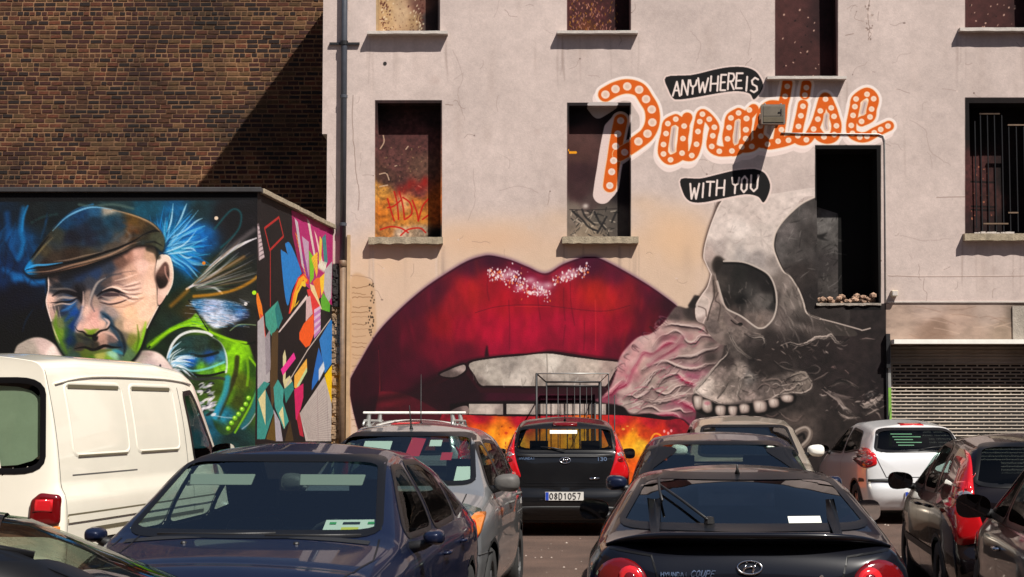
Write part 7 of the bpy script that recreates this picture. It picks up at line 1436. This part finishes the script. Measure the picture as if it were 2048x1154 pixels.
c.patch('window_sticker', [(.24, 1.035), (.42, 1.035), (.42, 1.065), (.24, 1.065)], 'r', M['white'], .004, 2); c.patch('window_sticker', [(.46, 1.035), (.66, 1.045), (.62, 1.10), (.5, 1.06)], 'r', M['redcloth'], -.03, 2)
c.number_plate(0, .50, 'r', '03D'); c.mirror_pair(.75, .97, c.paint, 1.05); c.wheels(1.28, -1.26, .31); c.cabin(.95, -.75, belt=.8); c.aerial(-.7, .06, -.2)
c.panel_lines([(.85, .8), (-.42, -.6)], .28, .9); c.close()

# 6 dark hatch beyond the coupe
c = Car('parked_car', dict(HATCHL, H=1.42, prof=[(y, z*.965) for y, z in HATCHL['prof']]), NAVY, 'dark blue hatchback mostly hidden beyond the near black coupe', 'car', (1.93, 16.3, 0), R(180-5))
c.window('windscreen', [(-.68, 1.01), (.68, 1.01), (.55, 1.355), (-.55, 1.355)], 'f', 'glass', .12, .022); c.window('rear_window', [(-.6, 1.1), (.6, 1.1), (.52, 1.37), (-.52, 1.37)], 'r')
sides(c, [[(.95, .97), (.02, .96), (.02, 1.31), (.3, 1.30)], [(-.05, .96), (-.95, .97), (-.9, 1.30), (-.06, 1.32)]]); front_light(c, [(.5, .6), (.8, .64), (.78, .8), (.6, .76)]); c.cabin(1.05, -.95); c.mirror_pair(.85, 1.0, NAVY); c.wheels(1.33, -1.32, .31)
for P in ([(-.5, 1.32), (-.42, 1.32), (-.40, 1.36), (-.47, 1.36)], [(.38, 1.36), (.42, 1.36), (.42, 1.38), (.38, 1.38)]): c.patch('windscreen_sticker', P, 'f', M['white'], -.01, 2)
c.close()

# 7 champagne car facing the viewer near the wall
c = Car('parked_car', dict(WAGON, L=4.4, H=1.56, prof=[(y, z*1.03) for y, z in WAGON['prof']]), paint_mat('champagne_paint', (.36, .31, .25), .6, .35, .08), 'champagne coloured car facing the viewer in front of the painted skull teeth', 'car', (3.07, 23.4, 0), R(180-3))
c.window('windscreen', [(-.64, 1.06), (.64, 1.06), (.55, 1.445), (-.55, 1.445)], 'f', 'glass', .12, .022); c.window('rear_window', [(-.6, 1.1), (.6, 1.1), (.55, 1.4), (-.55, 1.4)], 'r', 'clearglass')
sides(c, [[(.9, 1.0), (.0, 1.0), (.0, 1.39), (.3, 1.38)], [(-.06, 1.0), (-.95, 1.0), (-.95, 1.4), (-.08, 1.41)]]); front_light(c, [(.5, .7), (.8, .72), (.78, .88), (.6, .84)]); c.cabin(1.0, -.9); c.mirror_pair(.82, 1.12, M['whitesteel'], 1.15); c.wheels(1.3, -1.25, .3); c.close()  # mirror housings take white: sunlit look put into the colour

# 8 white-silver small hatch seen from behind on the right
S = dict(HATCH); S.update(L=3.8, W=1.66, H=1.48, tumble=21)
c = Car('parked_car', S, paint_mat('pale_silver_paint', (.72, .72, .73), .2, .3, .05), 'pale silver hatchback seen from behind with round red lamps before the roller shutter', 'car', (5.86, 27.3, 0), R(1.5))
c.window('rear_window', [(-.64, 1.04), (.64, 1.04), (.53, 1.38), (-.53, 1.38)], 'r', 'darkglass', .2, .03, .012); c.window('windscreen', [(-.64, 1.05), (.64, 1.05), (.52, 1.42), (-.52, 1.42)], 'f', 'darkglass')
sides(c, [[(.9, 1.0), (-.15, .99), (-.15, 1.37), (.25, 1.36)], [(-.22, .99), (-1.2, 1.06), (-1.0, 1.32), (-.24, 1.38)]], 'glass')
rear_light(c, [(.62, .86), (.78, .80), (.83, .92), (.80, 1.06), (.70, 1.10), (.63, 1.0)])
c.patch('brake_light', [(-.17, 1.42), (.17, 1.42), (.17, 1.45), (-.17, 1.45)], 'r', M['redlens'], .012, 2)
for k in range(5): c.patch('window_sticker', [(-.36+k*.02, 1.29-k*.04), (-.05+(k % 2)*.12, 1.29-k*.04), (-.05+(k % 2)*.12, 1.301-k*.04), (-.36+k*.02, 1.301-k*.04)], 'r', M['sticker'], .006, 2)
c.patch('bumper_strip', [(-.80, .60), (-.35, .60), (-.45, .66), (-.80, .66)], 'r', M['trim'], .022, 3); c.patch('bumper_strip', [(.35, .60), (.80, .60), (.80, .66), (.35, .66)], 'r', M['trim'], .014, 3)
c.strip('tailgate_gap', [(-.66, 1.04), (-.58, .85), (-.50, .68), (.50, .68), (.58, .85), (.66, 1.04)], 'r', M['seal'], .010, .003); c.panel_lines([(.9, .85), (-.25, -.4)], .28, .97, 'L'); 
c.number_plate(0, .42, 'r', '06D'); c.wheels(1.2, -1.2, .29); c.mirror_pair(.75, 1.02, M['trim']); c.cabin(1.0, -.85); c.aerial(.0, .2, -.6); c.wiper([(0, 1.06), (.2, 1.09), (.35, 1.1)], 'r'); c.close()

# 9 dark hatch seen from behind, far right
S = dict(HATCHL, H=1.45); S['prof'] = [(y, z*.985) for y, z in S['prof']]
c = Car('parked_car', S, WINE, 'glossy black hatchback at the right its red corner lamp half hidden by a mirror', 'car', (4.42, 15.3, 0), R(-7))
c.window('rear_window', [(-.66, 1.07), (.66, 1.07), (.57, 1.385), (-.57, 1.385)], 'r', 'darkglass', .16, .02); c.window('windscreen', [(-.68, 1.05), (.68, 1.05), (.54, 1.4), (-.54, 1.4)], 'f')
sides(c, [[(.95, .98), (.02, .97), (.02, 1.36), (.3, 1.35)], [(-.07, .97), (-.92, .98), (-.87, 1.35), (-.07, 1.37)], [(-1.0, .99), (-1.4, 1.08), (-1.06, 1.31)]], 'glass')
rear_light(c, [(.58, .66), (.80, .62), (.868, .90), (.80, 1.12), (.69, 1.36), (.645, 1.33), (.67, .98)]); c.panel_lines([(1.0, .95), (-.02, -.03), (-.95, -.9)], .28, .94, 'L'); c.handle(-.1, .84, WINE, 'L'); c.handle(-.85, .86, WINE, 'L')
c.mirror_pair(.88, .99, M['trim'], 1.2); c.wheels(1.33, -1.32, .31); c.cabin(1.05, -.95); c.strip('side_lamp', [(1.62, .66), (1.9, .66)], 'L', M['amber'], .07, .006); c.strip('side_moulding', [(-1.1, .5), (1.1, .5)], 'L', M['trim'], .06, .008); c.number_plate(0, .5, 'r', '02D'); c.close()

# 10 black car, right edge
c = Car('parked_car', dict(SEDAN, L=4.4, W=1.76), BLACK, 'black saloon cut by the right edge of the view, its near wing mirror up', 'car', (3.86, 10.75, 0), R(-9))
c.window('rear_window', [(-.6, 1.07), (.6, 1.07), (.5, 1.34), (-.5, 1.34)], 'r'); c.window('windscreen', [(-.69, .99), (.69, .99), (.56, 1.375), (-.56, 1.375)], 'f')
sides(c, [[(1.0, .96), (.12, .95), (.10, 1.32), (.38, 1.32)], [(.04, .95), (-.85, .96), (-.80, 1.25), (-.45, 1.33), (.02, 1.34)]]); c.mirror_pair(.92, 1.0, BLACK, 1.2); c.panel_lines([(1.02, .98), (.08, .06)], .28, .93, 'L'); c.handle(-.05, .80, M['chrome'], 'L')
front_light(c, [(.50, .58), (.84, .62), (.82, .80), (.62, .76)]); c.strip('side_lamp', [(1.55, .72), (1.82, .70)], 'L', M['clear'], .09, .006); c.strip('trim_line', [(-1.2, .93), (1.0, .935)], 'L', M['chrome'], .012, .006); rear_light(c, [(.5, .72), (.82, .72), (.8, .88), (.55, .88)]); c.wheels(1.4, -1.3, .32); c.cabin(1.12, -1.0); c.close()

# 11 near black car, bottom left, seen across its roof
S = dict(HATCHL, H=1.46, tumble=24); S['prof'] = [(y, z*.965) for y, z in S['prof']]
c = Car('parked_car', S, BLACK, 'black car in the bottom left corner seen across its curved roof and side window', 'car', (-1.50, 4.62, 0), R(-76))
sides(c, [[(.95, .95), (.07, .94), (.06, 1.29), (.3, 1.285)], [(-.02, .94), (-.95, .95), (-.9, 1.27), (-.03, 1.295)]], 'clearglass'); c.window('windscreen', [(-.68, 1.05), (.68, 1.05), (.54, 1.4), (-.54, 1.4)], 'f', 'clearglass'); c.window('rear_window', [(-.6, 1.1), (.6, 1.1), (.52, 1.37), (-.52, 1.37)], 'r')
for sg in (1, -1): b = MB(); P = []; P = [c.hit(sg*.545, y, 't') for y in np.linspace(-1.4, .25, 12)]; b.tube([h+n*.004 for h, n in P], .010, 6); b.build('roof_gutter', M['seal'], c.root, True)
c.mirror_pair(.85, 1.0, BLACK); c.wheels(1.33, -1.32, .31); c.cabin(1.05, -.95, rest='visor'); rear_light(c, [(.6, .8), (.84, .8), (.8, 1.1), (.68, 1.1)]); front_light(c, [(.5, .6), (.8, .64), (.78, .8), (.6, .76)]); c.close()

# 12 cream van
c = Car('delivery_van', dict(VAN, H=2.1, prof=[(y, z*1.045 if z > 1.5 else z*1.02) for y, z in VAN['prof']]), CREAM, 'cream panel van seen from behind with pressed side panels, nearest the painted portrait', 'van', (-3.78, 15.25, 0), R(-9), group=None)
c.window('rear_window', [(-.66, 1.20), (.66, 1.20), (.63, 1.87), (-.63, 1.87)], 'r', 'clearglass', .16, .02, .025)
c.patch('window_blind', resample(rounded([(-.665, 1.235), (.665, 1.235), (.625, 1.835), (-.625, 1.835)], 4), .06), 'r', mat('window_blind', (.52, .58, .46), .8, noise=.15, nscale=3), -.03, 3); c.window('windscreen', [(-.68, 1.26), (.68, 1.26), (.62, 1.86), (-.62, 1.86)], 'f', 'glass', .12, .022)  # pale panel just behind the rear glass
for ax in 'RL': c.window('side_window', [(1.50, 1.18), (.82, 1.16), (.74, 1.80), (1.0, 1.82)], ax, 'glass', .16, .03, .016)
def press(ax, y0, y1, z0, z1):
    P = resample(rounded([(y0, z0), (y1, z0), (y1, z1), (y0, z1)], 5, .12), .05); V = []; F = []; n = len(P)
    for q, o_ in ((grow(P, .016), .0005), (P, .007), (grow(P, -.012), .007), (grow(P, -.022), .001)):
        for p in q: h, nn = c.hit(p[0], p[1], ax); V.append(h+nn*o_)
    for r in range(3):
        for i in range(n): F.append((r*n+i, r*n+(i+1) % n, (r+1)*n+(i+1) % n, (r+1)*n+i))
    mesh('pressed_frame', V, F, CREAM, c.root, True)
for ax in 'RL': press(ax, -1.85, -.72, 1.30, 1.86); press(ax, -.56, .48, 1.30, 1.86)
for ax in 'RL':
    c.strip('door_gap', [(.62, 1.85), (.66, .35)], ax, M['greytrim'], .010, .002); c.strip('side_moulding', [(-2.1, .84), (1.3, .84)], ax, CREAM, .05, .012); c.strip('moulding_gap', [(-2.1, .872), (1.3, .872)], ax, M['olivetrim'], .014, .006); c.strip('side_moulding', [(-1.7, .70), (.9, .70)], ax, CREAM, .05, .014); c.strip('moulding_gap', [(-1.7, .745), (.9, .745)], ax, M['olivetrim'], .03, .004)
    for y0, y1 in ((-1.84, -.74), (-.55, .46)):  # dark strips stand in for shade along the recessed panel edges
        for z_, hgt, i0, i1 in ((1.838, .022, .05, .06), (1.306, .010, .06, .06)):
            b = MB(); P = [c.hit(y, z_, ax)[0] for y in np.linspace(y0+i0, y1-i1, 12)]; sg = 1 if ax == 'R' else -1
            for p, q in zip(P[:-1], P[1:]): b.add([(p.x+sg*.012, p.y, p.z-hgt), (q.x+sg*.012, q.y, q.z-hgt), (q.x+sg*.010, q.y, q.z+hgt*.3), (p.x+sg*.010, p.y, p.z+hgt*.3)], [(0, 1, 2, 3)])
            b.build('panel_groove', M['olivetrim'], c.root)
    c.handle(.52, 1.02, M['trim'], ax); c.strip('sliding_rail', [(-1.9, 1.16), (-.6, 1.16)], ax, M['greytrim'], .010, .002)
    c.strip('corner_seam', [(-2.11, 1.95), (-2.11, .5)], ax, M['greytrim'], .007, .002)
    b = MB(); P = [c.hit((.66 if ax == 'R' else -.66), y, 't') for y in np.linspace(-2.0, 1.0, 14)]; b.tube([h+n*.006 for h, n in P], .010, 6); b.build('roof_gutter', CREAM, c.root, True)
for P in ([(.58, .80), (.80, .80), (.80, 1.02), (.66, 1.04), (.59, .98)],):
    for q in (P, mirrorx(P)):
        o = c.patch('tail_light', resample(rounded(q, 4, .2), .04), 'r', M['darkred'], .02, 5, dome=.008)
        c.patch('lens', [(a_*.98+(.005 if a_ > 0 else -.005), b_) for a_, b_ in [((.62 if q[0][0] > 0 or q[1][0] > 0 else -.62), .90), ((.76 if q[0][0] > 0 or q[1][0] > 0 else -.76), .90), ((.76 if q[0][0] > 0 or q[1][0] > 0 else -.76), .99), ((.64 if q[0][0] > 0 or q[1][0] > 0 else -.64), .99)]], 'r', M['brightred'], .032, 3, parent=o)
    for sg in (1, -1): c.patch('indicator', [(sg*.68, .76), (sg*.80, .76), (sg*.80, .795), (sg*.68, .795)], 'r', M['amber'], .02, 2)
c.patch('bumper', resample(rounded([(-.80, .3), (.80, .3), (.80, .55), (-.80, .55)], 3, .1), .06), 'r', M['greytrim'], .04, 4); c.number_plate(0, .72, 'r', '98D'); c.mirror_pair(1.35, 1.25, M['trim'], 1.2); c.cabin(1.45, .3, belt=1.1, rest='cabin'); c.wheels(1.35, -1.35, .32); c.close()
